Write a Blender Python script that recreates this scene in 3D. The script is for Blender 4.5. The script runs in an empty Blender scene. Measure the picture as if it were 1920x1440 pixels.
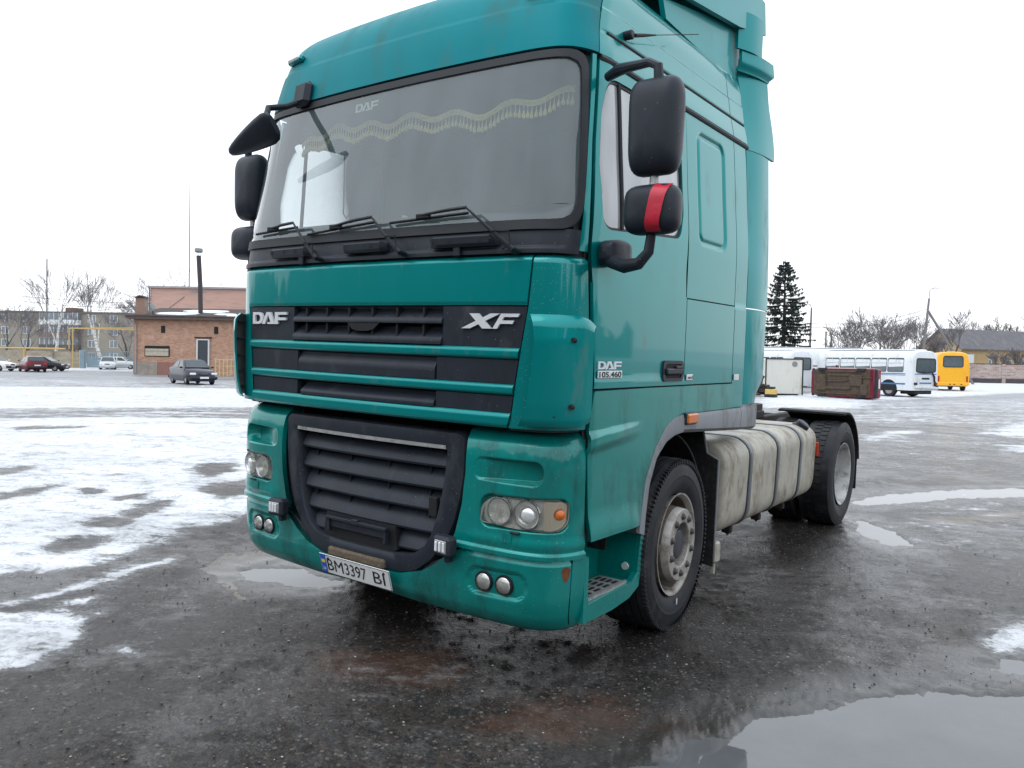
import bpy, bmesh, math, random
import numpy as np
from mathutils import Vector, Matrix
random.seed(7)
scene = bpy.context.scene
COL = scene.collection
R = math.radians

# ------------------------------------------------------------------ camera
# calibrated against the lorry: position, yaw, pitch, roll, focal length (pixels of a 1920 px wide picture)
CAM = np.array([3.1403, -2.8913, 1.6256]); YAW = 0.6351; FOC = 1479.28
def basis(yaw, pitch, roll):
    f = np.array([-math.sin(yaw)*math.cos(pitch), math.cos(yaw)*math.cos(pitch), math.sin(pitch)])
    rt = np.array([math.cos(yaw), math.sin(yaw), 0.0]); up = np.cross(rt, f)
    return np.array([rt*math.cos(roll)+up*math.sin(roll), -rt*math.sin(roll)+up*math.cos(roll), f])
BT = basis(YAW, -0.0482, 0.0331)          # as seen from the lorry's own axes
BW = basis(YAW, -0.0270, 0.0186)          # as seen from the level yard
QT = BW.T @ BT                            # lorry axes -> world (it stands on slightly tilted ground)
def t2w(p): return CAM + QT @ (np.asarray(p, float) - CAM)
cam_d = bpy.data.cameras.new('camera'); cam = bpy.data.objects.new('camera', cam_d); COL.objects.link(cam)
cam_d.sensor_width = 36.0; cam_d.lens = FOC/1920*36.0; cam_d.clip_start = 0.05; cam_d.clip_end = 3000
m = Matrix.Identity(4)
for i in range(3):
    m[i][0], m[i][1], m[i][2], m[i][3] = BW[0][i], BW[1][i], -BW[2][i], CAM[i]
cam.matrix_world = m
scene.camera = cam
scene.render.resolution_x = 1024; scene.render.resolution_y = 768

# ------------------------------------------------------------------ overcast sky and a veiled sun
SUN_EL, SUN_AZ = R(58), R(195)            # azimuth measured from +Y towards +X
world = bpy.data.worlds.new('World'); scene.world = world; world.use_nodes = True
nt = world.node_tree; N = nt.nodes; L = nt.links
for n in list(N): N.remove(n)
out = N.new('ShaderNodeOutputWorld'); bg = N.new('ShaderNodeBackground')
sky = N.new('ShaderNodeTexSky'); sky.sky_type = 'NISHITA'; sky.sun_disc = False
sky.sun_elevation = SUN_EL; sky.sun_rotation = SUN_AZ
sc = N.new('ShaderNodeVectorMath'); sc.operation = 'SCALE'; sc.inputs['Scale'].default_value = 0.10
L.new(sky.outputs[0], sc.inputs[0])
tc = N.new('ShaderNodeTexCoord'); sp = N.new('ShaderNodeSeparateXYZ'); L.new(tc.outputs['Generated'], sp.inputs[0])
cr = N.new('ShaderNodeValToRGB'); L.new(sp.outputs[2], cr.inputs[0])      # overcast: brighter towards the zenith
cr.color_ramp.elements[0].position = 0.0; cr.color_ramp.elements[0].color = (1.26, 1.29, 1.33, 1)
cr.color_ramp.elements[1].position = 1.0; cr.color_ramp.elements[1].color = (1.38, 1.52, 1.70, 1)
ns = N.new('ShaderNodeTexNoise'); ns.inputs['Scale'].default_value = 2.2; ns.inputs['Detail'].default_value = 4
L.new(tc.outputs['Generated'], ns.inputs['Vector'])
mr = N.new('ShaderNodeMapRange'); mr.inputs[3].default_value = 1.12; mr.inputs[4].default_value = 1.30
mr.inputs[1].default_value = 0.3; mr.inputs[2].default_value = 0.7
L.new(ns.outputs[0], mr.inputs[0])
sc2 = N.new('ShaderNodeVectorMath'); sc2.operation = 'SCALE'; L.new(cr.outputs[0], sc2.inputs[0]); L.new(mr.outputs[0], sc2.inputs['Scale'])
mx = N.new('ShaderNodeMix'); mx.data_type = 'RGBA'; mx.inputs[0].default_value = 0.88
L.new(sc.outputs[0], mx.inputs[6]); L.new(sc2.outputs[0], mx.inputs[7])
L.new(mx.outputs[2], bg.inputs[0]); bg.inputs[1].default_value = 1.0
L.new(bg.outputs[0], out.inputs[0])
sd = bpy.data.lights.new('sun', 'SUN'); sd.energy = 0.6; sd.angle = R(40); sd.color = (1.0, 0.97, 0.92)
sun = bpy.data.objects.new('sun', sd); COL.objects.link(sun)
sdir = Vector((math.sin(SUN_AZ)*math.cos(SUN_EL), math.cos(SUN_AZ)*math.cos(SUN_EL), math.sin(SUN_EL)))
sun.rotation_euler = sdir.to_track_quat('Z', 'Y').to_euler(); sun.location = (0, 0, 40)
vs = scene.view_settings; vs.view_transform = 'Standard'; vs.look = 'None'; vs.exposure = 0.0; vs.gamma = 1.0
vs.use_curve_mapping = False

# ------------------------------------------------------------------ materials
MATS = {}
def mat(name, col, rough=0.5, metal=0.0, coat=0.0, var=0.12, vscale=6.0, stretch=(1, 1, 1), dirt=None, dirt_amt=0.0,
        dscale=3.0, bump=0.0, bscale=60.0, rvar=0.0, spec=0.5, emit=0.0, speck=0.0, alpha=1.0, trans=0.0, ior=1.45, coat_rough=0.05):
    if name in MATS: return MATS[name]
    M = bpy.data.materials.new(name); M.use_nodes = True; nt = M.node_tree; N = nt.nodes; L = nt.links
    b = N['Principled BSDF']; MATS[name] = M
    b.inputs['Roughness'].default_value = rough; b.inputs['Metallic'].default_value = metal
    b.inputs['Coat Weight'].default_value = coat; b.inputs['Coat Roughness'].default_value = coat_rough
    b.inputs['Specular IOR Level'].default_value = spec; b.inputs['IOR'].default_value = ior
    if trans: b.inputs['Transmission Weight'].default_value = trans
    c = tuple(col)+(1,)
    b.inputs['Base Color'].default_value = c
    if emit:
        b.inputs['Emission Color'].default_value = c; b.inputs['Emission Strength'].default_value = emit
    tc = N.new('ShaderNodeTexCoord'); mp = N.new('ShaderNodeMapping'); L.new(tc.outputs['Object'], mp.inputs[0])
    mp.inputs['Scale'].default_value = stretch
    last = None
    if var:
        n = N.new('ShaderNodeTexNoise'); n.inputs['Scale'].default_value = vscale; n.inputs['Detail'].default_value = 6
        n.inputs['Roughness'].default_value = 0.65; L.new(mp.outputs[0], n.inputs['Vector'])
        r = N.new('ShaderNodeMapRange'); r.inputs[1].default_value = .25; r.inputs[2].default_value = .75
        r.inputs[3].default_value = 1-var; r.inputs[4].default_value = 1+var; L.new(n.outputs[0], r.inputs[0])
        v = N.new('ShaderNodeVectorMath'); v.operation = 'SCALE'; v.inputs[0].default_value = col; L.new(r.outputs[0], v.inputs['Scale'])
        last = v.outputs[0]
    if dirt is not None and dirt_amt:
        n = N.new('ShaderNodeTexNoise'); n.inputs['Scale'].default_value = dscale; n.inputs['Detail'].default_value = 9
        n.inputs['Roughness'].default_value = 0.7; L.new(mp.outputs[0], n.inputs['Vector'])
        r = N.new('ShaderNodeMapRange'); r.inputs[1].default_value = .62-dirt_amt*.35; r.inputs[2].default_value = .78-dirt_amt*.2
        L.new(n.outputs[0], r.inputs[0])
        mx = N.new('ShaderNodeMix'); mx.data_type = 'RGBA'; L.new(r.outputs[0], mx.inputs[0])
        if last: L.new(last, mx.inputs[6])
        else: mx.inputs[6].default_value = c
        mx.inputs[7].default_value = tuple(dirt)+(1,); last = mx.outputs[2]
        ra = N.new('ShaderNodeMapRange'); ra.inputs[3].default_value = rough; ra.inputs[4].default_value = min(1, rough+.35)
        L.new(r.outputs[0], ra.inputs[0]); L.new(ra.outputs[0], b.inputs['Roughness'])
    if speck:
        vo = N.new('ShaderNodeTexVoronoi'); vo.inputs['Scale'].default_value = 90; L.new(tc.outputs['Object'], vo.inputs['Vector'])
        lt = N.new('ShaderNodeMath'); lt.operation = 'LESS_THAN'; lt.inputs[1].default_value = .10; L.new(vo.outputs['Distance'], lt.inputs[0])
        wn = N.new('ShaderNodeMath'); wn.operation = 'GREATER_THAN'; wn.inputs[1].default_value = 1-speck
        sx = N.new('ShaderNodeSeparateXYZ'); L.new(vo.outputs['Color'], sx.inputs[0]); L.new(sx.outputs[0], wn.inputs[0])
        mu = N.new('ShaderNodeMath'); mu.operation = 'MULTIPLY'; L.new(lt.outputs[0], mu.inputs[0]); L.new(wn.outputs[0], mu.inputs[1])
        mx = N.new('ShaderNodeMix'); mx.data_type = 'RGBA'; L.new(mu.outputs[0], mx.inputs[0])
        if last: L.new(last, mx.inputs[6])
        else: mx.inputs[6].default_value = c
        mx.inputs[7].default_value = (.5, .6, .6, 1); last = mx.outputs[2]
    if last: L.new(last, b.inputs['Base Color'])
    if bump:
        n = N.new('ShaderNodeTexNoise'); n.inputs['Scale'].default_value = bscale; n.inputs['Detail'].default_value = 5
        L.new(mp.outputs[0], n.inputs['Vector'])
        bp = N.new('ShaderNodeBump'); bp.inputs['Strength'].default_value = 1; bp.inputs['Distance'].default_value = bump
        L.new(n.outputs[0], bp.inputs['Height']); L.new(bp.outputs[0], b.inputs['Normal'])
    return M

def glass_mat(name, tint=(.75, .8, .8), dust_sheen=(.35, .38, .4), dust_sheen_amt=0.12, gloss=1.0):
    """thin pane: see-through tint, Fresnel mirror and a film of dirt mixed with painted sky sheen"""
    if name in MATS: return MATS[name]
    M = bpy.data.materials.new(name); M.use_nodes = True; nt = M.node_tree; N = nt.nodes; L = nt.links; MATS[name] = M
    N.remove(N['Principled BSDF']); o = N['Material Output']
    tr = N.new('ShaderNodeBsdfTransparent'); tr.inputs[0].default_value = tuple(tint)+(1,)
    df = N.new('ShaderNodeBsdfDiffuse'); df.inputs[0].default_value = tuple(dust_sheen)+(1,)
    gl = N.new('ShaderNodeBsdfGlossy'); gl.inputs['Roughness'].default_value = .02; gl.inputs[0].default_value = (gloss, gloss, gloss, 1)
    fr = N.new('ShaderNodeFresnel'); fr.inputs[0].default_value = 1.5
    f2 = N.new('ShaderNodeMath'); f2.operation = 'MULTIPLY'; f2.inputs[1].default_value = 1.7; f2.use_clamp = True; L.new(fr.outputs[0], f2.inputs[0])
    tc = N.new('ShaderNodeTexCoord'); mp = N.new('ShaderNodeMapping'); mp.inputs['Scale'].default_value = (3, 3, 1.2); L.new(tc.outputs['Object'], mp.inputs[0])
    n = N.new('ShaderNodeTexNoise'); n.inputs['Scale'].default_value = 2.0; n.inputs['Detail'].default_value = 8; L.new(mp.outputs[0], n.inputs['Vector'])
    r = N.new('ShaderNodeMapRange'); r.inputs[1].default_value = .3; r.inputs[2].default_value = .75; r.inputs[3].default_value = dust_sheen_amt*.8; r.inputs[4].default_value = dust_sheen_amt*1.25
    L.new(n.outputs[0], r.inputs[0])
    m1 = N.new('ShaderNodeMixShader'); L.new(r.outputs[0], m1.inputs[0]); L.new(tr.outputs[0], m1.inputs[1]); L.new(df.outputs[0], m1.inputs[2])
    m2 = N.new('ShaderNodeMixShader'); L.new(f2.outputs[0], m2.inputs[0]); L.new(m1.outputs[0], m2.inputs[1]); L.new(gl.outputs[0], m2.inputs[2])
    L.new(m2.outputs[0], o.inputs[0])
    return M

# ------------------------------------------------------------------ mesh building
def link(o, parent=None):
    COL.objects.link(o)
    if parent is not None: o.parent = parent
    return o
def empty(name, loc=(0, 0, 0), rz=0.0):
    o = bpy.data.objects.new(name, None); COL.objects.link(o); o.location = loc; o.rotation_euler = (0, 0, rz); o.empty_display_size = .2
    return o
def tag(o, label=None, cat=None, group=None, kind=None):
    if label: o['label'] = label
    if cat: o['category'] = cat
    if group: o['group'] = group
    if kind: o['kind'] = kind
    return o
class MB:
    def __init__(s): s.v = []; s.f = []; s.m = []; s.mi = 0
    def add(s, vs, fs):
        o = len(s.v); s.v += [tuple(map(float, p)) for p in vs]; s.f += [tuple(i+o for i in f) for f in fs]; s.m += [s.mi]*len(fs); return s
    def box(s, c, d, b=0.0, rot=None):
        """chamfered box: centre, full size, chamfer"""
        hx, hy, hz = d[0]/2, d[1]/2, d[2]/2; b = min(b, hx*.9, hy*.9, hz*.9)
        if b <= 0:
            P = [(x*hx, y*hy, z*hz) for z in (-1, 1) for y in (-1, 1) for x in (-1, 1)]
            F = [(0, 2, 3, 1), (4, 5, 7, 6), (0, 1, 5, 4), (2, 6, 7, 3), (0, 4, 6, 2), (1, 3, 7, 5)]
        else:
            P = []; idx = {}
            for sx in (-1, 1):
                for sy in (-1, 1):
                    for sz in (-1, 1):
                        idx[sx, sy, sz] = len(P)
                        P += [(sx*hx, sy*(hy-b), sz*(hz-b)), (sx*(hx-b), sy*hy, sz*(hz-b)), (sx*(hx-b), sy*(hy-b), sz*hz)]
            F = []
            def q(a, bb, c_, d_, flip):
                F.append((a, bb, c_, d_) if not flip else (d_, c_, bb, a))
            for sg in (-1, 1):
                I = lambda y, z: idx[sg, y, z]; q(I(-1, -1), I(1, -1), I(1, 1), I(-1, 1), sg < 0)
                I = lambda x, z: idx[x, sg, z]+1; q(I(-1, -1), I(1, -1), I(1, 1), I(-1, 1), sg > 0)
                I = lambda x, y: idx[x, y, sg]+2; q(I(-1, -1), I(1, -1), I(1, 1), I(-1, 1), sg < 0)
            for sx in (-1, 1):
                for sy in (-1, 1):
                    a, c_ = idx[sx, sy, -1], idx[sx, sy, 1]; q(a, a+1, c_+1, c_, sx*sy < 0)
                for sz in (-1, 1):
                    a, c_ = idx[sx, -1, sz], idx[sx, 1, sz]; q(a, c_, c_+2, a+2, sx*sz < 0)
            for sy in (-1, 1):
                for sz in (-1, 1):
                    a, c_ = idx[-1, sy, sz], idx[1, sy, sz]; q(a+1, c_+1, c_+2, a+2, sy*sz > 0)
            for (sx, sy, sz), a in idx.items(): F.append((a, a+1, a+2) if sx*sy*sz > 0 else (a, a+2, a+1))
        if rot is not None: P = [tuple(rot @ Vector(p)) for p in P]
        return s.add([(p[0]+c[0], p[1]+c[1], p[2]+c[2]) for p in P], F)
    def tube(s, pts, r, n=8, caps=True, flat=1.0):
        pts = [Vector(p) for p in pts]; rs = r if isinstance(r, (list, tuple)) else [r]*len(pts)
        V = []; F = []
        up = None
        for i, p in enumerate(pts):
            d = (pts[min(i+1, len(pts)-1)]-pts[max(i-1, 0)]).normalized()
            if up is None:
                up = Vector((0, 0, 1)) if abs(d.z) < .9 else Vector((0, 1, 0))
            a = d.cross(up).normalized(); up = a.cross(d).normalized()
            for k in range(n):
                t = 2*math.pi*k/n; V.append(p+a*math.cos(t)*rs[i]+up*math.sin(t)*rs[i]*flat)
        for i in range(len(pts)-1):
            for k in range(n): F.append((i*n+k, i*n+(k+1) % n, (i+1)*n+(k+1) % n, (i+1)*n+k))
        if caps: F.append(tuple(range(n-1, -1, -1))); F.append(tuple((len(pts)-1)*n+k for k in range(n)))
        return s.add(V, F)
    def lathe(s, prof, n=32, axis='X', c=(0, 0, 0), close=False):
        """profile of (axial, radius)"""
        V = []; F = []; m = len(prof)
        for k in range(n):
            t = 2*math.pi*k/n; ct, st = math.cos(t), math.sin(t)
            for a, r in prof:
                p = (a, r*ct, r*st) if axis == 'X' else ((r*ct, r*st, a) if axis == 'Z' else (r*st, a, r*ct))
                V.append((p[0]+c[0], p[1]+c[1], p[2]+c[2]))
        for k in range(n):
            for j in range(m-1 if not close else m):
                F.append((k*m+j, ((k+1) % n)*m+j, ((k+1) % n)*m+(j+1) % m, k*m+(j+1) % m))
        return s.add(V, F)
    def prism(s, poly, d0, d1, plane='XZ'):
        """extruded polygon; plane XZ extrudes along y, YZ along x, XY along z"""
        n = len(poly); V = []
        for d in (d0, d1):
            for a, b in poly: V.append((a, d, b) if plane == 'XZ' else ((d, a, b) if plane == 'YZ' else (a, b, d)))
        F = [tuple(range(n)), tuple(range(2*n-1, n-1, -1))]
        for i in range(n): F.append((i, i+n, (i+1) % n+n, (i+1) % n))
        return s.add(V, F)
    def build(s, name, mt, parent=None, smooth=35, loc=None, fix=True):
        me = bpy.data.meshes.new(name); me.from_pydata(s.v, [], s.f)
        for m_ in (mt if isinstance(mt, (list, tuple)) else [mt]): me.materials.append(m_)
        if any(s.m): me.polygons.foreach_set('material_index', s.m)
        if fix:
            bm = bmesh.new(); bm.from_mesh(me); bmesh.ops.recalc_face_normals(bm, faces=bm.faces); bm.to_mesh(me); bm.free()
        if smooth:
            me.shade_smooth(); me.set_sharp_from_angle(angle=R(smooth))
        o = bpy.data.objects.new(name, me); link(o, parent)
        if loc is not None: o.location = loc
        return o
def copy_tree(o, parent=None):
    c = o.copy(); COL.objects.link(c); c.parent = parent
    for ch in list(o.children): copy_tree(ch, c)
    return c
def lerp_tab(x, xs, ys): return float(np.interp(x, xs, ys))
def rounded(poly, r, n=5):
    """polygon with its corners rounded"""
    out = []; k = len(poly); rs = r if isinstance(r, (list, tuple)) else [r]*k
    for i in range(k):
        p = np.array(poly[i], float); a = np.array(poly[i-1], float); b = np.array(poly[(i+1) % k], float)
        da, db = a-p, b-p; la, lb = np.linalg.norm(da), np.linalg.norm(db); rr = min(rs[i], la*.48, lb*.48)
        if rr <= 1e-6: out.append(tuple(p)); continue
        p0, p1 = p+da/la*rr, p+db/lb*rr
        for j in range(n+1):
            t = j/n; out.append(tuple((1-t)**2*p0+2*t*(1-t)*p+t*t*p1))
    return out
def resample(poly, n):
    P = np.array(poly+[poly[0]], float); d = np.r_[0, np.cumsum(np.linalg.norm(np.diff(P, axis=0), axis=1))]
    t = np.linspace(0, d[-1], n, endpoint=False)
    return np.c_[np.interp(t, d, P[:, 0]), np.interp(t, d, P[:, 1])]
def smoothstep(a, b, x):
    t = np.clip((np.asarray(x, float)-a)/(b-a), 0, 1); return t*t*(3-2*t)
def text_obj(name, txt, size, ext, mt, parent, M4, width=None, bold=0.0):
    cu = bpy.data.curves.new('txt', 'FONT'); cu.body = txt; cu.size = size; cu.extrude = ext; cu.align_x = 'CENTER'; cu.align_y = 'CENTER'; cu.offset = bold
    cu.resolution_u = 3
    o = bpy.data.objects.new('txt', cu); COL.objects.link(o)
    bpy.context.view_layer.update()
    me = bpy.data.meshes.new_from_object(o.evaluated_get(bpy.context.evaluated_depsgraph_get()))
    bpy.data.objects.remove(o)
    xs = [v.co.x for v in me.vertices]; w = max(xs)-min(xs); k = 1 if width is None else width/w; cx = (max(xs)+min(xs))/2
    ys = [v.co.y for v in me.vertices]; cy = (max(ys)+min(ys))/2
    for v in me.vertices: v.co = M4 @ Vector(((v.co.x-cx)*k, v.co.y-cy, v.co.z))
    me.materials.clear(); me.materials.append(mt); me.name = name
    o = bpy.data.objects.new(name, me); link(o, parent); return o
# ------------------------------------------------------------------ lorry: body surface in lorry axes
# x to the lorry's left (picture right), y rearwards, z up; s runs round the plan outline from the front centre, v runs up it
def hermite(xs, ys):
    xs = np.array(xs, float); ys = np.array(ys, float); d = np.diff(ys)/np.diff(xs); m = np.zeros(len(xs))
    m[0], m[-1] = d[0], d[-1]
    for i in range(1, len(xs)-1):
        m[i] = 0 if d[i-1]*d[i] <= 0 else 2*d[i-1]*d[i]/(d[i-1]+d[i])
    def f(x):
        x = np.clip(np.asarray(x, float), xs[0], xs[-1]); i = np.clip(np.searchsorted(xs, x)-1, 0, len(xs)-2)
        h = xs[i+1]-xs[i]; t = (x-xs[i])/h
        return (2*t**3-3*t**2+1)*ys[i]+(t**3-2*t**2+t)*h*m[i]+(-2*t**3+3*t**2)*ys[i+1]+(t**3-t**2)*h*m[i+1]
    return f
_xf = [0, .2, .4, .6, .8, .87, .93, .97, .99, 1.0]; _yf = [0, .002, .010, .022, .043, .062, .100, .165, .240, .330]
_k = np.linspace(0, 9, 361); _X = hermite(range(10), _xf)(_k); _Y = hermite(range(10), _yf)(_k)
_S = np.r_[0, np.cumsum(np.hypot(np.diff(_X*1.24), np.diff(_Y)))]; SC = float(_S[-1])
class Tab:
    def __init__(s, v, z, y, w): s.z = hermite(v, z); s.y = hermite(v, y); s.w = hermite(v, w)
_v = [.2, .9, 2.05, 2.2, 2.6, 3.02, 3.16, 3.29, 3.40, 3.50, 3.60, 3.75]
CAB = Tab(_v, [.2, .9, 2.05, 2.2, 2.6, 3.02, 3.16, 3.285, 3.385, 3.465, 3.525, 3.575],
          [0, 0, 0, .02, .085, .15, .175, .21, .255, .325, .42, .60],
          [1.24, 1.24, 1.24, 1.24, 1.215, 1.18, 1.15, 1.13, 1.115, 1.09, 1.045, .93])
_v = [.26, .29, .36, .45, .62, .9, 1.05, 1.15, 1.20, 1.235]
LOW = Tab(_v, _v, [.14, .085, .045, .032, .03, .03, .035, .05, .085, .16], [1.18, 1.20, 1.22, 1.232, 1.24, 1.25, 1.255, 1.25, 1.235, 1.20])
def SF(s, v, T):
    s = np.asarray(s, float); v = np.asarray(v, float); a = np.abs(s)
    xf = np.interp(a, _S, _X); yf = np.where(a <= SC, np.interp(a, _S, _Y), .33+(a-SC))
    return np.stack([np.sign(s)*T.w(v)*xf, T.y(v)+yf, T.z(v)+0*s], -1)
def sY(y, v, T=None):
    T = T or CAB; return SC+(y-T.y(v)-.33)          # s of a point on the flank
def sX(x, v, T=None):
    T = T or CAB; f = np.abs(x)/T.w(v); return np.sign(x)*np.interp(f, _X, _S)
TEAL = (.0, .245, .240); TEAL_LOW = (.0, .240, .215)
M_teal = mat('teal_paint', TEAL, rough=.30, metal=.35, coat=.62, spec=.12, var=.06, vscale=1.4, dirt=(.10, .20, .19), dirt_amt=.12, dscale=5, stretch=(1, 1, .35), coat_rough=.035)
M_teal_roof = mat('teal_paint_dull', (.0, .210, .240), rough=.5, metal=.25, coat=.10, spec=.12, var=.10, vscale=2.2, dirt=(.06, .20, .20), dirt_amt=.30, dscale=5, stretch=(1, 1, .25), coat_rough=.2)
M_teal_fair = mat('teal_paint_fairing', (.0, .270, .280), rough=.36, metal=.3, coat=.40, spec=.15, var=.08, vscale=2, dirt=(.05, .22, .21), dirt_amt=.2, dscale=5, stretch=(1, 1, .3), coat_rough=.08)
M_teal_low = mat('teal_paint_splashed', TEAL_LOW, rough=.34, metal=.3, coat=.75, spec=.2, var=.10, vscale=2.5, dirt=(.010, .085, .078), dirt_amt=.30, dscale=4, stretch=(1, 1, .35), speck=.25, coat_rough=.07)
M_teal_drop = mat('teal_paint_wet', TEAL, rough=.3, metal=.35, coat=.85, spec=.2, var=.05, speck=.8)
M_blk = mat('black_plastic', (.023, .028, .038), rough=.40, spec=.28, var=.25, vscale=9, dirt=(.060, .062, .068), dirt_amt=.20, dscale=6, stretch=(1, 1, .5), bump=.0006, bscale=300, speck=.06)
M_blk2 = mat('deep_black', (.010, .011, .013), rough=.7, var=.2)
M_rub = mat('rubber_seal', (.014, .017, .022), rough=.55, var=.2, bump=.0004, bscale=200)
M_grey = mat('grey_plastic', (.235, .245, .26), rough=.55, var=.10, vscale=10, dirt=(.13, .125, .115), dirt_amt=.25, dscale=5, stretch=(1, 1, .4), bump=.0004, bscale=250)
M_chrome = mat('polished_metal', (.62, .64, .66), rough=.16, metal=1.0, var=.12, vscale=30)
M_alu = mat('dull_metal', (.45, .45, .44), rough=.42, metal=.5, var=.25, vscale=22, dirt=(.10, .085, .065), dirt_amt=.3, dscale=14, bump=.0008, bscale=90)
M_badge = mat('badge_silver', (.74, .76, .78), rough=.3, metal=.15, var=.08)
M_tank = mat('tank_dirty_white', (.44, .415, .35), rough=.5, var=.24, vscale=3.5, dirt=(.17, .13, .085), dirt_amt=.48, dscale=7, stretch=(1, 1.3, .6), bump=.0008, bscale=60, speck=.10)
M_strap = mat('tank_strap', (.15, .165, .18), rough=.4, metal=.4, var=.2, dirt=(.10, .09, .07), dirt_amt=.3)
M_tyre = mat('tyre_rubber', (.016, .018, .022), rough=.55, spec=.35, var=.3, vscale=14, dirt=(.055, .052, .05), dirt_amt=.36, dscale=6, bump=.001, bscale=110)
M_rim = mat('rim_grey', (.42, .40, .37), rough=.45, metal=.25, var=.25, vscale=9, dirt=(.11, .068, .042), dirt_amt=.46, dscale=9, bump=.0006, bscale=60)
M_rimr = mat('rim_white_chipped', (.50, .50, .49), rough=.5, metal=.1, var=.15, vscale=9, dirt=(.06, .045, .035), dirt_amt=.44, dscale=8, bump=.0008, bscale=60)
M_chas = mat('chassis_grime', (.022, .021, .021), rough=.75, var=.4, vscale=6, dirt=(.06, .052, .042), dirt_amt=.35, bump=.002, bscale=40)
M_flap = mat('mudflap', (.014, .014, .015), rough=.8, var=.4, vscale=30, dirt=(.05, .047, .042), dirt_amt=.3, dscale=30, bump=.002, bscale=60)
M_oran = mat('amber_lens', (.62, .15, .02), rough=.22, coat=.4, var=.1, vscale=40)
M_ored = mat('red_lens', (.42, .05, .02), rough=.25, coat=.3, var=.1, vscale=40)
M_tape = mat('red_tape', (.55, .025, .05), rough=.35, var=.12, vscale=15, bump=.002, bscale=25)
M_int = mat('cab_lining', (.10, .105, .11), rough=.85, var=.15)
M_intd = mat('cab_dark', (.03, .032, .036), rough=.8, var=.2)
M_curt = mat('curtain_light', (.62, .62, .60), rough=.9, var=.12, vscale=12, stretch=(1, 6, 1))
M_fring = mat('fringe_cream', (.90, .76, .30), rough=.9, var=.2, vscale=60)
M_white = mat('white_plate', (.74, .75, .74), rough=.35, var=.06, dirt=(.45, .43, .38), dirt_amt=.12, dscale=20)
M_blue = mat('plate_blue', (.03, .12, .52), rough=.35, var=.05); M_yel = mat('plate_yellow', (.80, .60, .04), rough=.4, var=.05)
M_ink = mat('black_ink', (.012, .012, .014), rough=.5, var=0)
M_refl = mat('lamp_reflector', (.90, .91, .90), rough=.2, metal=.45, var=.05)
M_lampbody = mat('lamp_housing', (.90, .90, .86), rough=.3, metal=.10, var=.1, dirt=(.4, .38, .3), dirt_amt=.2, dscale=20)
M_ledw = mat('led_lens', (.78, .80, .82), rough=.15, var=.05, coat=.5)
M_rust = mat('rust_patch', (.16, .055, .022), rough=.85, var=.4, vscale=40)
M_wind = glass_mat('windscreen_glass', (.86, .92, .93), (.34, .46, .48), .22)  # bluish film: dust plus mirrored sky put into its colour
M_side = glass_mat('door_glass', (.60, .64, .65), (.52, .54, .56), .66)  # pale film of dust also paints in the sky reflected by this pane
M_side2 = glass_mat('door_glass_clear', (.90, .92, .92), (.50, .53, .55), .08)
M_lens = glass_mat('lamp_glass', (.96, .96, .93), (.75, .73, .62), .07)
M_frit = mat('frit_band', (.012, .013, .016), rough=.25, coat=.5, var=.1)

truck = empty('truck', (0, 0, 0))
Mt = Matrix.Identity(4); org = t2w((0, 0, 0))
for i in range(3):
    for j in range(3): Mt[i][j] = QT[i][j]
    Mt[i][3] = org[i]
truck.matrix_world = Mt
tag(truck, 'big green-teal cab-over lorry tractor parked on wet asphalt', 'lorry')

def pts_n(s, v, T, off, disp):
    """points on the (offset, displaced) body and their normals"""
    def base(s_, v_):
        e = 1e-3
        ds = SF(s_+e, v_, T)-SF(s_-e, v_, T); dv = SF(s_, v_+e, T)-SF(s_, v_-e, T)
        n = np.cross(ds, dv); n /= np.linalg.norm(n, axis=-1, keepdims=True)+1e-12
        o = off+(disp(s_, v_) if disp is not None else 0*s_)
        return SF(s_, v_, T)+n*o[..., None], n
    P, n = base(s, v)
    if disp is not None:
        e = 3e-3
        a = base(s+e, v)[0]-base(s-e, v)[0]; b = base(s, v+e)[0]-base(s, v-e)[0]
        n = np.cross(a, b); n /= np.linalg.norm(n, axis=-1, keepdims=True)+1e-12
    return P, n
LINV = MB()
def finish_panel(name, V, Nn, F, mt, parent):
    me = bpy.data.meshes.new(name); me.from_pydata([tuple(p) for p in V], [], F); me.materials.append(mt)
    me.shade_smooth(); me.normals_split_custom_set_from_vertices([tuple(p) for p in Nn])
    o = bpy.data.objects.new(name, me); link(o, parent); return o
def lip_of(P, n, loop, V, Nn, F, lip):
    c = P[loop].mean(0)
    k0 = len(V); m_ = len(loop)
    for i in loop:
        d = P[i]-c; d = d-n[i]*np.dot(d, n[i]); d /= np.linalg.norm(d)+1e-9
        V.append(P[i]); Nn.append(d)
    for i in loop:
        V.append(P[i]-n[i]*lip); Nn.append(Nn[k0+loop.index(i)] if False else Nn[k0+len(V)-k0-m_-1])
    for i in range(m_):
        j = (i+1) % m_; F.append((k0+i, k0+m_+i, k0+m_+j, k0+j))
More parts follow.
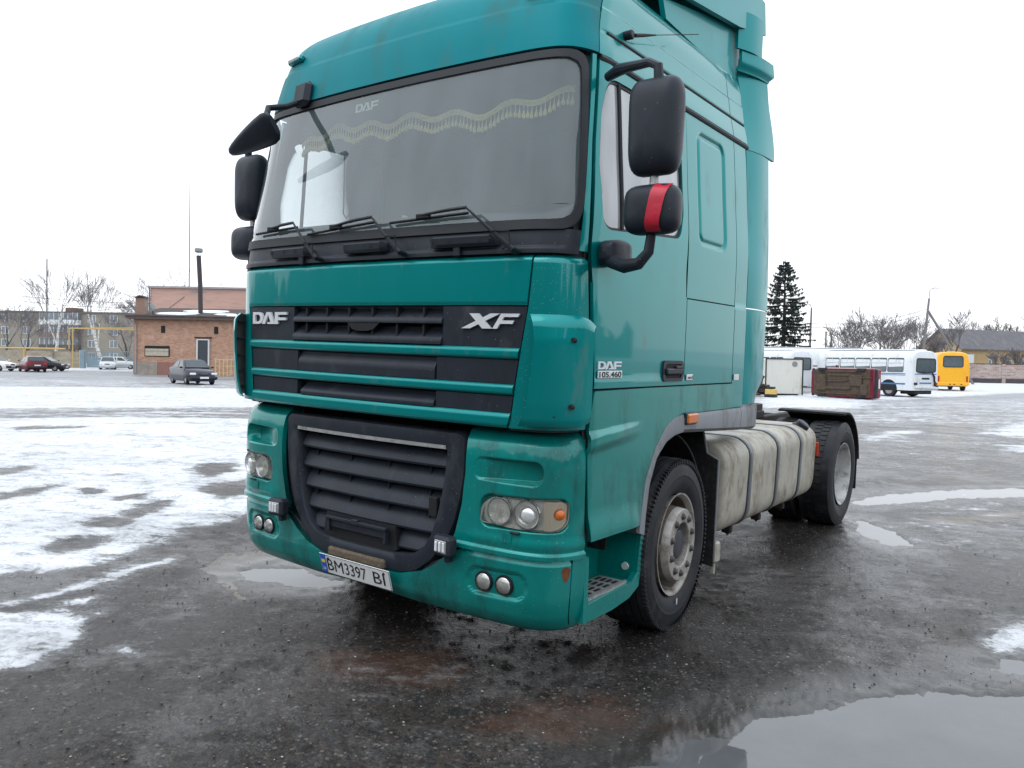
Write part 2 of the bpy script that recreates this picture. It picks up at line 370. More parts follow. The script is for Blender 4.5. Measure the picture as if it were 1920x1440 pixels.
def grid_panel(name, fl, fr, v0, v1, nu, nv, mt, parent, T=None, off=0.0, disp=None, lip=.02, liner=True, ld=.045):
    T = T or CAB
    cl = lambda f: (f if callable(f) else (lambda q: f+0*np.asarray(q, float)))
    fl, fr, v0, v1 = cl(fl), cl(fr), cl(v0), cl(v1)
    u = np.linspace(0, 1, nu+1)[None, :]; t = np.linspace(0, 1, nv+1)[:, None]
    v = v0(u)*(1-t)+v1(u)*t; s = fl(v)*(1-u)+fr(v)*u
    P, n = pts_n(s, v, T, off, disp)
    P = P.reshape(-1, 3); n = n.reshape(-1, 3); w = nu+1
    V = [p for p in P]; Nn = [p for p in n]
    F = [(j*w+i, j*w+i+1, (j+1)*w+i+1, (j+1)*w+i) for j in range(nv) for i in range(nu)]
    if lip:
        loop = list(range(0, w))+[j*w+nu for j in range(1, nv+1)]+[nv*w+i for i in range(nu-1, -1, -1)]+[j*w for j in range(nv-1, 0, -1)]
        lip_of(P, n, loop, V, Nn, F, lip)
    if liner:
        a = min(nu, 14); b = min(nv, 10); u = np.linspace(0, 1, a+1)[None, :]; t = np.linspace(0, 1, b+1)[:, None]
        v = (v0(u)-.015)*(1-t)+(v1(u)+.015)*t; s = (fl(v)-.015)*(1-u)+(fr(v)+.015)*u
        Q, _ = pts_n(s, v, T, off-ld, None)
        LINV.add(Q.reshape(-1, 3), [(j*(a+1)+i, j*(a+1)+i+1, (j+1)*(a+1)+i+1, (j+1)*(a+1)+i) for j in range(b) for i in range(a)])
    return finish_panel(name, V, Nn, F, mt, parent)
def ring_panel(name, outline, mt, parent, T=None, hole=None, rings=8, n=96, off=0.0, lip=.02, centre=None, hole_lip=0.0, disp=None, liner=True):
    """panel bounded by an outline in (s, v); optional hole"""
    T = T or CAB
    O = resample([tuple(map(float, p)) for p in outline], n)
    ar = 0.5*np.sum(O[:, 0]*np.roll(O[:, 1], -1)-np.roll(O[:, 0], -1)*O[:, 1])
    if ar < 0: O = O[::-1]
    if hole is not None:
        I = resample([tuple(map(float, p)) for p in hole], n)
        if 0.5*np.sum(I[:, 0]*np.roll(I[:, 1], -1)-np.roll(I[:, 0], -1)*I[:, 1]) < 0: I = I[::-1]
        c = I.mean(0)
        a0 = np.arctan2(*(O-c).T[::-1])
        ai = np.arctan2(*(I-c).T[::-1]); k = np.argmin(np.abs((ai-a0[0]+np.pi) % (2*np.pi)-np.pi)); I = np.roll(I, -k, 0)
        # match by angle so that the quads do not shear
        au = np.unwrap(np.arctan2(*(I-c).T[::-1])); ao = np.unwrap(a0); ao += np.round((au[0]-ao[0])/(2*np.pi))*2*np.pi
        ext = np.r_[au-2*np.pi, au, au+2*np.pi]; I = np.c_[np.interp(ao, ext, np.tile(I[:, 0], 3)), np.interp(ao, ext, np.tile(I[:, 1], 3))]
    else:
        c = np.array(centre) if centre is not None else O.mean(0); I = np.repeat(c[None], n, 0)
    t = np.linspace(0, 1, rings+1)[:, None, None]
    if hole is None: t = t*.98+.02
    G = I[None]*(1-t)+O[None]*t
    P, nn = pts_n(G[..., 0], G[..., 1], T, off, disp); P = P.reshape(-1, 3); nn = nn.reshape(-1, 3)
    V = [p for p in P]; Nn = [p for p in nn]; F = []
    for j in range(rings):
        for i in range(n):
            k = (i+1) % n; F.append((j*n+i, (j+1)*n+i, (j+1)*n+k, j*n+k))
    if hole is None: F.append(tuple(range(n)))
    if lip: lip_of(P, nn, [rings*n+i for i in range(n)], V, Nn, F, lip)
    if hole is not None and hole_lip:
        k0 = len(V); cc = P[:n].mean(0)
        for i in range(n):
            d = cc-P[i]; d = d-nn[i]*np.dot(d, nn[i]); d /= np.linalg.norm(d); V.append(P[i]); Nn.append(d)
        for i in range(n): V.append(P[i]-nn[i]*hole_lip); Nn.append(Nn[k0+i])
        for i in range(n): k = (i+1) % n; F.append((k0+i, k0+k, k0+n+k, k0+n+i))
    if liner:
        LINV.add(P-nn*.045, [f for f in F[:rings*n+(1 if hole is None else 0)]])
    return finish_panel(name, V, Nn, F, mt, parent)
def mir(o): return [(-a, b) for a, b in o]
def yz(poly, T=None): return [(sY(y, z, T), z) for y, z in poly]
G = .004

# ---- roof front, pillars, windscreen, cowl
seamr = lambda v: 1.313+(np.asarray(v, float)-2.9)*.10
def d_roof(s, v): return .006*smoothstep(3.262, 3.25, v)
grid_panel('roof_panel', lambda v: -seamr(v)+G, lambda v: seamr(v)-G, 3.026, 3.75, 96, 40, M_teal_roof, truck, disp=d_roof)
mb = MB(); V = []; nx, ny = 16, 12                      # the roof skin between the curved edges
for j in range(ny+1):
    for i in range(nx+1):
        x = -.95+1.9*i/nx; y = .55+1.79*j/ny; V.append((x, y, 3.575+.03*(1-(x/.95)**2)-.01))
mb.add(V, [(j*(nx+1)+i, j*(nx+1)+i+1, (j+1)*(nx+1)+i+1, (j+1)*(nx+1)+i) for j in range(ny) for i in range(nx)]); mb.build('roof_skin', M_teal_roof, truck)
wg = rounded([(-1.245, 2.215), (1.245, 2.205), (1.245, 2.6), (1.225, 2.975), (-1.225, 2.975), (-1.245, 2.6)], [.10, .10, .01, .07, .07, .01], 8)
wo = rounded([(-1.285, 2.165), (1.285, 2.16), (1.28, 2.6), (1.262, 3.013), (-1.262, 3.013), (-1.28, 2.6)], [.13, .13, .01, .09, .09, .01], 8)
seal = ring_panel('windscreen_seal', wo, M_rub, truck, hole=wg, rings=3, n=200, off=.004, lip=.03, hole_lip=.02, liner=False)
def wsgrid():
    return ring_panel('windscreen', wg, M_wind, truck, rings=10, n=200, off=-.006, lip=0, liner=False)
ws = wsgrid()
fr_o = rounded([(-1.24, 2.22), (1.24, 2.21), (1.24, 2.285), (.6, 2.262), (-.6, 2.268), (-1.24, 2.272)], [.08, .08, .02, .0, .0, .02], 5)
ring_panel('frit_band', fr_o, M_frit, truck, rings=2, n=160, off=-.012, lip=0, liner=False, centre=(0, 2.24))
for sg in (1, -1):
    f1 = lambda v: 1.288+0*np.asarray(v, float)
    f2 = lambda v: 1.313+np.interp(np.asarray(v, float), [2.05, 2.3, 2.6, 3.02], [.035, .015, .003, .006])
    if sg > 0: grid_panel('windscreen_pillar', f1, lambda v: f2(v)-G, 2.07, 3.015, 6, 30, M_teal, truck)
    else: grid_panel('windscreen_pillar', lambda v: -f2(v)+G, lambda v: -f1(v), 2.07, 3.015, 6, 30, M_teal, truck)
def cowl_d(s, v): return -.012*smoothstep(2.075, 2.085, v)*smoothstep(1.22, 1.19, np.abs(s))
grid_panel('cowl', -1.285, 1.285, 2.052, 2.163, 120, 14, M_blk, truck, disp=cowl_d, off=.002)
def on(s, v, off=0.0, T=None):
    P, n = pts_n(np.array([float(s)]), np.array([float(v)]), T or CAB, off, None); return Vector(P[0]), Vector(n[0])
# grab steps on the cowl
for x0, x1 in ((-.78, -.42), (-.134, .189), (.485, .883)):
    g = MB(); zc = 2.113
    sec = [(.0, -.026), (.03, -.030), (.043, -.018), (.045, .012), (.036, .022), (.0, .024)]
    n_ = 12; rings = []
    for i in range(n_+1):
        x = x0+(x1-x0)*i/n_; p, nn = on(sX(x, zc), zc); e = min(1, math.sin(math.pi*(i+.35)/(n_+.7))*3.2)
        rings += [tuple(p+nn*(a*e)+Vector((0, 0, b*(.75+.25*e)))) for a, b in sec]
    k = len(sec)
    g.add(rings, [(i*k+j, i*k+(j+1) % k, (i+1)*k+(j+1) % k, (i+1)*k+j) for i in range(n_) for j in range(k)]+[tuple(range(k)), tuple(n_*k+j for j in range(k))])
    st = g.build('cowl_step', M_blk, truck)
    fx = [.1, .42, .72] if x0 < -.5 else ([.12, .72] if x0 < .3 else [.08, .33, .78])
    for q in fx:
        x = x0+(x1-x0)*q; p, nn = on(sX(x, zc), zc, .0455); h = MB()
        t1 = nn.cross(Vector((0, 0, 1))).normalized()
        h.add([tuple(p+t1*.0125*math.cos(a)+Vector((0, 0, .0125*math.sin(a)))+nn*.0005) for a in [2*math.pi*i/12 for i in range(12)]], [tuple(range(12))])
        h.build('bolt_hole', M_blk2, st, smooth=0)
    if x0 > .3 or x0 < -.5:
        xb = x0+.42*(x1-x0) if x0 > .3 else x0+.8*(x1-x0); p, nn = on(sX(xb, 2.07), 2.07, .012); h = MB(); h.box(p, (.04, .02, .05), .004); h.build('step_bracket', M_blk, st)
# wipers
for pv, el, tp in (((-.319, 2.066), (-.555, 2.272), (-.985, 2.258)), ((.313, 2.07), (.095, 2.257), (-.46, 2.222)), ((.986, 2.058), (.709, 2.262), (.193, 2.243))):
    def q(x, z, o): return on(sX(x, z), z, o)[0]
    a = MB(); P0 = q(pv[0], pv[1], .03); P1 = q(el[0], el[1], .06)
    mid = P0*.6+P1*.4; n0 = on(sX(pv[0], 2.15), 2.15)[1]
    a.tube([P0-n0*.02, P0+n0*.012, mid+n0*.02, P1], [.022, .024, .015, .008], 8, flat=.6)
    dx = tp[0]-el[0]
    a.tube([P1, q(el[0]+dx*.25, el[1]+(tp[1]-el[1])*.2, .055), q(el[0]+dx*.6, el[1]+(tp[1]-el[1])*.6, .035)], [.008, .009, .006], 6)
    wa = a.build('wiper', M_rub, truck)
    b = MB(); b.tube([q(el[0]+dx*t, el[1]+(tp[1]-el[1])*t-.012, .018) for t in np.linspace(.03, 1, 9)], .0075, 6)
    b.box(tuple(q(el[0]+dx*.55, el[1]+(tp[1]-el[1])*.55-.004, .03)), (.09, .02, .025), .004)
    b.build('wiper_blade', M_blk2, wa)
    c = MB(); c.tube([P0+Vector((-.07, 0, .01)), P0+n0*.03+Vector((-.01, 0, .02)), P0+n0*.03+Vector((-.02, 0, .08)), mid+n0*.035], .004, 5); c.build('washer_hose', M_blk2, wa)
# marker lamps on the roof edge
for sg in (1, -1):
    p, nn = on(sg*1.0, 3.335, .012); a = MB(); rot = nn.to_track_quat('Y', 'Z').to_matrix()
    a.box(p, (.16, .035, .042), .010, rot); ml = a.build('marker_lamp', M_teal, truck)
    a = MB(); a.box(p+nn*.014, (.135, .026, .032), .008, rot); a.build('lamp_lens', M_ledw, ml)

# ---- bonnet, corners and upper grille
bx = lambda v: np.interp(np.asarray(v, float), [1.24, 1.279, 1.45, 1.616, 1.808, 2.05], [.962, .976, .995, 1.018, 1.048, 1.068])
def bon_d(s, v): return -.030*smoothstep(2.015, 2.05, v)**2-.006*smoothstep(1.83, 1.812, v)
grid_panel('bonnet', lambda v: -bx(v)+G, lambda v: bx(v)-G, 1.814, 2.046, 80, 24, M_teal, truck, disp=bon_d, off=.004)
for sg in (1, -1):
    sm = lambda v: np.interp(np.asarray(v, float), [1.24, 1.42, 1.5, 1.9, 2.05], [1.375, 1.395, 1.395, 1.362, 1.35])
    def cd(s, v): return -.03*smoothstep(2.015, 2.05, v)**2
    a = (lambda v: bx(v)+G), (lambda v: sm(v)-G)
    if sg < 0: a = (lambda v: -sm(v)+G), (lambda v: -bx(v)-G)
    grid_panel('corner_panel', a[0], a[1], 1.245, 2.046, 30, 40, M_teal_drop, truck, disp=cd)
def band(name, x0, x1, z0, z1, mt, off, parent=truck, nu=30, disp=None, nv=6, lip=.03):
    # x0/x1 as fractions of the grille half width or metres when tuple
    f0 = (lambda v: bx(v)*x0) if abs(x0) == 1 else (lambda v: x0+0*np.asarray(v, float)); f1 = (lambda v: bx(v)*x1) if abs(x1) == 1 else (lambda v: x1+0*np.asarray(v, float))
    return grid_panel(name, (lambda v: f0(v)+(G if x0 == -1 else 0)), (lambda v: f1(v)-(G if x1 == 1 else 0)), z0, z1, nu, nv, mt, parent, off=off, lip=lip, liner=False, disp=disp)
def bar_d(z0, z1):
    return lambda s, v: -.014*(np.abs((v-(z0+z1)/2)/((z1-z0)/2))**4)
for z0, z1 in ((1.563, 1.617), (1.396, 1.447), (1.243, 1.313)): band('grille_bar', -1, 1, z0, z1, M_teal, .010, disp=bar_d(z0, z1), nu=60, nv=10)
gp = band('badge_panel', -1, -.575, 1.619, 1.808, M_blk, -.006); gp2 = band('badge_panel', .565, 1, 1.619, 1.808, M_blk, -.006)
for z0, z1 in ((1.449, 1.560), (1.315, 1.393)):
    band('grille_insert', -1, -.53, z0, z1, M_blk, -.004); band('grille_insert', .535, 1, z0, z1, M_blk, -.004)
def slope_d(z0, z1, d): return lambda s, v: -d*smoothstep(z0, z1, v)
band('grille_insert', -.52, .525, 1.449, 1.560, M_blk, .0, disp=slope_d(1.50, 1.56, .03))
band('grille_louvre', -.49, .525, 1.315, 1.385, M_blk, .004, disp=slope_d(1.33, 1.385, .05))
band('grille_louvre', -.572, .562, 1.728, 1.800, M_blk, .004, disp=slope_d(1.735, 1.80, .055))
mb = MB()
band('grille_louvre', -.578, .562, 1.632, 1.708, M_blk, .004, disp=slope_d(1.64, 1.708, .055))
for x0, x1, z0, z1 in ((-.575, .565, 1.724, 1.731), (-.578, .562, 1.622, 1.633)):
    band('grille_rib', x0, x1, z0, z1, M_blk, .008)
for k in range(6):                                        # webs behind the louvres
    x = -.46+.18*k; p, nn = on(sX(x, 1.72), 1.72, -.035); a = MB(); a.box(p, (.012, .06, .165), .002); a.build('grille_web', M_blk2, truck)
mb = MB()                                                 # dark backing of the grille
for z0, z1 in ((1.25, 1.83),):
    P = [SF(np.array([s]), np.array([z]), CAB)[0]+np.array([0, .075, 0]) for z in (z0, z1) for s in np.linspace(-.99, .99, 21)]
    mb.add(P, [(i, i+1, i+22, i+21) for i in range(20)])
mb.build('grille_backing', M_blk2, truck)
h = MB()                                                  # grip hole in the lower louvre
def quadS(mb_, pts, off): mb_.add([tuple(on(sX(x, z), z, off)[0]) for x, z in pts], [tuple(range(len(pts)))])
quadS(h, [(-.10, 1.722), (.145, 1.722), (.10, 1.688), (.06, 1.68), (-.02, 1.68), (-.06, 1.688)], .006); h.build('grip_hole', M_blk2, truck, smooth=0)
# emblems
def letters(name, polys, x0, x1, z0, z1, parent, off=.0, depth=.012, slant=0.0, surf='front', mt=None):
    a = MB()
    for poly in polys:
        fr, bk = [], []
        for u, w in poly:
            u2 = u+slant*(w-.5)
            if surf == 'front':
                x = x0+(x1-x0)*u2; z = z0+(z1-z0)*w; p, nn = on(sX(x, z), z, off)
            else:
                y = x0+(x1-x0)*u2; z = z0+(z1-z0)*w; p, nn = on(sY(y, z), z, off)
            fr.append(tuple(p+nn*depth)); bk.append(tuple(p))
        n_ = len(poly); a.add(fr+bk, [tuple(range(n_))]+[(i, (i+1) % n_, (i+1) % n_+n_, i+n_) for i in range(n_)])
    return a.build(name, mt or M_badge, parent, smooth=0)
def L_D(a, b):
    w = b-a; f = lambda x: a+w*x
    return [[(f(0), 0), (f(.24), 0), (f(.24), 1), (f(0), 1)], [(f(.24), 0), (f(.62), 0), (f(.85), .08), (f(.97), .28), (f(.72), .38), (f(.66), .26), (f(.55), .21), (f(.24), .21)],
            [(f(.97), .28), (f(1), .5), (f(.97), .72), (f(.72), .62), (f(.74), .5), (f(.72), .38)], [(f(.72), .62), (f(.97), .72), (f(.85), .92), (f(.62), 1), (f(.24), 1), (f(.24), .79), (f(.55), .79), (f(.66), .74)]]
def L_A(a, b):
    w = b-a; f = lambda x: a+w*x
    return [[(f(0), 0), (f(.25), 0), (f(.56), 1), (f(.36), 1)], [(f(.50), .78), (f(.75), 0), (f(1), 0), (f(.68), 1), (f(.56), 1)], [(f(.42), 0), (f(.75), 0), (f(.70), .16), (f(.47), .16)]]
def L_F(a, b):
    w = b-a; f = lambda x: a+w*x
    return [[(f(0), 0), (f(.26), 0), (f(.26), 1), (f(0), 1)], [(f(.26), .78), (f(1), .78), (f(1), 1), (f(.26), 1)], [(f(.26), .33), (f(.93), .33), (f(.93), .55), (f(.26), .55)]]
def L_X(a, b):
    w = b-a; f = lambda x: a+w*x
    return [[(f(0), 0), (f(.30), 0), (f(.65), .5), (f(1), 1), (f(.70), 1), (f(.35), .5)], [(f(.70), 0), (f(1), 0), (f(.65), .5), (f(.50), .71), (f(.35), .5), (f(.50), .29)], [(f(0), 1), (f(.30), 1), (f(.50), .71), (f(.35), .5)]]
letters('maker_emblem', L_D(0, .32)+L_A(.29, .66)+L_F(.67, 1), -.985, -.63, 1.708, 1.778, gp, off=-.004)
letters('model_emblem', L_X(0, .60)+L_F(.62, .96), .71, 1.0, 1.703, 1.774, gp2, off=-.004, slant=.16)

# ---- air deflectors standing off the front corners
def defl(sg):
    plan = hermite(range(7), [1.124, 1.165, 1.208, 1.243, 1.270, 1.286, 1.292]), hermite(range(7), [.000, .020, .054, .095, .140, .190, .240])
    nu, nv = 36, 26; z0, z1 = 1.262, 1.772; V = []; Vi = []
    for j in range(nv+1):
        for i in range(nu+1):
            u = 6*i/nu; t = j/nv
            # rounded top and bottom corners towards the outer edge, swept in lower down
            x, y = float(plan[0](u)), float(plan[1](u)); z = z0+(z1-z0)*t
            if i > nu*.55:
                k = (i-nu*.55)/(nu*.45); z += (.0-.045*k*k)*smoothstep(.80, 1.0, t)+.03*k*k*smoothstep(.2, 0, t)
            sh = -lerp_tab(z, [1.26, 1.28, 1.364, 1.53, 1.654, 1.74, 1.772], [.085, .066, .034, .010, 0, .012, .04])*max(0, 1-u/4.5)
            r = .02*(smoothstep(.92, 1, t)**2)+.012*(smoothstep(.06, 0, t)**2)
            V.append((sg*(x+sh-r*.5*(u/6)), y+r, z)); Vi.append((sg*(x+sh-.012*(u/6)), y+r+.014, z))
    w = nu+1; F = [(j*w+i, j*w+i+1, (j+1)*w+i+1, (j+1)*w+i) for j in range(nv) for i in range(nu)]
    loop = list(range(0, w))+[j*w+nu for j in range(1, nv+1)]+[nv*w+i for i in range(nu-1, -1, -1)]+[j*w for j in range(nv-1, 0, -1)]
    o = len(V); a = MB(); a.add(V+Vi, F+[(loop[i], loop[(i+1) % len(loop)], loop[(i+1) % len(loop)]+o, loop[i]+o) for i in range(len(loop))])
    d = a.build('air_deflector', M_teal, truck, smooth=40)
    a = MB(); a.add(Vi, [tuple(reversed(f)) for f in F]); a.build('deflector_inside', M_rub, d)
    for k in range(5):
        z = z0+.05+(z1-z0-.1)*k/4; b = MB()
        b.prism([(sg*1.135, .030), (sg*1.20, .070), (sg*1.258, .15), (sg*1.272, .22), (sg*1.225, .25), (sg*1.18, .16), (sg*1.12, .10)], z-.004, z+.004, 'XY'); b.build('deflector_rib', M_blk, d, smooth=0)
    for z in (1.66, 1.36):
        b = MB(); p = (sg*1.2605, .118, z); b.lathe([(-.012, 0), (-.012, .011), (.006, .013)], 12, 'Y', p); b.build('screw', M_blk2, d)
    return d
for sg in (1, -1): defl(sg)

# ---- doors, cab sides
def side(sg, outline): return yz(outline) if sg > 0 else mir(yz(outline))
for sg in (1, -1):
    dt = [(.395, 2.999), (.333, 2.6), (.300, 2.3), (.282, 2.05), (.300, 1.934), (1.338, 1.934), (1.338, 2.3), (1.34, 2.6), (1.344, 2.997)]
    win = rounded([(.372, 2.19), (1.232, 2.252), (1.275, 2.40), (1.262, 2.94), (.455, 2.932), (.385, 2.75), (.350, 2.5)], [.09, .06, .02, .07, .09, .02, .02], 7)
    up = ring_panel('door', side(sg, dt), M_teal, truck, hole=side(sg, win), rings=8, n=220, hole_lip=.02)
    fl = lambda v: np.interp(np.asarray(v, float), [1.43, 1.5, 1.9, 1.94], [sY(.322, 1.43), sY(.328, 1.5), sY(.296, 1.9), sY(.294, 1.94)])+G
    fr = lambda v: sY(1.338, v)
    def dd(s, v): return .005+.004*smoothstep(1.50, 1.46, v)
    if sg > 0: lo = grid_panel('door_lower_panel', fl, fr, 1.436, 1.9345, 50, 26, M_teal, up, disp=dd)
    else: lo = grid_panel('door_lower_panel', lambda v: -fr(v), lambda v: -fl(v), 1.436, 1.9345, 50, 26, M_teal, up, disp=dd)
    wi = rounded([(.385, 2.205), (1.222, 2.268), (1.260, 2.40), (1.248, 2.925), (.462, 2.917), (.398, 2.75), (.365, 2.5)], [.085, .055, .02, .06, .08, .02, .02], 7)
    ring_panel('window_seal', side(sg, win), M_rub, up, hole=side(sg, wi), rings=2, n=160, off=-.010, lip=.02, hole_lip=.012, liner=False)
    ring_panel('window_glass', side(sg, wi), M_side if sg > 0 else M_side2, up, rings=8, n=160, off=-.016, lip=0, liner=False)
    a = MB(); pp = [on(sg*sY(.57, z), z, -.010)[0] for z in np.linspace(2.215, 2.925, 7)]
    a.tube(pp, .012, 6); a.build('window_bar', M_rub, up)
    # handle
    a = MB(); f = 1 if sg > 0 else -1
    hp = rounded([(1.05, 1.457), (1.312, 1.457), (1.312, 1.573), (1.05, 1.573)], .03, 4); hi = rounded([(1.075, 1.475), (1.288, 1.475), (1.288, 1.555), (1.075, 1.555)], .02, 4)
    hb = ring_panel('door_handle', side(sg, hp), M_blk, up, hole=side(sg, hi), rings=2, n=48, off=.016, lip=.014, hole_lip=.03, liner=False)
    ring_panel('handle_cavity', side(sg, hi), M_blk2, up, rings=1, n=48, off=.010, lip=0, liner=False)
    a.box((f*1.262, 1.18, 1.513), (.020, .215, .034), .007); a.box((f*1.262, 1.235, 1.536), (.016, .09, .018), .004); a.build('handle_grip', M_blk, up)
    # panels behind the door
    def emb(s, v):
        y = np.abs(s)-SC+.33+CAB.y(v); z = v
        def box_sd(y, z, cy, cz, hy, hz, r):
            qy = np.abs(y-cy)-hy+r; qz = np.abs(z-cz)-hz+r
            return np.hypot(np.maximum(qy, 0), np.maximum(qz, 0))+np.minimum(np.maximum(qy, qz), 0)-r
        d = box_sd(y, z, 1.705, 2.59, .195, .315, .06)
        return -.014*np.exp(-(d/.014)**2)-.004*smoothstep(.0, -.02, d)
    e1 = (lambda v: sY(1.346, v), lambda v: sY(2.086, v)) if sg > 0 else (lambda v: -sY(2.086, v), lambda v: -sY(1.346, v))
    grid_panel('sleeper_panel', e1[0], e1[1], 1.934, 2.997, 76, 100, M_teal, truck, disp=emb)
    hp_ = grid_panel('locker_hatch', e1[0], e1[1], 1.436, 1.926, 24, 20, M_teal, truck, off=.005)
    e1 = (lambda v: sY(2.094, v), lambda v: sY(2.30, v)) if sg > 0 else (lambda v: -sY(2.30, v), lambda v: -sY(2.094, v))
    grid_panel('cab_quarter_panel', e1[0], e1[1], 1.27, 2.997, 8, 60, M_teal, truck, disp=lambda s, v: .005*smoothstep(1.935, 1.925, v))
    e1 = (lambda v: sY(1.346, v), lambda v: sY(2.086, v)) if sg > 0 else (lambda v: -sY(2.086, v), lambda v: -sY(1.346, v))
    grid_panel('sill_panel', e1[0], e1[1], 1.268, 1.428, 24, 8, M_teal_low, truck, off=.008)
    # roof sides
    e1 = (lambda v: seamr(v)+G, lambda v: sY(2.086, v)) if sg > 0 else (lambda v: -sY(2.086, v), lambda v: -seamr(v)-G)
    def rd(s, v): return .004*smoothstep(3.29, 3.28, v)-.010*np.exp(-((v-3.155)/.008)**2)*smoothstep(1.36, 1.40, np.abs(s))
    grid_panel('roof_side_panel', e1[0], e1[1], 3.026, 3.75, 40, 90, M_teal, truck, disp=rd)
    e1 = (lambda v: sY(2.094, v), lambda v: sY(2.34, v)) if sg > 0 else (lambda v: -sY(2.34, v), lambda v: -sY(2.094, v))
    grid_panel('roof_quarter_panel', e1[0], e1[1], 3.026, 3.75, 8, 90, M_teal, truck, disp=rd)
    a = MB(); a.tube([on(sg*sY(y, 3.155), 3.155, -.001)[0] for y in np.linspace(.50, 2.33, 12)], .0075, 6); a.build('drip_line', M_rub, truck)
    a = MB(); a.tube([on(sg*sY(y, 3.012), 3.012-.006*(y/2.3), -.004)[0] for y in np.linspace(.40, 2.34, 14)], .017, 8); a.build('gutter_seal', M_rub, truck)
    # lower skirt of the door, wheel-arch trim
    sk = [(.325, .71), (.842, .705), (.852, .75), (.892, .935), (.992, 1.098), (1.127, 1.218), (1.225, 1.252), (1.338, 1.264), (1.338, 1.428), (.9, 1.428), (.330, 1.424), (.292, 1.21), (.295, 1.1), (.31, .9)]
    def skd(s, v):
        y = np.abs(s)-SC+.33
        l1 = 1.205+(y-.3)*.06; l2 = 1.165+(y-.3)*.10
        k = smoothstep(.86, .5, y)
        return .02*smoothstep(l2-.05, l2, v)*k*smoothstep(l1+.03, l1, v)+.05*smoothstep(.86, .72, v)*smoothstep(.90, .75, y)*.35+.012
    ring_panel('door_skirt', side(sg, sk), M_teal_low, truck, rings=40, n=180, centre=None, disp=skd, hole=None) if False else None
    sc_ = (sY(.72, 1.25), 1.25) if sg > 0 else (-sY(.72, 1.25), 1.25)
    ring_panel('door_skirt', side(sg, sk), M_teal_low, truck, rings=36, n=200, centre=sc_, disp=skd)
    outer = [(.842, .66), (.852, .75), (.892, .935), (.992, 1.098), (1.127, 1.218), (1.225, 1.254), (1.34, 1.266)]
    inner = [(.898, .64), (.906, .75), (.932, .90), (1.0, 1.035), (1.12, 1.12), (1.23, 1.150), (1.34, 1.158)]
    a = MB(); V = []
    O = resample(outer+inner[::-1], 10)                     # placeholder resample keeps numpy happy
    no = 26; oc = np.array(outer); ic = np.array(inner)
    do = np.r_[0, np.cumsum(np.hypot(*np.diff(oc, axis=0).T))]; di = np.r_[0, np.cumsum(np.hypot(*np.diff(ic, axis=0).T))]
    for k in range(no+1):
        t = k/no; po = (np.interp(t*do[-1], do, oc[:, 0]), np.interp(t*do[-1], do, oc[:, 1])); pi_ = (np.interp(t*di[-1], di, ic[:, 0]), np.interp(t*di[-1], di, ic[:, 1]))
        for q_, x in ((0, 1.236), (.04, 1.256), (.75, 1.264), (.96, 1.258), (1.0, 1.236), (1.0, 1.08)):
            V.append((sg*x, po[0]*(1-q_)+pi_[0]*q_, po[1]*(1-q_)+pi_[1]*q_))
    a.add(V, [(k*6+j, k*6+j+1, (k+1)*6+j+1, (k+1)*6+j) for k in range(no) for j in range(5)]); a.build('wheel_arch_trim', M_grey, truck)
    for y0, y1, z0a, z0b in ((1.345, 2.246, 1.158, 1.114), (2.252, 2.60, 1.114, 1.098)):
        a = MB(); P = []
        for y, z0 in ((y0, z0a), (y1, z0b)):
            bow = .0 if y < 2.5 else -.02
            for x, z in ((1.225, 1.268), (1.252, 1.262), (1.262, 1.235), (1.258, z0+.02), (1.235, z0), (1.02, z0)): P.append((sg*(x+bow), y, z+(.02 if (y > 2.5 and z > 1.2) else 0)))
        a.add(P, [(j, j+1, j+7, j+6) for j in range(5)]+[(0, 1, 2, 3, 4, 5), (6, 7, 8, 9, 10, 11)]); a.build('sill_trim', M_grey, truck)
    a = MB(); a.box((sg*1.268, 1.425, 1.238), (.03, .145, .058), .008); sm_ = a.build('side_marker', M_oran, truck)
    a = MB(); a.box((sg*1.258, 1.425, 1.238), (.03, .158, .070), .008); a.build('lamp_base', M_blk, sm_)
    # rear fairing and its upper collar
    def fair(name, z0, z1, y0, y1, x0, x1, nz=14, sweep=None):
        a = MB(); V = []; ny = 10
        for j in range(nz+1):
            z = z0+(z1-z0)*j/nz
            for i in range(ny+1):
                u = i/ny; yy1 = y1(z) if callable(y1) else y1
                V.append((sg*((x0(z) if callable(x0) else x0)*(1-u)+(x1(z) if callable(x1) else x1)*u+.018*math.sin(math.pi*u)), y0+(yy1-y0)*u, z))
        o = len(V); V += [(p[0]-sg*.02, p[1], p[2]) for p in V]; w = ny+1
        F = [(j*w+i, j*w+i+1, (j+1)*w+i+1, (j+1)*w+i) for j in range(nz) for i in range(ny)]
        lp = list(range(0, w))+[j*w+ny for j in range(1, nz+1)]+[nz*w+i for i in range(ny-1, -1, -1)]+[j*w for j in range(nz-1, 0, -1)]
        a.add(V, F+[tuple(k+o for k in f) for f in F]+[(lp[i], lp[(i+1) % len(lp)], lp[(i+1) % len(lp)]+o, lp[i]+o) for i in range(len(lp))])
        return a.build(name, M_teal_fair, truck, smooth=40)
    fair('rear_fairing', 1.285, 1.926, 2.312, lambda z: lerp_tab(z, [1.285, 1.34, 1.45, 1.94], [2.56, 2.58, 2.71, 2.72]), 1.242, 1.236, 18)
    fair('rear_fairing', 1.934, 2.985, 2.312, lambda z: lerp_tab(z, [1.93, 2.47, 2.98], [2.72, 2.70, 2.66]), lambda z: 1.24-.055*max(0, (z-2.2)/.8), lambda z: 1.24-.02*max(0, (z-2.2)/.8))
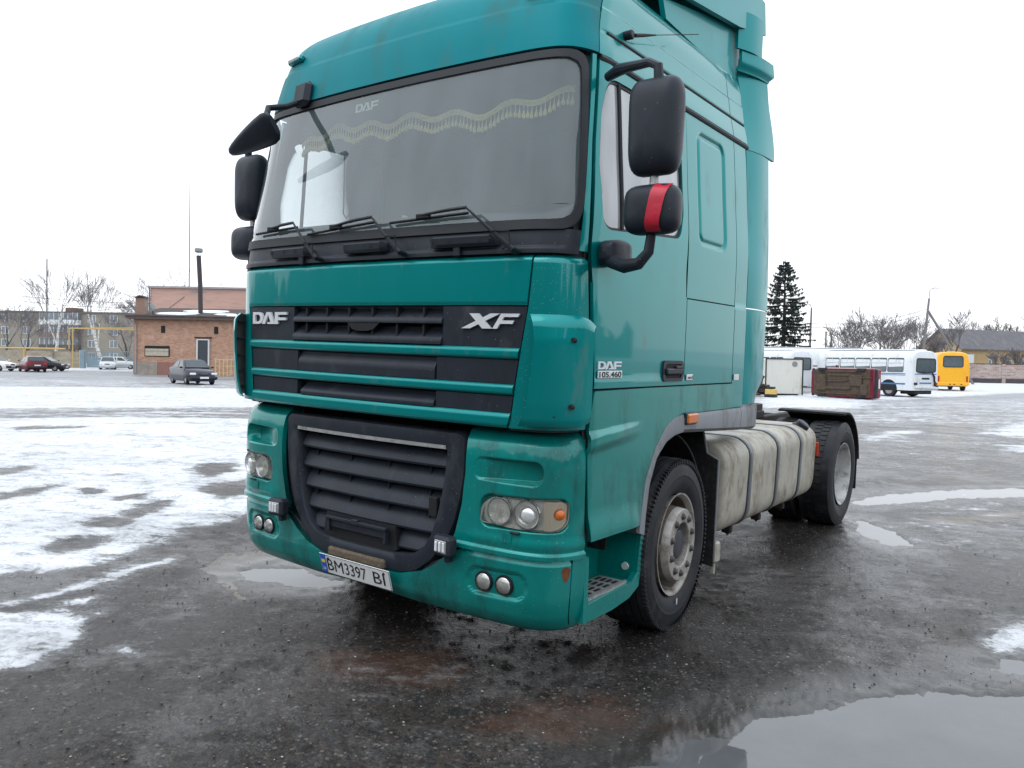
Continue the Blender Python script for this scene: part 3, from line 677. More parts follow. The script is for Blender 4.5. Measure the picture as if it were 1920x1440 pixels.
    fair('fairing_collar', 3.0, 3.53, 2.345, lambda z: lerp_tab(z, [3.0, 3.06, 3.2, 3.37, 3.53], [2.79, 2.80, 2.77, 2.70, 2.66]), lambda z: lerp_tab(z, [3.0, 3.16, 3.4, 3.53], [1.178, 1.148, 1.112, 1.085]), lambda z: lerp_tab(z, [3.0, 3.1, 3.37, 3.53], [1.215, 1.21, 1.19, 1.185]), 12)
    fair('fairing_collar', 3.518, 3.651, 2.30, lambda z: lerp_tab(z, [3.53, 3.57, 3.64], [2.67, 2.715, 2.70]), lambda z: lerp_tab(z, [3.53, 3.57, 3.645], [1.11, 1.135, 1.13]), lambda z: lerp_tab(z, [3.53, 3.565, 3.645], [1.19, 1.215, 1.21]), 8)
    fair('spoiler_end', 3.65, 3.90, 2.25, lambda z: 2.53+.02*(z-3.65), 1.12, 1.185, 6)
    # roof spoiler side and its wing
    a = MB()
    prof = [(1.25, 3.50), (2.34, 3.44), (2.36, 3.62), (2.62, 3.60), (2.68, 3.86), (2.3, 3.80), (1.9, 3.73), (1.2, 3.60)]
    a.prism(prof, sg*1.055, sg*1.085, 'YZ'); a.build('spoiler_side', M_teal_fair, truck, smooth=0)
    a = MB(); prof = [(1.25, 3.64), (2.2, 3.765), (2.70, 3.87), (2.66, 4.08), (2.3, 4.10), (1.5, 3.92), (1.15, 3.76)]
    a.prism(prof, sg*1.11, sg*1.145, 'YZ'); a.build('spoiler_wing', M_teal_fair, truck, smooth=0)
a = MB(); V = []                                            # roof spoiler top
ys = [(.80, 3.56), (.82, 3.69), (.90, 3.755), (1.4, 3.88), (2.2, 4.03), (2.66, 4.06), (2.66, 3.6)]
for y, z in ys:
    for i in range(13):
        x = -1.09+2.18*i/12; e = (abs(x)/1.09)**4; V.append((x*(1 if y > 1 else .93), y+.16*e*(1 if y < 1.3 else 0), z-.05*e*(1 if z > 3.65 else 0)))
a.add(V, [(j*13+i, j*13+i+1, (j+1)*13+i+1, (j+1)*13+i) for j in range(len(ys)-1) for i in range(12)]); a.build('roof_spoiler', M_teal_low, truck, smooth=50)

# door badges
lo_l = [o for o in truck.children if o.name.startswith('door') and not o.name.startswith('door_')][0]
letters('maker_badge', L_D(0, .32)+L_A(.29, .66)+L_F(.67, 1), .355, .585, 1.528, 1.566, lo_l, off=.006, depth=.006, surf='side')
a = MB(); a.box((1.2515, .470, 1.503), (.006, .236, .036), .002); nb = a.build('power_badge', M_badge, lo_l)
M4 = Matrix(((0, 0, 1, 1.2552), (1, 0, 0, .470), (0, 1, 0, 1.503), (0, 0, 0, 1)))
text_obj('power_lettering', '105.460', .038, .0006, M_ink, lo_l, M4, width=.215, bold=.0008)
a = MB(); a.box((1.2515, 1.405, 1.478), (.006, .085, .034), .002); nb = a.build('small_badge', M_badge, truck)
M4 = Matrix(((0, 0, 1, 1.2552), (1, 0, 0, 1.412), (0, 1, 0, 1.478), (0, 0, 0, 1)))
text_obj('badge_lettering', 'euro5', .028, .0006, M_ink, nb, M4, width=.07)
a = MB(); a.box((1.2515, 2.15, 1.47), (.004, .085, .038), .001); a.build('small_badge', M_white, truck)
# ---- headlight pods and bumper
def sd_round(a, b, ca, cb, ha, hb, r):
    qa = np.abs(a-ca)-ha+r; qb = np.abs(b-cb)-hb+r
    return np.hypot(np.maximum(qa, 0), np.maximum(qb, 0))+np.minimum(np.maximum(qa, qb), 0)-r
def pod_d(s, v):
    a = np.abs(s)
    d1 = sd_round(a, v, .93, 1.035-.0*(a-.9), .185, .052, .045)          # air inlet, deepest at its outer end
    rec = -.080*smoothstep(.006, -.008, d1)*smoothstep(.72, 1.06, a)
    d2 = sd_round(a, v, 1.03, .842+.02*(a-1.03), .225, .073, .05)         # lamp recess
    rec2 = -.026*smoothstep(.010, -.004, d2)
    bead = .008*np.exp(-((v-.700)/.03)**2)*smoothstep(.7, .8, a)
    lowlip = .014*smoothstep(.668, .655, v)
    return rec+rec2+bead+lowlip
pin = lambda v: np.interp(np.asarray(v, float), [.62, .7, .85, 1.0, 1.19, 1.24], [.612, .655, .690, .700, .695, .69])
pout = lambda v: np.interp(np.asarray(v, float), [.62, .9, 1.1, 1.2, 1.24], [1.372, 1.352, 1.335, 1.32, 1.30])
for sg in (1, -1):
    a = (pin, pout) if sg > 0 else (lambda v: -pout(v), lambda v: -pin(v))
    pod = grid_panel('headlight_pod', a[0], a[1], .636, 1.232, 110, 100, M_teal_low, truck, T=LOW, disp=pod_d, lip=.03, ld=.10)
    HLo = rounded([(.800, .778), (1.19, .766), (1.258, .80), (1.258, .905), (1.22, .915), (.86, .908), (.806, .86)], [.025, .05, .05, .045, .02, .05, .03], 5)
    fl = (lambda o: o) if sg > 0 else mir
    hl = ring_panel('headlight', fl(HLo), M_lampbody, truck, T=LOW, rings=4, n=80, off=-.024, lip=.02, liner=False)
    ring_panel('lamp_glass', fl(HLo), M_lens, hl, T=LOW, rings=6, n=80, off=.0, lip=.02, liner=False)
    for sx, r, kind in ((.905, .060, 0), (1.052, .062, 1)):
        p, nn = on(sg*sx, .842, -.006, LOW); nn = (nn+Vector((0, -1.2, 0))).normalized(); a = MB()
        if kind == 0: a.lathe([(0, .008), (-.02, .02), (.006, r*.8), (.016, r), (.012, r+.004)], 28, 'X')
        else: a.lathe([(.026, 0), (.024, .018), (.016, .036), (.002, .046), (.006, r-.006), (.014, r), (.006, r+.005)], 28, 'X')
        q = nn.to_track_quat('X', 'Z').to_matrix().to_4x4(); q.translation = p-nn*.012
        ri = MB(); ri.lathe([(.010, r+.001), (.019, r+.003), (.018, r+.008), (.004, r+.010)], 28, 'X'); ri.v = [tuple(q @ Vector(w)) for w in ri.v]; ri.build('lamp_ring', M_chrome, hl)
        a.v = [tuple(q @ Vector(w)) for w in a.v]; a.build('reflector', M_refl, hl)
    IN = rounded([(1.135, .772), (1.19, .770), (1.252, .80), (1.252, .90), (1.215, .909), (1.13, .909)], [.01, .05, .05, .045, .02, .01], 5)
    ring_panel('indicator', fl(IN), mat('indicator_silver', (.90, .80, .66), rough=.22, metal=.2, var=.2, vscale=60, stretch=(6, 1, 1)), hl, T=LOW, rings=3, n=60, off=-.014, lip=.01, liner=False)
    IN = rounded([(1.165, .800), (1.244, .80), (1.250, .895), (1.17, .904)], [.04, .03, .03, .04], 4)
    p, nn = on(sg*1.213, .850, -.006, LOW); a = MB(); a.lathe([(.020, 0), (.018, .012), (.010, .024), (-.004, .028), (-.012, .032)], 20, 'X'); q = nn.to_track_quat('X', 'Z').to_matrix().to_4x4(); q.translation = p-nn*.004; a.v = [tuple(q @ Vector(w)) for w in a.v]; a.build('indicator_bulb', M_oran, hl)
    ring_panel('washer_cover', fl([(.935, .700), (.985, .700), (.985, .745), (.935, .745)]), M_teal_low, truck, T=LOW, rings=2, n=32, off=.011, lip=.006, liner=False)
    a = MB(); p, nn = on(sg*1.0, .752, -.004, LOW); a.box(p, (.055, .03, .012), .004); a.build('washer_nozzle', M_blk, truck)
def bum_d(s, v):
    a = np.abs(s); d = sd_round(a, v, .905, .492+.015*(a-.9), .165, .062, .06)
    return -.008*np.exp(-(d/.008)**2)-.012*smoothstep(.0, -.012, d)-.012*smoothstep(.60, .63, v)
btop = lambda s: np.interp(np.abs(s), [0, .20, .30, .45, .55, .63, .70, 1.4], [.425, .425, .43, .47, .53, .60, .628, .632])
def bumper(u): s = -1.292+2.584*np.asarray(u, float); return btop(s)
grid_panel('bumper', -1.292, 1.292, lambda u: .275+.03*np.exp(-((np.asarray(u)-.5)/.14)**2), bumper, 190, 44, M_teal_low, truck, T=LOW, disp=bum_d, lip=.03)
for sg in (1, -1):
    for sx in (.832, .946):
        a = MB(); p, nn = on(sg*sX(sx, .49, LOW), .49, -.016, LOW); nn = (nn+Vector((0, -2, 0))).normalized(); q = nn.to_track_quat('X', 'Z').to_matrix().to_4x4(); q.translation = p
        a.lathe([(.024, .0), (.022, .02), (.014, .037), (.010, .041)], 24, 'X'); a.v = [tuple(q @ Vector(w)) for w in a.v]; fo = a.build('fog_lamp', M_refl, truck)
        a = MB(); a.lathe([(.004, .040), (.016, .041), (.018, .048), (-.004, .052)], 24, 'X'); a.v = [tuple(q @ Vector(w)) for w in a.v]; a.build('lamp_ring', M_blk2, fo)
        a = MB(); a.lathe([(.028, .0), (.0265, .02), (.020, .039)], 24, 'X'); a.v = [tuple(q @ Vector(w)) for w in a.v]; a.build('lamp_glass', M_lens, fo)
    # add-on LED lamp
    c = Vector((sg*.645, -.012, .645)); a = MB(); rz = Matrix.Rotation(-.12*sg, 3, 'Z'); a.box(c, (.118, .07, .098), .014, rz); le = a.build('work_lamp', M_blk, truck)
    a = MB(); a.box(c+Vector((0, -.030, .0)), (.086, .018, .066), .006, rz); a.build('lamp_face', M_alu, le)
    for k in (-1, 0, 1):
        a = MB(); a.box(c+Vector((k*.024, -.041, 0)), (.016, .010, .050), .005, rz); a.build('led_bar', M_ledw, le)
    a = MB(); a.box(c+Vector((0, .03, -.062)), (.03, .04, .05), .004); a.build('lamp_bracket', M_blk, le)
# step well at the cab corner
for sg in (1, -1):
    a = MB(); prof = [(.335, .30), (.62, .300), (.80, .318), (.905, .36), (.955, .63), (.945, .695), (.915, .690), (.88, .44), (.82, .40), (.375, .385), (.37, .62), (.335, .632)]
    rings = []
    for x, k in ((1.234, 0), (1.222, 1)): pass
    a.prism(prof, sg*1.20, sg*1.232, 'YZ')
    a.prism([(.335, .31), (.90, .33), (.90, .39), (.335, .39)], sg*.98, sg*1.215, 'YZ')            # tray
    a.prism([(.875, .36), (.93, .36), (.95, .69), (.905, .69)], sg*.98, sg*1.215, 'YZ')            # rear wall
    a.prism([(.30, .31), (.93, .31), (.95, .70), (.90, 1.0), (.30, 1.0)], sg*.965, sg*.99, 'YZ')               # inner wall
    stp = a.build('step_well', M_teal_low, truck, smooth=30)
    a = MB(); x0, x1, y0, y1 = 1.05, 1.215, .41, .80
    a.box((sg*(x0+x1)/2, (y0+y1)/2, .398), (x1-x0, y1-y0, .016), .003)
    for i in range(26): a.box((sg*(x1-.004), y0+.012+i*(y1-y0-.024)/25, .408), (.014, .006, .012))
    tr_ = a.build('step_tread', M_alu, stp)
    for i in range(4):
        for j in range(4):
            b = MB(); b.box((sg*(x0+.025+i*.034), y0+.055+j*.09, .4068), (.020, .055, .003), .001); b.build('tread_slot', M_blk2, tr_, smooth=0)
    a = MB(); a.lathe([(0, 0), (0, .02), (.01, .022)], 12, 'Y', (sg*1.16, .872, .46)); a.build('step_lamp', M_refl, stp)
    a = MB(); p, nn = on(sg*1.262, .575, .0135, LOW)                                               # rust bite on the bumper corner
    r_ = ring_panel('rust_patch', [(sg*(1.262+.022*math.cos(t)*(1+.3*math.sin(3*t))), .565+.045*math.sin(t)*(1+.2*math.cos(2*t))) for t in np.linspace(0, 2*math.pi, 20, endpoint=False)], M_rust, truck, T=LOW, rings=2, n=24, off=.0015, lip=0, liner=False)
# ---- lower grille
go = [(0, 1.195), (.66, 1.190), (.690, 1.16), (.688, 1.0), (.672, .88), (.640, .75), (.595, .65), (.50, .53), (.40, .455), (.30, .428), (0, .425)]
gi = [(0, 1.118), (.565, 1.115), (.574, 1.09), (.566, 1.0), (.553, .90), (.525, .77), (.487, .66), (.44, .585), (.37, .54), (.28, .527), (0, .525)]
def full(h): return h+[(-x, z) for x, z in h[-2:0:-1]]
def gy(x): return .028+.075*(x/.95)**2
GO = resample(full(go), 160); GI = resample(full(gi), 160)
a = MB(); V = []
for t, dy in ((0, .075), (0, .022), (.07, .006), (.5, .0), (.93, .004), (1.0, .014), (1.0, .10)):
    for k in range(160):
        p = GO[k]*(1-t)+GI[k]*t; V.append((p[0], gy(p[0])+dy, p[1]))
a.add(V, [(j*160+k, j*160+(k+1) % 160, (j+1)*160+(k+1) % 160, (j+1)*160+k) for j in range(6) for k in range(160)])
gf = a.build('lower_grille', M_blk, truck, smooth=50)
a = MB(); n_ = 24; V = []
for i in range(n_+1):
    x = -.572+1.144*i/n_
    for dy, z in ((.004, 1.100), (-.010, 1.103), (-.010, 1.121), (.004, 1.124)): V.append((x, gy(x)+dy+.012, z))
a.add(V, [(i*4+j, i*4+j+1, (i+1)*4+j+1, (i+1)*4+j) for i in range(n_) for j in range(3)]+[(0, 1, 2, 3), (n_*4, n_*4+1, n_*4+2, n_*4+3)])
a.build('chrome_strip', M_alu, gf)
hw = lambda z: float(np.interp(z, [p[1] for p in gi[:0:-1]], [p[0] for p in gi[:0:-1]]))
for sg in (1, -1):
    a = (lambda v: 1.2985+0*np.asarray(v, float), lambda v: sY(.345, v, LOW)) if sg > 0 else (lambda v: -sY(.345, v, LOW), lambda v: -1.2985+0*np.asarray(v, float))
    grid_panel('bumper_corner', a[0], a[1], .285, .632, 12, 30, M_teal_low, truck, T=LOW, lip=.03)
for k, zc in enumerate((1.022, .908, .793, .678, .570)):
    segs = [(-1, 1)] if k < 4 else [(-1, -.30), (.24, 1)]
    for s0, s1 in segs:
        a = MB(); V = []; n_ = 22
        for i in range(n_+1):
            for j, (dz, dy) in enumerate(((.090, .118), (.072, .100), (.034, .066), (.008, .050), (-.008, .043), (-.020, .048), (-.026, .080))):
                w = hw(max(.53, zc+dz))-.012; x0 = s0*w if abs(s0) == 1 else s0; x1 = s1*w if abs(s1) == 1 else s1
                x = x0+(x1-x0)*i/n_; V.append((x, gy(x)+dy-.012, zc+dz))
        a.add(V, [(i*7+j, i*7+j+1, (i+1)*7+j+1, (i+1)*7+j) for i in range(n_) for j in range(6)]); a.build('grille_slat', M_blk, gf, smooth=40)
for x in (-.45, -.155, .145, .43):
    a = MB(); z1 = 1.105; z0 = .60 if abs(x) > .3 else .66; a.box((x, gy(x)+.115, (z0+z1)/2), (.008, .10, z1-z0), .001); a.build('grille_rib', M_blk2, gf, smooth=0)
a = MB(); a.prism([(-.32, .545), (-.30, .66), (.24, .66), (.26, .54), (.1, .47), (-.2, .47)], .055, .11, 'XZ'); a.build('tow_hatch_hole', M_blk2, gf, smooth=0)
a = MB(); a.box((-.02, .020, .645), (.47, .03, .018), .003); a.box((-.02, .032, .615), (.44, .012, .05), .003); a.box((-.24, .028, .60), (.02, .03, .07), .003); a.box((.2, .028, .60), (.02, .03, .07), .003); a.box((-.02, .018, .648), (.05, .03, .03), .004)
a.build('broken_flap', M_blk, gf)
a = MB(); a.box((.49, gy(.49)+.028, .80), (.055, .03, .10), .004); a.build('latch_hole', M_blk2, gf, smooth=0)
a = MB(); a.box((0, .25, .82), (1.35, .02, .78)); a.build('grille_backing', M_blk2, gf, smooth=0)
a = MB(); a.box((-.02, .06, .455), (.44, .10, .05), .01); a.build('muddy_crossbar', M_rust if False else mat('dried_mud', (.13, .10, .07), rough=.95, var=.4, vscale=40, bump=.004, bscale=60), truck)
# number plate
pl = MB(); rot = Matrix.Rotation(.27, 3, 'X'); pc = Vector((0, .0, .388)); pl.box(pc, (.545, .006, .115), .002, rot); plate = pl.build('number_plate', M_white, truck)
def onplate(x, z, o): return pc+rot @ Vector((x, -.003-o, z))
def prect(name, x0, x1, z0, z1, mt, o=.0012):
    b = MB(); b.add([onplate(x0, z0, o), onplate(x1, z0, o), onplate(x1, z1, o), onplate(x0, z1, o)], [(0, 1, 2, 3)]); return b.build(name, mt, plate, smooth=0)
prect('blue_field', -.268, -.222, -.054, .054, M_blue); prect('flag_half', -.26, -.23, .005, .025, M_yel, .002)
for nme, x0, x1, z0, z1 in (('plate_border', -.272, .272, .0530, .0565), ('plate_border', -.272, .272, -.0565, -.0530), ('plate_border', .2690, .2722, -.056, .056)): prect(nme, x0, x1, z0, z1, M_ink)
R4 = rot.to_4x4() @ Matrix(((1, 0, 0, 0), (0, 0, -1, 0), (0, 1, 0, 0), (0, 0, 0, 1)))
def ptext(txt, x, size, w, mt):
    m4 = R4.copy(); m4.translation = onplate(x, 0, .0015); return text_obj('plate_lettering', txt, size, .0004, mt, plate, m4, width=w, bold=-.0003)
ptext('BM', -.152, .100, .125, M_ink); ptext('3397', .010, .100, .165, M_ink); ptext('BI', .190, .100, .085, M_ink)
m4 = R4.copy(); m4.translation = onplate(-.245, -.03, .002); text_obj('country_code', 'UA', .026, .0003, M_white, plate, m4, width=.026)
for x in (-.20, .232):
    b = MB(); p = onplate(x, .036, 0); b.lathe([(0, 0), (-.004, 0), (-.005, .006), (0, .007)], 10, 'Y', p); b.build('plate_screw', M_blk2, plate)
# radiator behind the gap
mb = MB(); mb.box((0, .30, 1.22), (.72, .03, .30)); mb.build('radiator', mat('radiator_core', (.10, .075, .045), rough=.8, var=.4, vscale=60, stretch=(1, 1, 12)), truck, smooth=0)
mb = MB(); mb.box((0, .50, 1.08), (1.85, .25, .90)); mb.build('engine_bulkhead', M_chas, truck, smooth=0)
mb = MB(); mb.box((0, .36, 1.245), (1.9, .05, .03)); mb.box((-.40, .26, 1.22), (.03, .06, .10)); mb.box((.42, .26, 1.22), (.03, .06, .10)); mb.build('front_crossmember', M_chas, truck)

# ---- mirrors
def shell(c, hx, hy, hz, nx=18, e=4.0, taper=0.0, top=0.0):
    """rounded housing: superellipsoid, thin in y"""
    a = MB(); V = []; nu, nv = 32, 18
    for j in range(nv+1):
        ph = -math.pi/2+math.pi*j/nv
        for i in range(nu):
            th = 2*math.pi*i/nu
            f = lambda w, p: math.copysign(abs(w)**p, w)
            cx, cz = f(math.cos(th), 2/e), f(math.sin(th), 2/e); k = f(math.cos(ph), .55); y = f(math.sin(ph), .9)
            V.append((c[0]+hx*cx*k*(1+taper*cz), c[1]+hy*y, c[2]+hz*cz*k))
    a.add(V, [(j*nu+i, j*nu+(i+1) % nu, (j+1)*nu+(i+1) % nu, (j+1)*nu+i) for j in range(nv) for i in range(nu)]); return a
M_mir = mat('mirror_glass', (.75, .77, .78), rough=.02, metal=1.0, var=0)
for sg in (1, -1):
    fx_ = 0.0 if sg > 0 else -.155
    a = MB(); a.tube([(sg*1.22, .395, 2.905), (sg*1.30, .36, 2.915), (sg*(1.40+fx_*.7), .30, 2.895), (sg*(1.50+fx_), .27, 2.885), (sg*(1.545+fx_), .265, 2.86), (sg*(1.55+fx_), .27, 2.79)], [.022, .028, .022, .020, .022, .024], 10)
    ar = a.build('mirror_arm', M_blk, truck)
    a = MB(); a.tube([(sg*(1.53+fx_), .30, 2.42), (sg*(1.53+fx_), .30, 2.30)], .019, 10); a.build('mirror_stem', M_blk, ar)
    a = MB(); a.tube([(sg*1.31, .34, 2.035), (sg*(1.40+fx_*.6), .30, 2.005), (sg*(1.48+fx_), .28, 2.01), (sg*(1.525+fx_), .285, 2.06), (sg*(1.535+fx_), .295, 2.17)], [.035, .034, .028, .024, .021], 12); a.build('lower_arm', M_blk, ar)
    a = shell((sg*1.295, .40, 2.075), .055, .105, .062, e=5); a.build('arm_foot', M_blk, ar)
    a = MB(); a.tube([(sg*(1.531+fx_), .3, 2.395), (sg*(1.531+fx_), .3, 2.335)], .0205, 10); a.build('worn_metal', M_alu, ar)
    a = shell((sg*(1.535+fx_), .29, 2.605), .122, .085, .213, e=5.2, taper=.03); mm = a.build('mirror_housing', M_blk, truck)
    a = MB(); a.box((sg*(1.535+fx_), .365, 2.605), (.165, .004, .295), .001); a.build('mirror_face', M_mir, mm, smooth=0)
    a = shell((sg*(1.535+fx_*.85), .29, 2.245), .130, .085, .110, e=4.2); m2 = a.build('wide_mirror_housing', M_blk, truck)
    a = MB(); a.box((sg*(1.535+fx_*.85), .365, 2.245), (.175, .004, .145), .001); a.build('mirror_face', M_mir, m2, smooth=0)
    if sg > 0:
        a = MB(); V = []
        for k in range(13):
            t = -1+2*k/12; xc = 1.588+.020*t; z = 2.245+.104*t
            for dx in (-.034, .034):
                hx, hz, hy = .130, .110, .085; rx = (xc+dx-1.535)/hx; rz = (z-2.245)/hz
                q = min(.999, (abs(rx)**4.2+abs(rz)**4.2)**(1/4.2)); y = hy*math.sqrt(1-q**(2/.55))**.9
                V.append((xc+dx, .29-y-.010-.003*random.random(), z))
        a.add(V, [(2*k, 2*k+1, 2*k+3, 2*k+2) for k in range(12)]); a.build('red_tape', M_tape, m2)
# front close-view mirror
a = MB(); p, nn = on(-.745, 3.062, .022); rot = nn.to_track_quat('Y', 'Z').to_matrix(); a.box(p, (.145, .06, .15), .026, rot); fb = a.build('front_mirror_foot', M_blk, truck)
a = MB(); a.tube([p+Vector((-.02, -.03, -.05)), p+Vector((-.03, -.10, -.09)), p+Vector((-.06, -.20, -.12)), Vector((-.70, -.12, 2.81))], [.017, .018, .019, .020], 10); a.build('front_mirror_arm', M_blk, fb)
A = np.array([-1.045, -.10, 2.715]); B_ = np.array([-.60, -.12, 2.81]); a = MB(); V = []; m_ = 10
prof = [(0, .012, .010), (.03, .030, .016), (.12, .045, .020), (.3, .066, .024), (.5, .084, .027), (.7, .098, .029), (.86, .104, .029), (.95, .095, .026), (1.0, .07, .016)]
up_ = np.array([-.10, -.55, .83]); up_ /= np.linalg.norm(up_); ax = (B_-A)/np.linalg.norm(B_-A); nrm = np.cross(ax, up_)
for t, hw_, th in prof:
    c = A+(B_-A)*t
    for k in range(m_*2):
        an = math.pi*k/m_; V.append(tuple(c+up_*math.copysign(abs(math.cos(an))**.7, math.cos(an))*hw_*.85+nrm*math.sin(an)*th))
k = m_*2
a.add(V, [(j*k+i, j*k+(i+1) % k, (j+1)*k+(i+1) % k, (j+1)*k+i) for j in range(len(prof)-1) for i in range(k)]+[tuple(range(k)), tuple((len(prof)-1)*k+i for i in range(k))])
fm = a.build('front_mirror_housing', M_blk, fb)
# aerial
p, nn = on(1.578, 3.20, .015); a = MB(); a.lathe([(-.02, 0), (-.02, .022), (.03, .024), (.036, .018), (.036, 0)], 14, 'X', p); an = a.build('aerial', M_blk, truck)
a = MB(); q = p+Vector((.035, .02, 0)); d = Vector((.02, .72, .24)); a.tube([q, q+d*.12, q+d*.3], [.010, .009, .004], 8); a.tube([q+d*.3, q+d], .0022, 6); a.build('aerial_rod', M_chas, an)

# ---- wheels
def tyre_mesh(x0, x1, r, rim, blocks):
    w = x1-x0; mid = (x0+x1)/2; a = MB(); hb = w/2
    side_ = [(.60, rim), (.78, rim+.012), (.93, rim+.05), (1.0, rim+.10), (1.0, rim+.118), (1.01, rim+.122), (1.0, rim+.128), (.985, rim+.15), (.955, rim+.178), (.90, r-.022), (.86, r-.006)]
    tread = []
    for c in (.62, .31, 0, -.31, -.62):
        tread += [(c+.035, r), (c+.028, r-.012), (c-.028, r-.012), (c-.035, r)]
    prof = [(mid+hb*q, rr) for q, rr in side_]+([(mid+hb*q, rr) for q, rr in tread] if not blocks else [(mid+hb*.7, r-.006), (mid, r-.003), (mid-hb*.7, r-.006)])+[(mid-hb*q, rr) for q, rr in side_[::-1]]
    a.lathe(prof, 84, 'X')
    if blocks:
        nb = 52
        for k in range(nb):
            for j, (q0, q1) in enumerate(((-.86, -.48), (-.42, -.04), (.04, .42), (.48, .86))):
                t0 = 2*math.pi*(k+(.5 if j % 2 else 0))/nb; t1 = t0+2*math.pi/nb*.72; rr = r+.004; P = []
                for rad in (r-.015, rr-(.010 if abs(q0+q1) > 1 else 0)):
                    for t in (t0, t1):
                        for q in (q0, q1): P.append((mid+hb*q, rad*math.cos(t), rad*math.sin(t)))
                a.add(P, [(4, 5, 7, 6), (0, 1, 5, 4), (2, 6, 7, 3), (0, 4, 6, 2), (1, 3, 7, 5)])
    else:
        for k in range(110):                       # shoulder sipes
            for q in (.88, -.88):
                t = 2*math.pi*k/110; dt = .012; P = []
                for rad in (r-.030, r-.004):
                    for tt in (t-dt, t+dt):
                        for dx in (-.02, .018): P.append((mid+hb*(q+math.copysign(.0, q))+dx*math.copysign(1, q)*1.0, rad*math.cos(tt), rad*math.sin(tt)))
                a.add(P, [(4, 5, 7, 6), (0, 1, 5, 4), (2, 6, 7, 3), (0, 4, 6, 2), (1, 3, 7, 5)])
    return a
RAD = .505
def wheel(sg, y, xt0, xt1, front, label=None):
    c = Vector((sg*0, y, .4895))
    def place(mb_, name, mt, par, sm=40):
        st_ = .065*sg if front else 0.0; mb_.v = [(sg*((p[0]-1.0)*math.cos(st_)-sg*p[1]*math.sin(st_)+1.0), p[1]*math.cos(st_)+sg*(p[0]-1.0)*math.sin(st_)+y, p[2]+.4895) for p in mb_.v]; return mb_.build(name, mt, par, smooth=sm)
    if front:
        a = MB(); F0 = xt1-.012
        a.lathe([(F0-.06, .277), (F0-.01, .288), (F0, .302), (F0+.004, .302), (F0+.002, .292), (F0-.014, .280), (F0-.03, .276)], 64, 'X')
        a.lathe([(F0-.012, .217), (F0+.026, .212), (F0+.032, .206), (F0+.032, .134), (F0+.026, .128), (F0-.03, .125)], 64, 'X')
        rim = place(a, 'wheel', M_rim, truck)
        a = MB(); a.lathe([(F0-.028, .2765), (F0-.09, .268), (F0-.125, .255), (F0-.125, .230), (F0-.06, .222), (F0-.010, .2165)], 48, 'X'); place(a, 'rim_well', mat('rim_well_dirt_shade', (.11, .09, .075), rough=.7, var=.4, vscale=14, dirt=(.30, .28, .25), dirt_amt=.25, dscale=9), rim)  # dirty recess, its shade worked into the dark base colour
        a = MB(); a.lathe([(F0-.03, .126), (F0-.03, .09), (F0+.01, .085), (F0+.014, .07), (F0+.014, 0)], 40, 'X'); place(a, 'hub', mat('hub_dark', (.06, .065, .075), rough=.5, metal=.4, var=.3, vscale=20), rim)
        for k in range(10):
            t = 2*math.pi*(k+.5)/10; a = MB(); a.lathe([(F0+.030, .023), (F0+.036, .022), (F0+.038, .0165), (F0+.046, .0155), (F0+.049, .011), (F0+.049, 0)], 12, 'X', (0, .1675*math.cos(t), .1675*math.sin(t))); place(a, 'wheel_nut', mat('nut_dark', (.10, .095, .09), rough=.45, metal=.5, var=.3, vscale=30), rim)
        for k in range(10):
            t = 2*math.pi*k/10; a = MB(); a.lathe([(F0-.062, .0), (F0-.055, .022)], 10, 'X', (0, .246*math.cos(t), .246*math.sin(t)))
        ty = tyre_mesh(xt0, xt1, RAD, .285, False); place(ty, 'tyre', M_tyre, rim, 32)
        M4 = Matrix.Identity(4)
        if sg > 0:
            for txt, an, wd in (('CORDUM', .0, .30),):
                pass
            a = MB(); a.box((xt1+.001, -.02, -.345), (.003, .012, .034)); a.v = [(p[0], p[1]+.03, p[2]) for p in a.v]; place(a, 'balance_sticker', M_white, rim)
    else:
        a = MB(); F0 = xt1-.012
        a.lathe([(F0-.05, .277), (F0-.01, .288), (F0, .302), (F0+.004, .302), (F0, .290), (F0-.02, .279), (F0-.08, .268), (F0-.145, .256), (F0-.165, .235), (F0-.172, .20), (F0-.172, .135), (F0-.16, .125)], 64, 'X')
        rim = place(a, 'wheel', M_rimr, truck)
        a = MB(); a.lathe([(F0-.17, .128), (F0-.13, .118), (F0-.10, .10), (F0-.095, .05), (F0-.095, 0)], 36, 'X'); place(a, 'hub', M_rim, rim)
        for k in range(10):
            t = 2*math.pi*(k+.5)/10; a = MB(); a.lathe([(F0-.172, .02), (F0-.14, .0165), (F0-.138, 0)], 8, 'X', (0, .1675*math.cos(t), .1675*math.sin(t))); place(a, 'wheel_nut', M_alu, rim)
        place(tyre_mesh(xt0, xt1, RAD, .285, True), 'tyre', M_tyre, rim, 32)
        place(tyre_mesh(xt0-.345, xt1-.345, RAD, .285, True), 'inner_tyre', M_tyre, rim, 32)
    return rim
YF, YR = 1.405, 5.19
for sg in (1, -1):
    wheel(sg, YF, .905, 1.222, True); wheel(sg, YR, .920, 1.232, False)
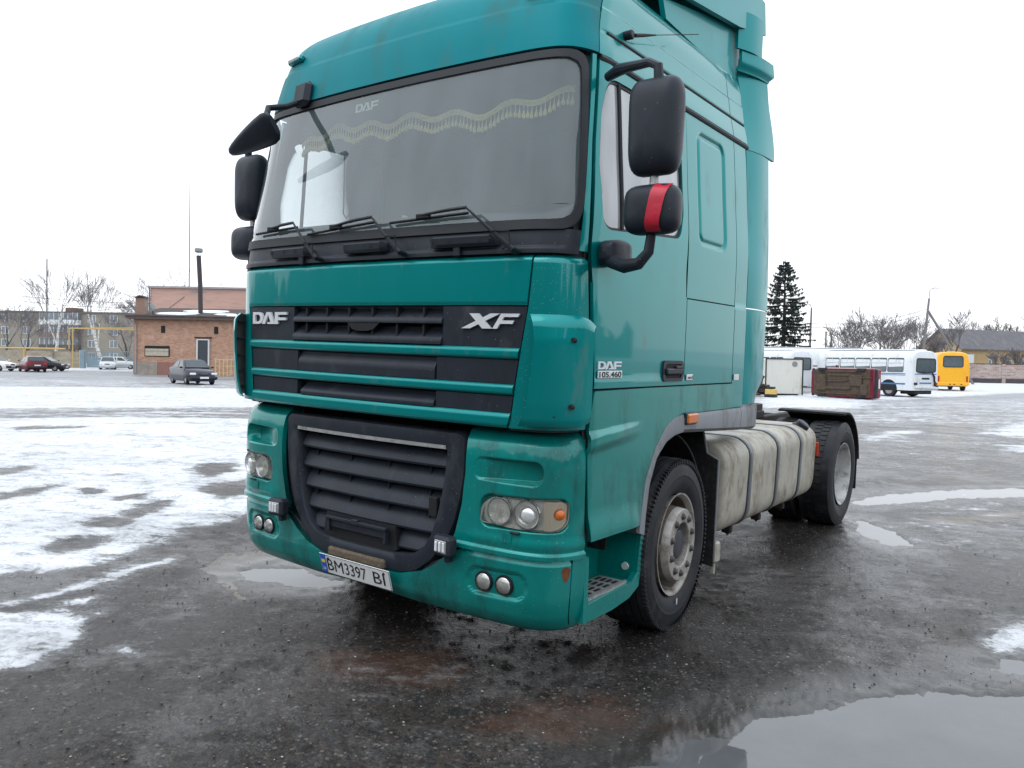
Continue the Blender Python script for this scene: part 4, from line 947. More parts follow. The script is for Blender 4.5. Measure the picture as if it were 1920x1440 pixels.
# ---- fuel tank
def tank(sg, y0, y1):
    sec = rounded([(.56, .40), (1.20, .385), (1.215, .95), (1.12, 1.03), (.56, 1.03)], [.12, .17, .19, .1, .12], 7); sec = resample(sec, 64); cx = sec.mean(0)
    ys = [(y0, .80), (y0, .93), (y0+.012, .965), (y0+.04, .99), (y0+.08, 1.0), (y1-.08, 1.0), (y1-.03, .985), (y1-.008, .96), (y1, .92), (y1, .80)]
    # fine rings along the length so that the skin can be slightly dented
    yy = []
    for (a_, b_) in ys[:5]: yy.append((a_, b_))
    for k in range(1, 16): yy.append((y0+.08+(y1-y0-.16)*k/16, 1.0))
    yy += ys[5:]
    V = []; rng = random.Random(3)
    for yv, k in yy:
        for p in sec:
            d = .0015*math.sin(3.1*yv+2*p[1]*5)*math.sin(2.3*yv+p[0]*4) if k == 1 else 0
            q = cx+(p-cx)*(k+d); V.append((sg*q[0], yv, q[1]))
    n_ = 64; a = MB(); a.add(V, [(j*n_+i, j*n_+(i+1) % n_, (j+1)*n_+(i+1) % n_, (j+1)*n_+i) for j in range(len(yy)-1) for i in range(n_)]+[tuple(range(n_)), tuple((len(yy)-1)*n_+i for i in range(n_))])
    t = a.build('fuel_tank', M_tank, truck, smooth=50)
    for f in (.215, .50, .775):
        yb = y0+(y1-y0)*f
        for w, k, mt, nm in ((.040, 1.012, M_rub, 'strap_rubber'), (.024, 1.022, M_strap, 'tank_strap')):
            V = []
            for dy in (-w, -w+.004, w-.004, w):
                kk = k if abs(dy) < w-.001 else k-.010
                for p in sec: q = cx+(p-cx)*kk; V.append((sg*q[0], yb+dy, q[1]))
            a = MB(); a.add(V, [(j*n_+i, j*n_+(i+1) % n_, (j+1)*n_+(i+1) % n_, (j+1)*n_+i) for j in range(3) for i in range(n_)]); a.build(nm, mt, t, smooth=50)
        a = MB(); a.box((sg*1.06, yb, .355), (.07, .05, .06), .008); a.tube([(sg*1.06, yb, .40), (sg*1.06, yb+.01, .31)], .010, 6); a.build('strap_bolt', M_chas, t)
    a = MB(); a.lathe([(0, .0), (.055, .0), (.058, .04), (.05, .056), (.012, .060), (0, .075), (-.02, .075)], 20, 'Z', (0, 0, 0)); rot = Matrix.Rotation(sg*.65, 4, 'Y'); rot.translation = (sg*1.118, y1-.20, 1.0)
    a.v = [tuple(rot @ Vector(p)) for p in a.v]; a.build('tank_cap', M_blk, t)
    return t
for sg in (1, -1): tk = tank(sg, 2.16, 4.28)
for sg in (1, -1):
    for y, x, z, mt, nm in ((2.135, 1.14, .705, M_oran, 'side_marker'), (4.325, 1.20, .80, M_ored, 'side_marker')):
        a = MB(); a.box((sg*x, y, z), (.035, .022, .13), .008); o = a.build(nm, mt, truck); b = MB(); b.box((sg*x, y+.012, z), (.045, .014, .15), .004); b.build('lamp_base', M_blk, o)
# ---- mudguards
def arc_guard(sg, yc, zc, r, a0, a1, x0, x1, name, mt, th=.012, n_=22):
    a = MB(); V = []
    for k in range(n_+1):
        t = math.radians(a0+(a1-a0)*k/n_)
        for rr in (r, r+th):
            for x in (x0, x1): V.append((sg*x, yc-math.cos(t)*rr, zc+math.sin(t)*rr))
    a.add(V, [f for k in range(n_) for f in ((k*4, k*4+1, k*4+5, k*4+4), (k*4+2, k*4+6, k*4+7, k*4+3), (k*4, k*4+4, k*4+6, k*4+2), (k*4+1, k*4+3, k*4+7, k*4+5))]+[(0, 2, 3, 1), (n_*4, n_*4+1, n_*4+3, n_*4+2)])
    return a.build(name, mt, truck)
for sg in (1, -1):
    arc_guard(sg, YF, .50, .64, 5, 165, .86, 1.10, 'wheel_housing', M_flap)
    a = MB(); a.prism([(.86, .24), (1.175, .21), (1.180, .92), (1.10, .955), (1.065, 1.10), (.86, 1.12)], 2.075, 2.095, 'XZ'); a.v = [(sg*p[0], p[1], p[2]) for p in a.v]; mf = a.build('mudflap', M_flap, truck, smooth=0)
    a = MB(); a.tube([(sg*1.178, 2.088, .24), (sg*1.182, 2.088, .92), (sg*1.102, 2.088, .957), (sg*1.068, 2.088, 1.10)], .008, 6); a.build('flap_edge', M_grey, mf)
    arc_guard(sg, YR, .50, .57, 80, 172, .60, 1.235, 'rear_mudguard', M_flap, th=.02)
    a = MB(); a.box((sg*.92, YR+.565, .48), (.60, .014, .42), .004); a.build('rear_mudflap', M_flap, truck)
a = MB(); a.box((1.17, 2.13, .30), (.05, .07, .14), .012); a.box((1.16, 2.12, .20), (.03, .02, .10), .004); a.build('flap_bracket', M_tank, truck)
# ---- chassis
for sg in (1, -1):
    a = MB(); a.box((sg*.42, 3.6, .86), (.08, 4.9, .27), .01); a.build('frame_rail', M_chas, truck)
for y, z in ((YF, .4895), (YR, .4895)):
    a = MB(); a.tube([(-1.0, y, z), (-.4, y, z-.03 if y < 3 else z), (.4, y, z-.03 if y < 3 else z), (1.0, y, z)], .07 if y < 3 else .09, 10); a.build('axle', M_chas, truck)
a = MB(); a.lathe([(-.2, .0), (-.18, .16), (0, .22), (.18, .16), (.2, 0)], 20, 'Y', (0, YR, .49)); a.build('differential', M_chas, truck)
a = MB(); a.box((0, 1.6, .72), (.78, 1.7, .80), .06); a.build('engine_block', M_chas, truck)
a = MB(); a.box((0, 3.2, .72), (.45, 1.4, .35), .05); a.build('gearbox', M_chas, truck)
a = MB(); a.prism(rounded([(-.45, 4.35), (.45, 4.35), (.45, 5.1), (.14, 5.35), (.06, 4.95), (-.06, 4.95), (-.14, 5.35), (-.45, 5.1)], .06, 4), 1.06, 1.12, 'XY'); a.build('fifth_wheel', M_chas, truck)
a = MB(); a.box((0, 4.8, 1.02), (.95, .5, .08), .01); a.build('coupling_plate', M_chas, truck)
a = MB(); a.box((0, 6.0, .84), (.95, .10, .25), .01); a.build('rear_crossmember', M_chas, truck)
for sg in (1, -1):
    a = MB(); a.box((sg*.85, 6.05, .82), (.30, .06, .14), .01); a.build('tail_lamp', M_ored, truck)
a = MB(); a.lathe([(-.35, 0), (-.35, .14), (.35, .14), (.35, 0)], 18, 'Y', (-.15, 3.9, .95)); a.build('air_tank', M_chas, truck)
# ---- cab interior
LINV.build('cab_lining', M_int, truck, smooth=0, fix=False)
a = MB(); a.prism([(-1.21, 1.2), (1.21, 1.2), (1.21, 2.2), (1.16, 2.99), (1.05, 3.45), (-1.05, 3.45), (-1.16, 2.99), (-1.21, 2.2)], 2.24, 2.28, 'XZ'); a.build('cab_back_wall', M_int, truck, smooth=0)
a = MB(); a.box((0, 1.3, 1.34), (2.36, 2.0, .05)); a.build('cab_floor', M_intd, truck, smooth=0)
a = MB(); a.box((0, 1.38, 3.30), (2.05, 1.7, .05)); a.build('cab_ceiling', M_int, truck, smooth=0)
a = MB(); V = []
for i in range(25):
    s = -1.2+2.4*i/24
    for dy, z in ((.05, 2.02), (.045, 2.16), (.12, 2.19), (.34, 2.215), (.46, 2.17), (.50, 1.95)): p = SF(np.array([s]), np.array([z]), CAB)[0]; V.append((p[0]*.97, min(p[1]+dy, .70) if z > 2.1 else p[1]+dy, z))
a.add(V, [(i*6+j, i*6+j+1, (i+1)*6+j+1, (i+1)*6+j) for i in range(24) for j in range(5)]); a.build('dashboard', M_int, truck, smooth=50)
for x in (-.62, .62):
    a = MB(); a.box((x, 1.05, 1.75), (.52, .55, .16), .06); a.box((x, 1.32, 2.15), (.50, .16, .75), .07); a.box((x, 1.34, 2.62), (.30, .11, .20), .05); a.build('seat', M_intd, truck)
a = MB(); rot = Matrix.Rotation(R(52), 4, 'X'); rot.translation = (.62, .72, 2.18)
ring = [Vector((.22*math.cos(t), .22*math.sin(t), 0)) for t in np.linspace(0, 2*math.pi, 33)]
a.tube([rot @ p for p in ring], .014, 8, caps=False); a.box((.62, .72, 2.18), (.40, .05, .03), .01); a.build('steering_wheel', M_intd, truck)
# fringe along the top of the windscreen, wavy with tassels
a = MB(); b = MB(); n_ = 150; V = []
def fr_p(t): 
    x = -1.06+2.08*t; z = 2.872+.020*math.sin(t*40)-.012*math.cos(t*17)+.028*math.sin(t*6.0+.4); y = .335+.10*(x/1.05)**2
    return Vector((x, y, z))
for k in range(n_+1):
    p = fr_p(k/n_); V += [(p.x, p.y, p.z+.016), (p.x, p.y-.006, p.z), (p.x, p.y, p.z-.016)]
a.add(V, [f for k in range(n_) for f in ((k*3, k*3+1, k*3+4, k*3+3), (k*3+1, k*3+2, k*3+5, k*3+4))]); fg = a.build('fringe', M_fring, truck)
for k in range(86):
    p = fr_p((k+.5)/86); l = .058+.008*random.random()
    b.lathe([(-.016, .002), (-.016-l*.35, .003), (-.016-l*.55, .006), (-.016-l*.75, .0105), (-.016-l, .009), (-.016-l, 0)], 6, 'Z', (p.x+random.uniform(-.002, .002), p.y, p.z))
b.build('tassels', M_fring, fg); fg.children[0]['kind'] = 'stuff'
letters('screen_sticker', L_D(0, .32)+L_A(.29, .66)+L_F(.67, 1), -.235, -.055, 2.888, 2.935, truck, off=-.010, depth=.001, mt=mat('sticker_pale', (.75, .78, .66), rough=.6, var=.1))
a = MB(); a.box((.0, .30, 2.27), (.045, .008, .12), .003, Matrix.Rotation(.18, 3, 'Y')); a.build('paper_card', M_white, truck, smooth=0)
a = MB(); a.box((.05, .28, 2.245), (.12, .01, .06), .002); a.build('paper_card', mat('card_pink', (.6, .42, .42), rough=.8, var=.3, vscale=30), truck, smooth=0)
a = MB(); a.box((-.62, .9, 2.98), (.04, .02, .02)); a.tube([(-.86, .62, 2.86), (-.86, .62, 2.45), (-.83, .62, 2.42), (-.80, .62, 2.45), (-.80, .62, 2.86)], .005, 5); a.build('hanging_cord', M_intd, truck)
a = MB(); V = []
for k in range(13):
    y = .375+.24*k/12; x = 1.085+.012*math.sin(k*2.1)
    V += [(x, y, 2.15), (x-.035, y, 2.97)]
a.add(V, [(2*k, 2*k+2, 2*k+3, 2*k+1) for k in range(12)]); a.build('gathered_curtain', M_intd, truck)
# pale curtain drawn behind the driver's door glass
for sg in ():
    a = MB(); V = []; n_ = 60
    for k in range(n_+1):
        y = .40+.90*k/n_; x = 1.105+.018*math.sin(k*1.35)+.006*math.sin(k*.5)
        for z in (2.16, 2.55, 2.95): V.append((sg*(x-.03*(z-2.16)), y, z))
    a.add(V, [f for k in range(n_) for f in ((k*3, k*3+3, k*3+4, k*3+1), (k*3+1, k*3+4, k*3+5, k*3+2))]); a.build('door_curtain', M_curt, truck)
# ------------------------------------------------------------------ the yard
RT = np.array([math.cos(YAW), math.sin(YAW)]); FW = np.array([-math.sin(YAW), math.cos(YAW)])
def ray(px, py): return (px-960)/FOC*BW[0]-(py-720)/FOC*BW[1]+BW[2]
def gnd(px, py):
    r = ray(px, py); return (CAM+r*(-CAM[2]/r[2]))[:2]
def spot(px, depth, z=0.0):
    """point on the yard at a given distance along the view, in the column of a measured direction"""
    u = depth*(px-960)/FOC; p = CAM[:2]+RT*u+FW*depth; return (float(p[0]), float(p[1]), z)
def hgt(px, py, depth): return float(CAM[2]-(py-(680.0+.0186*(px-960)))/FOC*depth)
nrm_t = QT @ np.array([0, 0, 1.0]); org_t = t2w((0, 0, 0))
TC = t2w((0, 2.6, 0))[:2]
def plane_h(x, y): return org_t[2]-(nrm_t[0]*(x-org_t[0])+nrm_t[1]*(y-org_t[1]))/nrm_t[2]
def base_h(x, y):
    d = np.hypot(x-TC[0], y-TC[1]); return plane_h(x, y)*smoothstep(26, 6.5, d)
_rs = np.random.RandomState(11); _tab = _rs.rand(256, 256)
def vnoise(x, y):
    xi = np.floor(x).astype(int); yi = np.floor(y).astype(int); fx = x-xi; fy = y-yi; fx = fx*fx*(3-2*fx); fy = fy*fy*(3-2*fy)
    g = lambda a, b: _tab[a & 255, b & 255]
    return (g(xi, yi)*(1-fx)+g(xi+1, yi)*fx)*(1-fy)+(g(xi, yi+1)*(1-fx)+g(xi+1, yi+1)*fx)*fy
def fbm(x, y, oct=4, lac=2.07, gain=.5):
    a = 1; s = 0; t = 0
    for k in range(oct): s = s+a*vnoise(x+17.3*k, y-9.1*k); t += a; a *= gain; x = x*lac; y = y*lac
    return s/t
def poly_sd(x, y, poly):
    """signed distance to a polygon, negative inside"""
    P = np.array(poly); n = len(P); d = np.full(x.shape, 1e9); ins = np.zeros(x.shape, bool)
    for i in range(n):
        a, b = P[i], P[(i+1) % n]; ex, ey = b-a; wx, wy = x-a[0], y-a[1]
        t = np.clip((wx*ex+wy*ey)/(ex*ex+ey*ey+1e-12), 0, 1); d = np.minimum(d, np.hypot(wx-t*ex, wy-t*ey))
        c = ((a[1] <= y) & (b[1] > y)) | ((b[1] <= y) & (a[1] > y))
        with np.errstate(divide='ignore', invalid='ignore'): xx = a[0]+(y-a[1])/(b[1]-a[1]+1e-30)*(b[0]-a[0])
        ins ^= c & (x < xx)
    return np.where(ins, -d, d)
W_ = lambda pts: [tuple(gnd(*p)) for p in pts]
SNOW = [W_(p) for p in (
    [(-200, 1150), (60, 1116), (160, 1103), (250, 1075), (330, 1046), (480, 1006), (640, 960), (720, 900), (720, 815), (440, 812), (200, 808), (-260, 822)],
    [(-200, 772), (440, 778), (720, 790), (720, 735), (400, 727), (-200, 722)],
    [(-120, 1198), (90, 1150), (200, 1118), (300, 1090), (338, 1086), (325, 1096), (230, 1124), (120, 1158), (-120, 1218)],
    [(-120, 1200), (60, 1188), (175, 1195), (160, 1235), (120, 1265), (60, 1290), (-120, 1320)],
    [(200, 1250), (264, 1245), (262, 1268), (225, 1278)], [(95, 1172), (175, 1160), (165, 1176), (110, 1184)],
    [(1400, 764), (1650, 768), (1660, 754), (1920, 738), (2300, 730), (2300, 716), (1810, 716), (1400, 744)],
    [(1808, 822), (1850, 800), (1900, 786), (2150, 770), (2150, 822), (1920, 832)], [(1837, 858), (1850, 846), (2050, 842), (2050, 868), (1920, 864)],
    [(1595, 842), (1640, 822), (1735, 812), (1742, 822), (1690, 836), (1640, 846)], [(1822, 1196), (1850, 1186), (1990, 1180), (1990, 1236), (1920, 1238), (1870, 1242), (1850, 1226)],
    [(1640, 950), (1760, 938), (1930, 934), (2060, 940), (2060, 950), (1900, 948), (1740, 956)])]
BARE = [W_(p) for p in (
    [(360, 922), (392, 909), (440, 907), (436, 922), (385, 932)], [(88, 1072), (110, 1056), (190, 1050), (200, 1057), (160, 1072), (100, 1079)], [(180, 1024), (205, 1013), (228, 1014), (220, 1026), (190, 1029)],
    [(238, 1004), (262, 986), (318, 977), (322, 986), (285, 1000), (245, 1010)], [(385, 960), (405, 945), (480, 936), (480, 962), (420, 972)], [(0, 924), (40, 920), (44, 926), (0, 933)], [(0, 972), (55, 958), (100, 955), (60, 968), (0, 980)],
    [(220, 972), (270, 967), (265, 975), (225, 978)], [(30, 838), (150, 834), (150, 838), (40, 842)], [(150, 962), (190, 962), (188, 970), (155, 970)])]
PUD = [W_(p) for p in (
    [(1150, 1475), (1229, 1442), (1273, 1411), (1351, 1389), (1409, 1367), (1472, 1360), (1540, 1340), (1589, 1323), (1700, 1316), (1800, 1322), (2000, 1300), (2300, 1290), (2400, 1600), (1500, 1700), (1150, 1600)],
    [(1850, 1268), (1880, 1252), (2000, 1246), (2000, 1282), (1880, 1282)],
    [(1580, 962), (1660, 944), (1780, 936), (2000, 930), (2000, 950), (1800, 952), (1700, 962), (1640, 968)],
    [(1576, 990), (1620, 994), (1680, 1018), (1712, 1046), (1680, 1048), (1610, 1022), (1580, 1006)],
    [(440, 1108), (480, 1094), (560, 1098), (600, 1112), (640, 1122), (620, 1140), (540, 1136), (500, 1124), (450, 1122)])]
MUD = [W_(p) for p in ([(362, 1106), (420, 1080), (520, 1062), (610, 1060), (640, 1085), (560, 1100), (470, 1104), (450, 1130), (452, 1160), (420, 1140)], [(1640, 1010), (1800, 985), (1930, 975), (1930, 988), (1800, 1000)], [(1820, 898), (1880, 892), (1880, 900), (1830, 904)])]
RED = [W_(p) for p in ([(880, 1340), (1000, 1320), (1150, 1330), (1330, 1360), (1400, 1400), (1300, 1440), (1050, 1420), (900, 1400)], [(560, 1250), (760, 1230), (900, 1260), (820, 1310), (600, 1310)], [(1180, 1040), (1330, 1110), (1230, 1200), (1150, 1180)])]
fa = np.radians(np.r_[np.arange(-180, -46, 4.0), np.linspace(-46, 46, 780), np.arange(50, 180, 4.0)])
rad = [.35]
while rad[-1] < 1200: rad.append(rad[-1]*(1.0145 if rad[-1] < 1.5 or rad[-1] > 9.5 else 1.0075))
rad = np.array(rad); FA, RD = np.meshgrid(fa, rad)
GX = CAM[0]+RT[0]*np.sin(FA)*RD+FW[0]*np.cos(FA)*RD; GY = CAM[1]+RT[1]*np.sin(FA)*RD+FW[1]*np.cos(FA)*RD
def union(polys, x, y):
    d = np.full(x.shape, 1e9)
    for p in polys: d = np.minimum(d, poly_sd(x, y, p))
    return d
near = RD < 130
def field(polys):
    d = np.full(GX.shape, 50.0); d[near] = union(polys, GX[near], GY[near]); return d
dS, dB, dP, dM, dR = field(SNOW), field(BARE), field(PUD), field(MUD), field(RED)
wide = np.clip(RD*.10, .22, 4.0)
snow = .76*smoothstep(.5, -.5, dS/wide); dT = field([SNOW[2], SNOW[3], SNOW[4], SNOW[5]]); snow = np.maximum(snow, .70*smoothstep(.12, -.10, dT))
snow = np.where(RD >= 75, np.maximum(snow, .66*smoothstep(75, 100, RD)), snow)
dU = field([W_([(-300, 838), (720, 832), (720, 722), (-300, 702)]), W_([(1400, 800), (2400, 800), (2400, 735), (1400, 756)])]); snow = np.maximum(snow, .47*smoothstep(.5, -.5, dU/wide)); dU = field([W_([(1590, 900), (2200, 930), (2200, 800), (1590, 800)]), W_([(1560, 1000), (1720, 1060), (2100, 1000), (2100, 925), (1560, 940)])]); snow = np.maximum(snow, .32*smoothstep(.5, -.5, dU/wide))
bare = smoothstep(.5, -.5, dB/np.clip(RD*.05, .15, .8)); snow = snow*(1-bare)
pud = smoothstep(.10, -.06, dP+.10*(fbm(GX*6, GY*6, 3)-.5))
GZ = base_h(GX, GY)
GZ = GZ+.020*(fbm(GX*.7, GY*.7, 3)-.5)*smoothstep(1, 4, RD)+.026*(fbm(GX*3.5, GY*3.5, 4)-.5)+np.where(RD < 14, .012*(fbm(GX*15, GY*15, 4, gain=.6)-.5)*smoothstep(14, 8, RD), 0)
lev = {}
for i, p in enumerate(PUD):
    c = np.mean(p if i else [gnd(1500, 1380), gnd(1800, 1380)], axis=0); lev[i] = float(base_h(c[0], c[1]))-.004
    d = np.full(GX.shape, 50.0); d[near] = poly_sd(GX[near], GY[near], p)
    k = smoothstep(.35, .02, d); GZ = GZ*(1-k)+k*(lev[i]+.004+.034*(fbm(GX*7, GY*7, 5, gain=.65)-.5))
    GZ = GZ-.022*smoothstep(.05, -.10, d+.12*(fbm(GX*6, GY*6, 3)-.5))
# wheel ruts pressed through the slush, snow thickness
rough_s = fbm(GX*2.2, GY*2.2, 4)
GZ = GZ+snow*smoothstep(.45, .62, rough_s*.5+snow*.35)*(.012+.022*fbm(GX*5, GY*5, 3))*np.where(RD < 60, 1, 1)
# keep the ground under the tyres flat on the lorry's plane
for wy, wx in ((YF, 1.06), (YF, -1.06), (YR, .9), (YR, -.9)):
    q = t2w((wx, wy, 0)); d = np.hypot(GX-q[0], GY-q[1]); k = smoothstep(.65, .30, d); GZ = GZ*(1-k)+k*(plane_h(GX, GY)+.002)
na = len(fa); nr = len(rad)
verts = np.stack([GX, GY, GZ], -1).reshape(-1, 3)
ii, jj = np.meshgrid(np.arange(na), np.arange(nr-1)); i2 = (ii+1) % na
faces = np.stack([jj*na+ii, jj*na+i2, (jj+1)*na+i2, (jj+1)*na+ii], -1).reshape(-1, 4)
me = bpy.data.meshes.new('ground'); me.vertices.add(len(verts)+1); me.vertices.foreach_set('co', np.r_[verts.ravel(), [CAM[0], CAM[1], float(GZ[0].mean())]])
nf = len(faces); fan = np.array([[i, len(verts), (i+1) % na] for i in range(na)])
loops = np.r_[faces[:, ::-1].ravel(), fan[:, ::-1].ravel()]; me.loops.add(len(loops)); me.loops.foreach_set('vertex_index', loops.astype(np.int32))
me.polygons.add(nf+na); me.polygons.foreach_set('loop_start', np.r_[np.arange(nf)*4, nf*4+np.arange(na)*3].astype(np.int32))
me.polygons.foreach_set('loop_total', np.r_[np.full(nf, 4), np.full(na, 3)].astype(np.int32))
me.update(calc_edges=True); me.validate()
for nm, arr in (('snow', snow), ('pud', smoothstep(.55, -.05, dP)), ('mud', smoothstep(.5, -.5, dM/np.clip(RD*.09, .2, 1))), ('red', smoothstep(.5, -.4, dR))):
    at_ = me.attributes.new(nm, 'FLOAT', 'POINT'); at_.data.foreach_set('value', np.r_[arr.ravel(), [0.0]].astype(np.float32))
me.shade_smooth()
ground = bpy.data.objects.new('ground', me); COL.objects.link(ground); ground['kind'] = 'structure'
if me.polygons[1000].normal.z < 0: me.flip_normals()

def ground_mat():
    M = bpy.data.materials.new('wet_yard'); M.use_nodes = True; nt = M.node_tree; N = nt.nodes; L = nt.links; b = N['Principled BSDF']
    tc = N.new('ShaderNodeTexCoord'); rotm = N.new('ShaderNodeMapping'); rotm.inputs['Rotation'].default_value = (0, 0, -YAW); L.new(tc.outputs['Object'], rotm.inputs[0])
    def noise(scale, detail=6, rough=.6, stretch=None, vec=None):
        n = N.new('ShaderNodeTexNoise'); n.inputs['Scale'].default_value = scale; n.inputs['Detail'].default_value = detail; n.inputs['Roughness'].default_value = rough
        src = vec or tc.outputs['Object']
        if stretch:
            m_ = N.new('ShaderNodeMapping'); m_.inputs['Scale'].default_value = stretch; L.new(src, m_.inputs[0]); src = m_.outputs[0]
        L.new(src, n.inputs['Vector']); return n.outputs[0]
    def math_(op, a, b_=None, clamp=False):
        n = N.new('ShaderNodeMath'); n.operation = op; n.use_clamp = clamp
        for i, v in enumerate((a, b_)):
            if v is None: continue
            if isinstance(v, (int, float)): n.inputs[i].default_value = v
            else: L.new(v, n.inputs[i])
        return n.outputs[0]
    def ramp(v, a, b_, o0=0., o1=1., smooth=True):
        n = N.new('ShaderNodeMapRange'); n.interpolation_type = 'SMOOTHSTEP' if smooth else 'LINEAR'; L.new(v, n.inputs[0])
        for i, q in enumerate((a, b_, o0, o1)): n.inputs[i+1].default_value = q
        return n.outputs[0]
    def mixc(f, a, b_):
        n = N.new('ShaderNodeMix'); n.data_type = 'RGBA'
        if isinstance(f, (int, float)): n.inputs[0].default_value = f
        else: L.new(f, n.inputs[0])
        for i, v in ((6, a), (7, b_)):
            if isinstance(v, tuple): n.inputs[i].default_value = v+(1,)
            else: L.new(v, n.inputs[i])
        return n.outputs[2]
    def mixf(f, a, b_):
        n = N.new('ShaderNodeMix'); n.data_type = 'FLOAT'; L.new(f, n.inputs[0])
        for i, v in ((2, a), (3, b_)):
            if isinstance(v, (int, float)): n.inputs[i].default_value = v
            else: L.new(v, n.inputs[i])
        return n.outputs[0]
    def attr(nm):
        n = N.new('ShaderNodeAttribute'); n.attribute_name = nm; return n.outputs['Fac']
    aS, aP, aM, aR = attr('snow'), attr('pud'), attr('mud'), attr('red')
    R_ = rotm.outputs[0]
    streak = noise(.55, 8, .62, (.16, 1.0, 1), R_); streak2 = noise(1.9, 8, .65, (.22, 1.0, 1), R_)
    rag = noise(2.6, 10, .72); mid = noise(9, 8, .7, (.55, 1, 1), R_); fine = noise(30, 6, .75); peb = noise(110, 4, .65); big = noise(.35, 5, .6)
    # snow cover: traced patches broken up by slush, ruts and ragged edges
    m0 = math_('ADD', aS, math_('MULTIPLY', math_('SUBTRACT', rag, .5), 1.15)); m0 = math_('ADD', m0, math_('MULTIPLY', math_('SUBTRACT', streak2, .5), .95)); m0 = math_('ADD', m0, math_('MULTIPLY', math_('SUBTRACT', fine, .5), .55)); m0 = math_('ADD', m0, math_('MULTIPLY', math_('SUBTRACT', mid, .5), .75))
    streak3 = noise(7, 6, .7, (.07, 1.0, 1), R_)
    thin = math_('ADD', math_('MULTIPLY', streak, .6), math_('MULTIPLY', streak2, .35)); thin = math_('ADD', thin, math_('MULTIPLY', math_('SUBTRACT', streak3, .35), .6))
    cover = ramp(m0, .43, .54)
    grain = math_('ADD', math_('MULTIPLY', fine, .5), math_('MULTIPLY', peb, .25))
    # thin slush film on the rest of the yard, growing with distance from the lorry
    sep = N.new('ShaderNodeSeparateXYZ'); L.new(R_, sep.inputs[0])
    far = ramp(sep.outputs[1], 9.0, 40.0)
    film = math_('MULTIPLY', ramp(math_('ADD', thin, math_('MULTIPLY', rag, .35)), .57, .80), far)
    film = math_('MAXIMUM', film, math_('MULTIPLY', ramp(m0, .15, .5), .35))
    cover = math_('MAXIMUM', cover, math_('MULTIPLY', film, .85))
    # bare surface: wet asphalt and packed grit
    asp = mixc(ramp(big, .35, .65), (.040, .035, .032), (.088, .060, .042))
    asp = mixc(ramp(fine, .35, .65, 0, .8), asp, (.016, .015, .015))
    asp = mixc(ramp(noise(5, 8, .7), .45, .70), asp, (.075, .066, .060))
    asp = mixc(ramp(noise(1.1, 9, .7), .50, .72, 0, .9), asp, (.085, .052, .034))
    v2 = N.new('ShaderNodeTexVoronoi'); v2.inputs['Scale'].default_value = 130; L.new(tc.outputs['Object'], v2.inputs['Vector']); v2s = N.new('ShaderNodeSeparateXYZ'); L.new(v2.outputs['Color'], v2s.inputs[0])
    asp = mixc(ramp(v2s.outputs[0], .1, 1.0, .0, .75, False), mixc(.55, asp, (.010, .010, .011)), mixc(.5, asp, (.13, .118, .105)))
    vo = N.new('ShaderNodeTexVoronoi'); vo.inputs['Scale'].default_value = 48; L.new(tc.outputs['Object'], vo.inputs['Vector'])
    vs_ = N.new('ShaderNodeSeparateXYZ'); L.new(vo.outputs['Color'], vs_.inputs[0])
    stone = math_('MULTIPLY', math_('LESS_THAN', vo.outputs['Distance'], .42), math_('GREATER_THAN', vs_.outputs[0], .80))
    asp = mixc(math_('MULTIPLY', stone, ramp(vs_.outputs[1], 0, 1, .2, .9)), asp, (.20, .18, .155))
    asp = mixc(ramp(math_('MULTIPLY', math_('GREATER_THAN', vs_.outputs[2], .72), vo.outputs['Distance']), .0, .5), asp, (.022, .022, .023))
    redm = ramp(math_('ADD', aR, math_('MULTIPLY', math_('SUBTRACT', noise(2.4, 9, .72), .5), 2.0)), .55, .95, 0, .6); asp = mixc(redm, asp, (.105, .052, .032))
    mudm = ramp(math_('ADD', aM, math_('MULTIPLY', math_('SUBTRACT', noise(3.5, 9, .7), .5), 1.6)), .46, .60); asp = mixc(mudm, asp, (.20, .165, .12))
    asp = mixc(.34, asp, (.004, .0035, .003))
    dark = ramp(aP, .25, .9); asp = mixc(math_('MULTIPLY', dark, .75), asp, (.030, .027, .024))
    snc = mixc(ramp(streak2, .35, .75), (.60, .61, .63), (.80, .81, .83)); snc = mixc(ramp(math_('ADD', math_('MULTIPLY', mid, .55), math_('MULTIPLY', fine, .45)), .53, .38, 0, .75), snc, (.22, .22, .23)); snc = mixc(ramp(math_('ADD', thin, math_('MULTIPLY', grain, .3)), .55, .35, 0, .7), snc, (.28, .275, .28))
    snc = mixc(ramp(m0, .80, .46, 0, .75), snc, (.34, .335, .335))
    slush = mixc(film, snc, (.36, .365, .38))
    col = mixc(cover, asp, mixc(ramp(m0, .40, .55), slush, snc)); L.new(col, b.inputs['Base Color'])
    wet = ramp(math_('ADD', big, math_('MULTIPLY', noise(1.3, 7, .65), .5)), .66, .98)
    film_w = ramp(math_('ADD', noise(.9, 8, .68), math_('MULTIPLY', math_('SUBTRACT', mid, .5), .5)), .46, .62); spw = mixf(film_w, .14, .62); spw = mixf(dark, spw, .5); spw = mixf(cover, spw, .25); L.new(spw, b.inputs['Specular IOR Level'])
    ro = mixf(wet, .17, .42); ro = mixf(film_w, ro, .16); ro = mixf(mudm, ro, .35); ro = mixf(dark, ro, .16); ro = mixf(cover, ro, .62); L.new(ro, b.inputs['Roughness'])
    hgt_ = math_('ADD', math_('MULTIPLY', fine, .020), math_('MULTIPLY', peb, .009)); hgt_ = math_('ADD', hgt_, math_('MULTIPLY', mid, .012)); hgt_ = math_('ADD', hgt_, math_('MULTIPLY', math_('SUBTRACT', .5, vo.outputs['Distance']), math_('MULTIPLY', .007, vs_.outputs[0])))
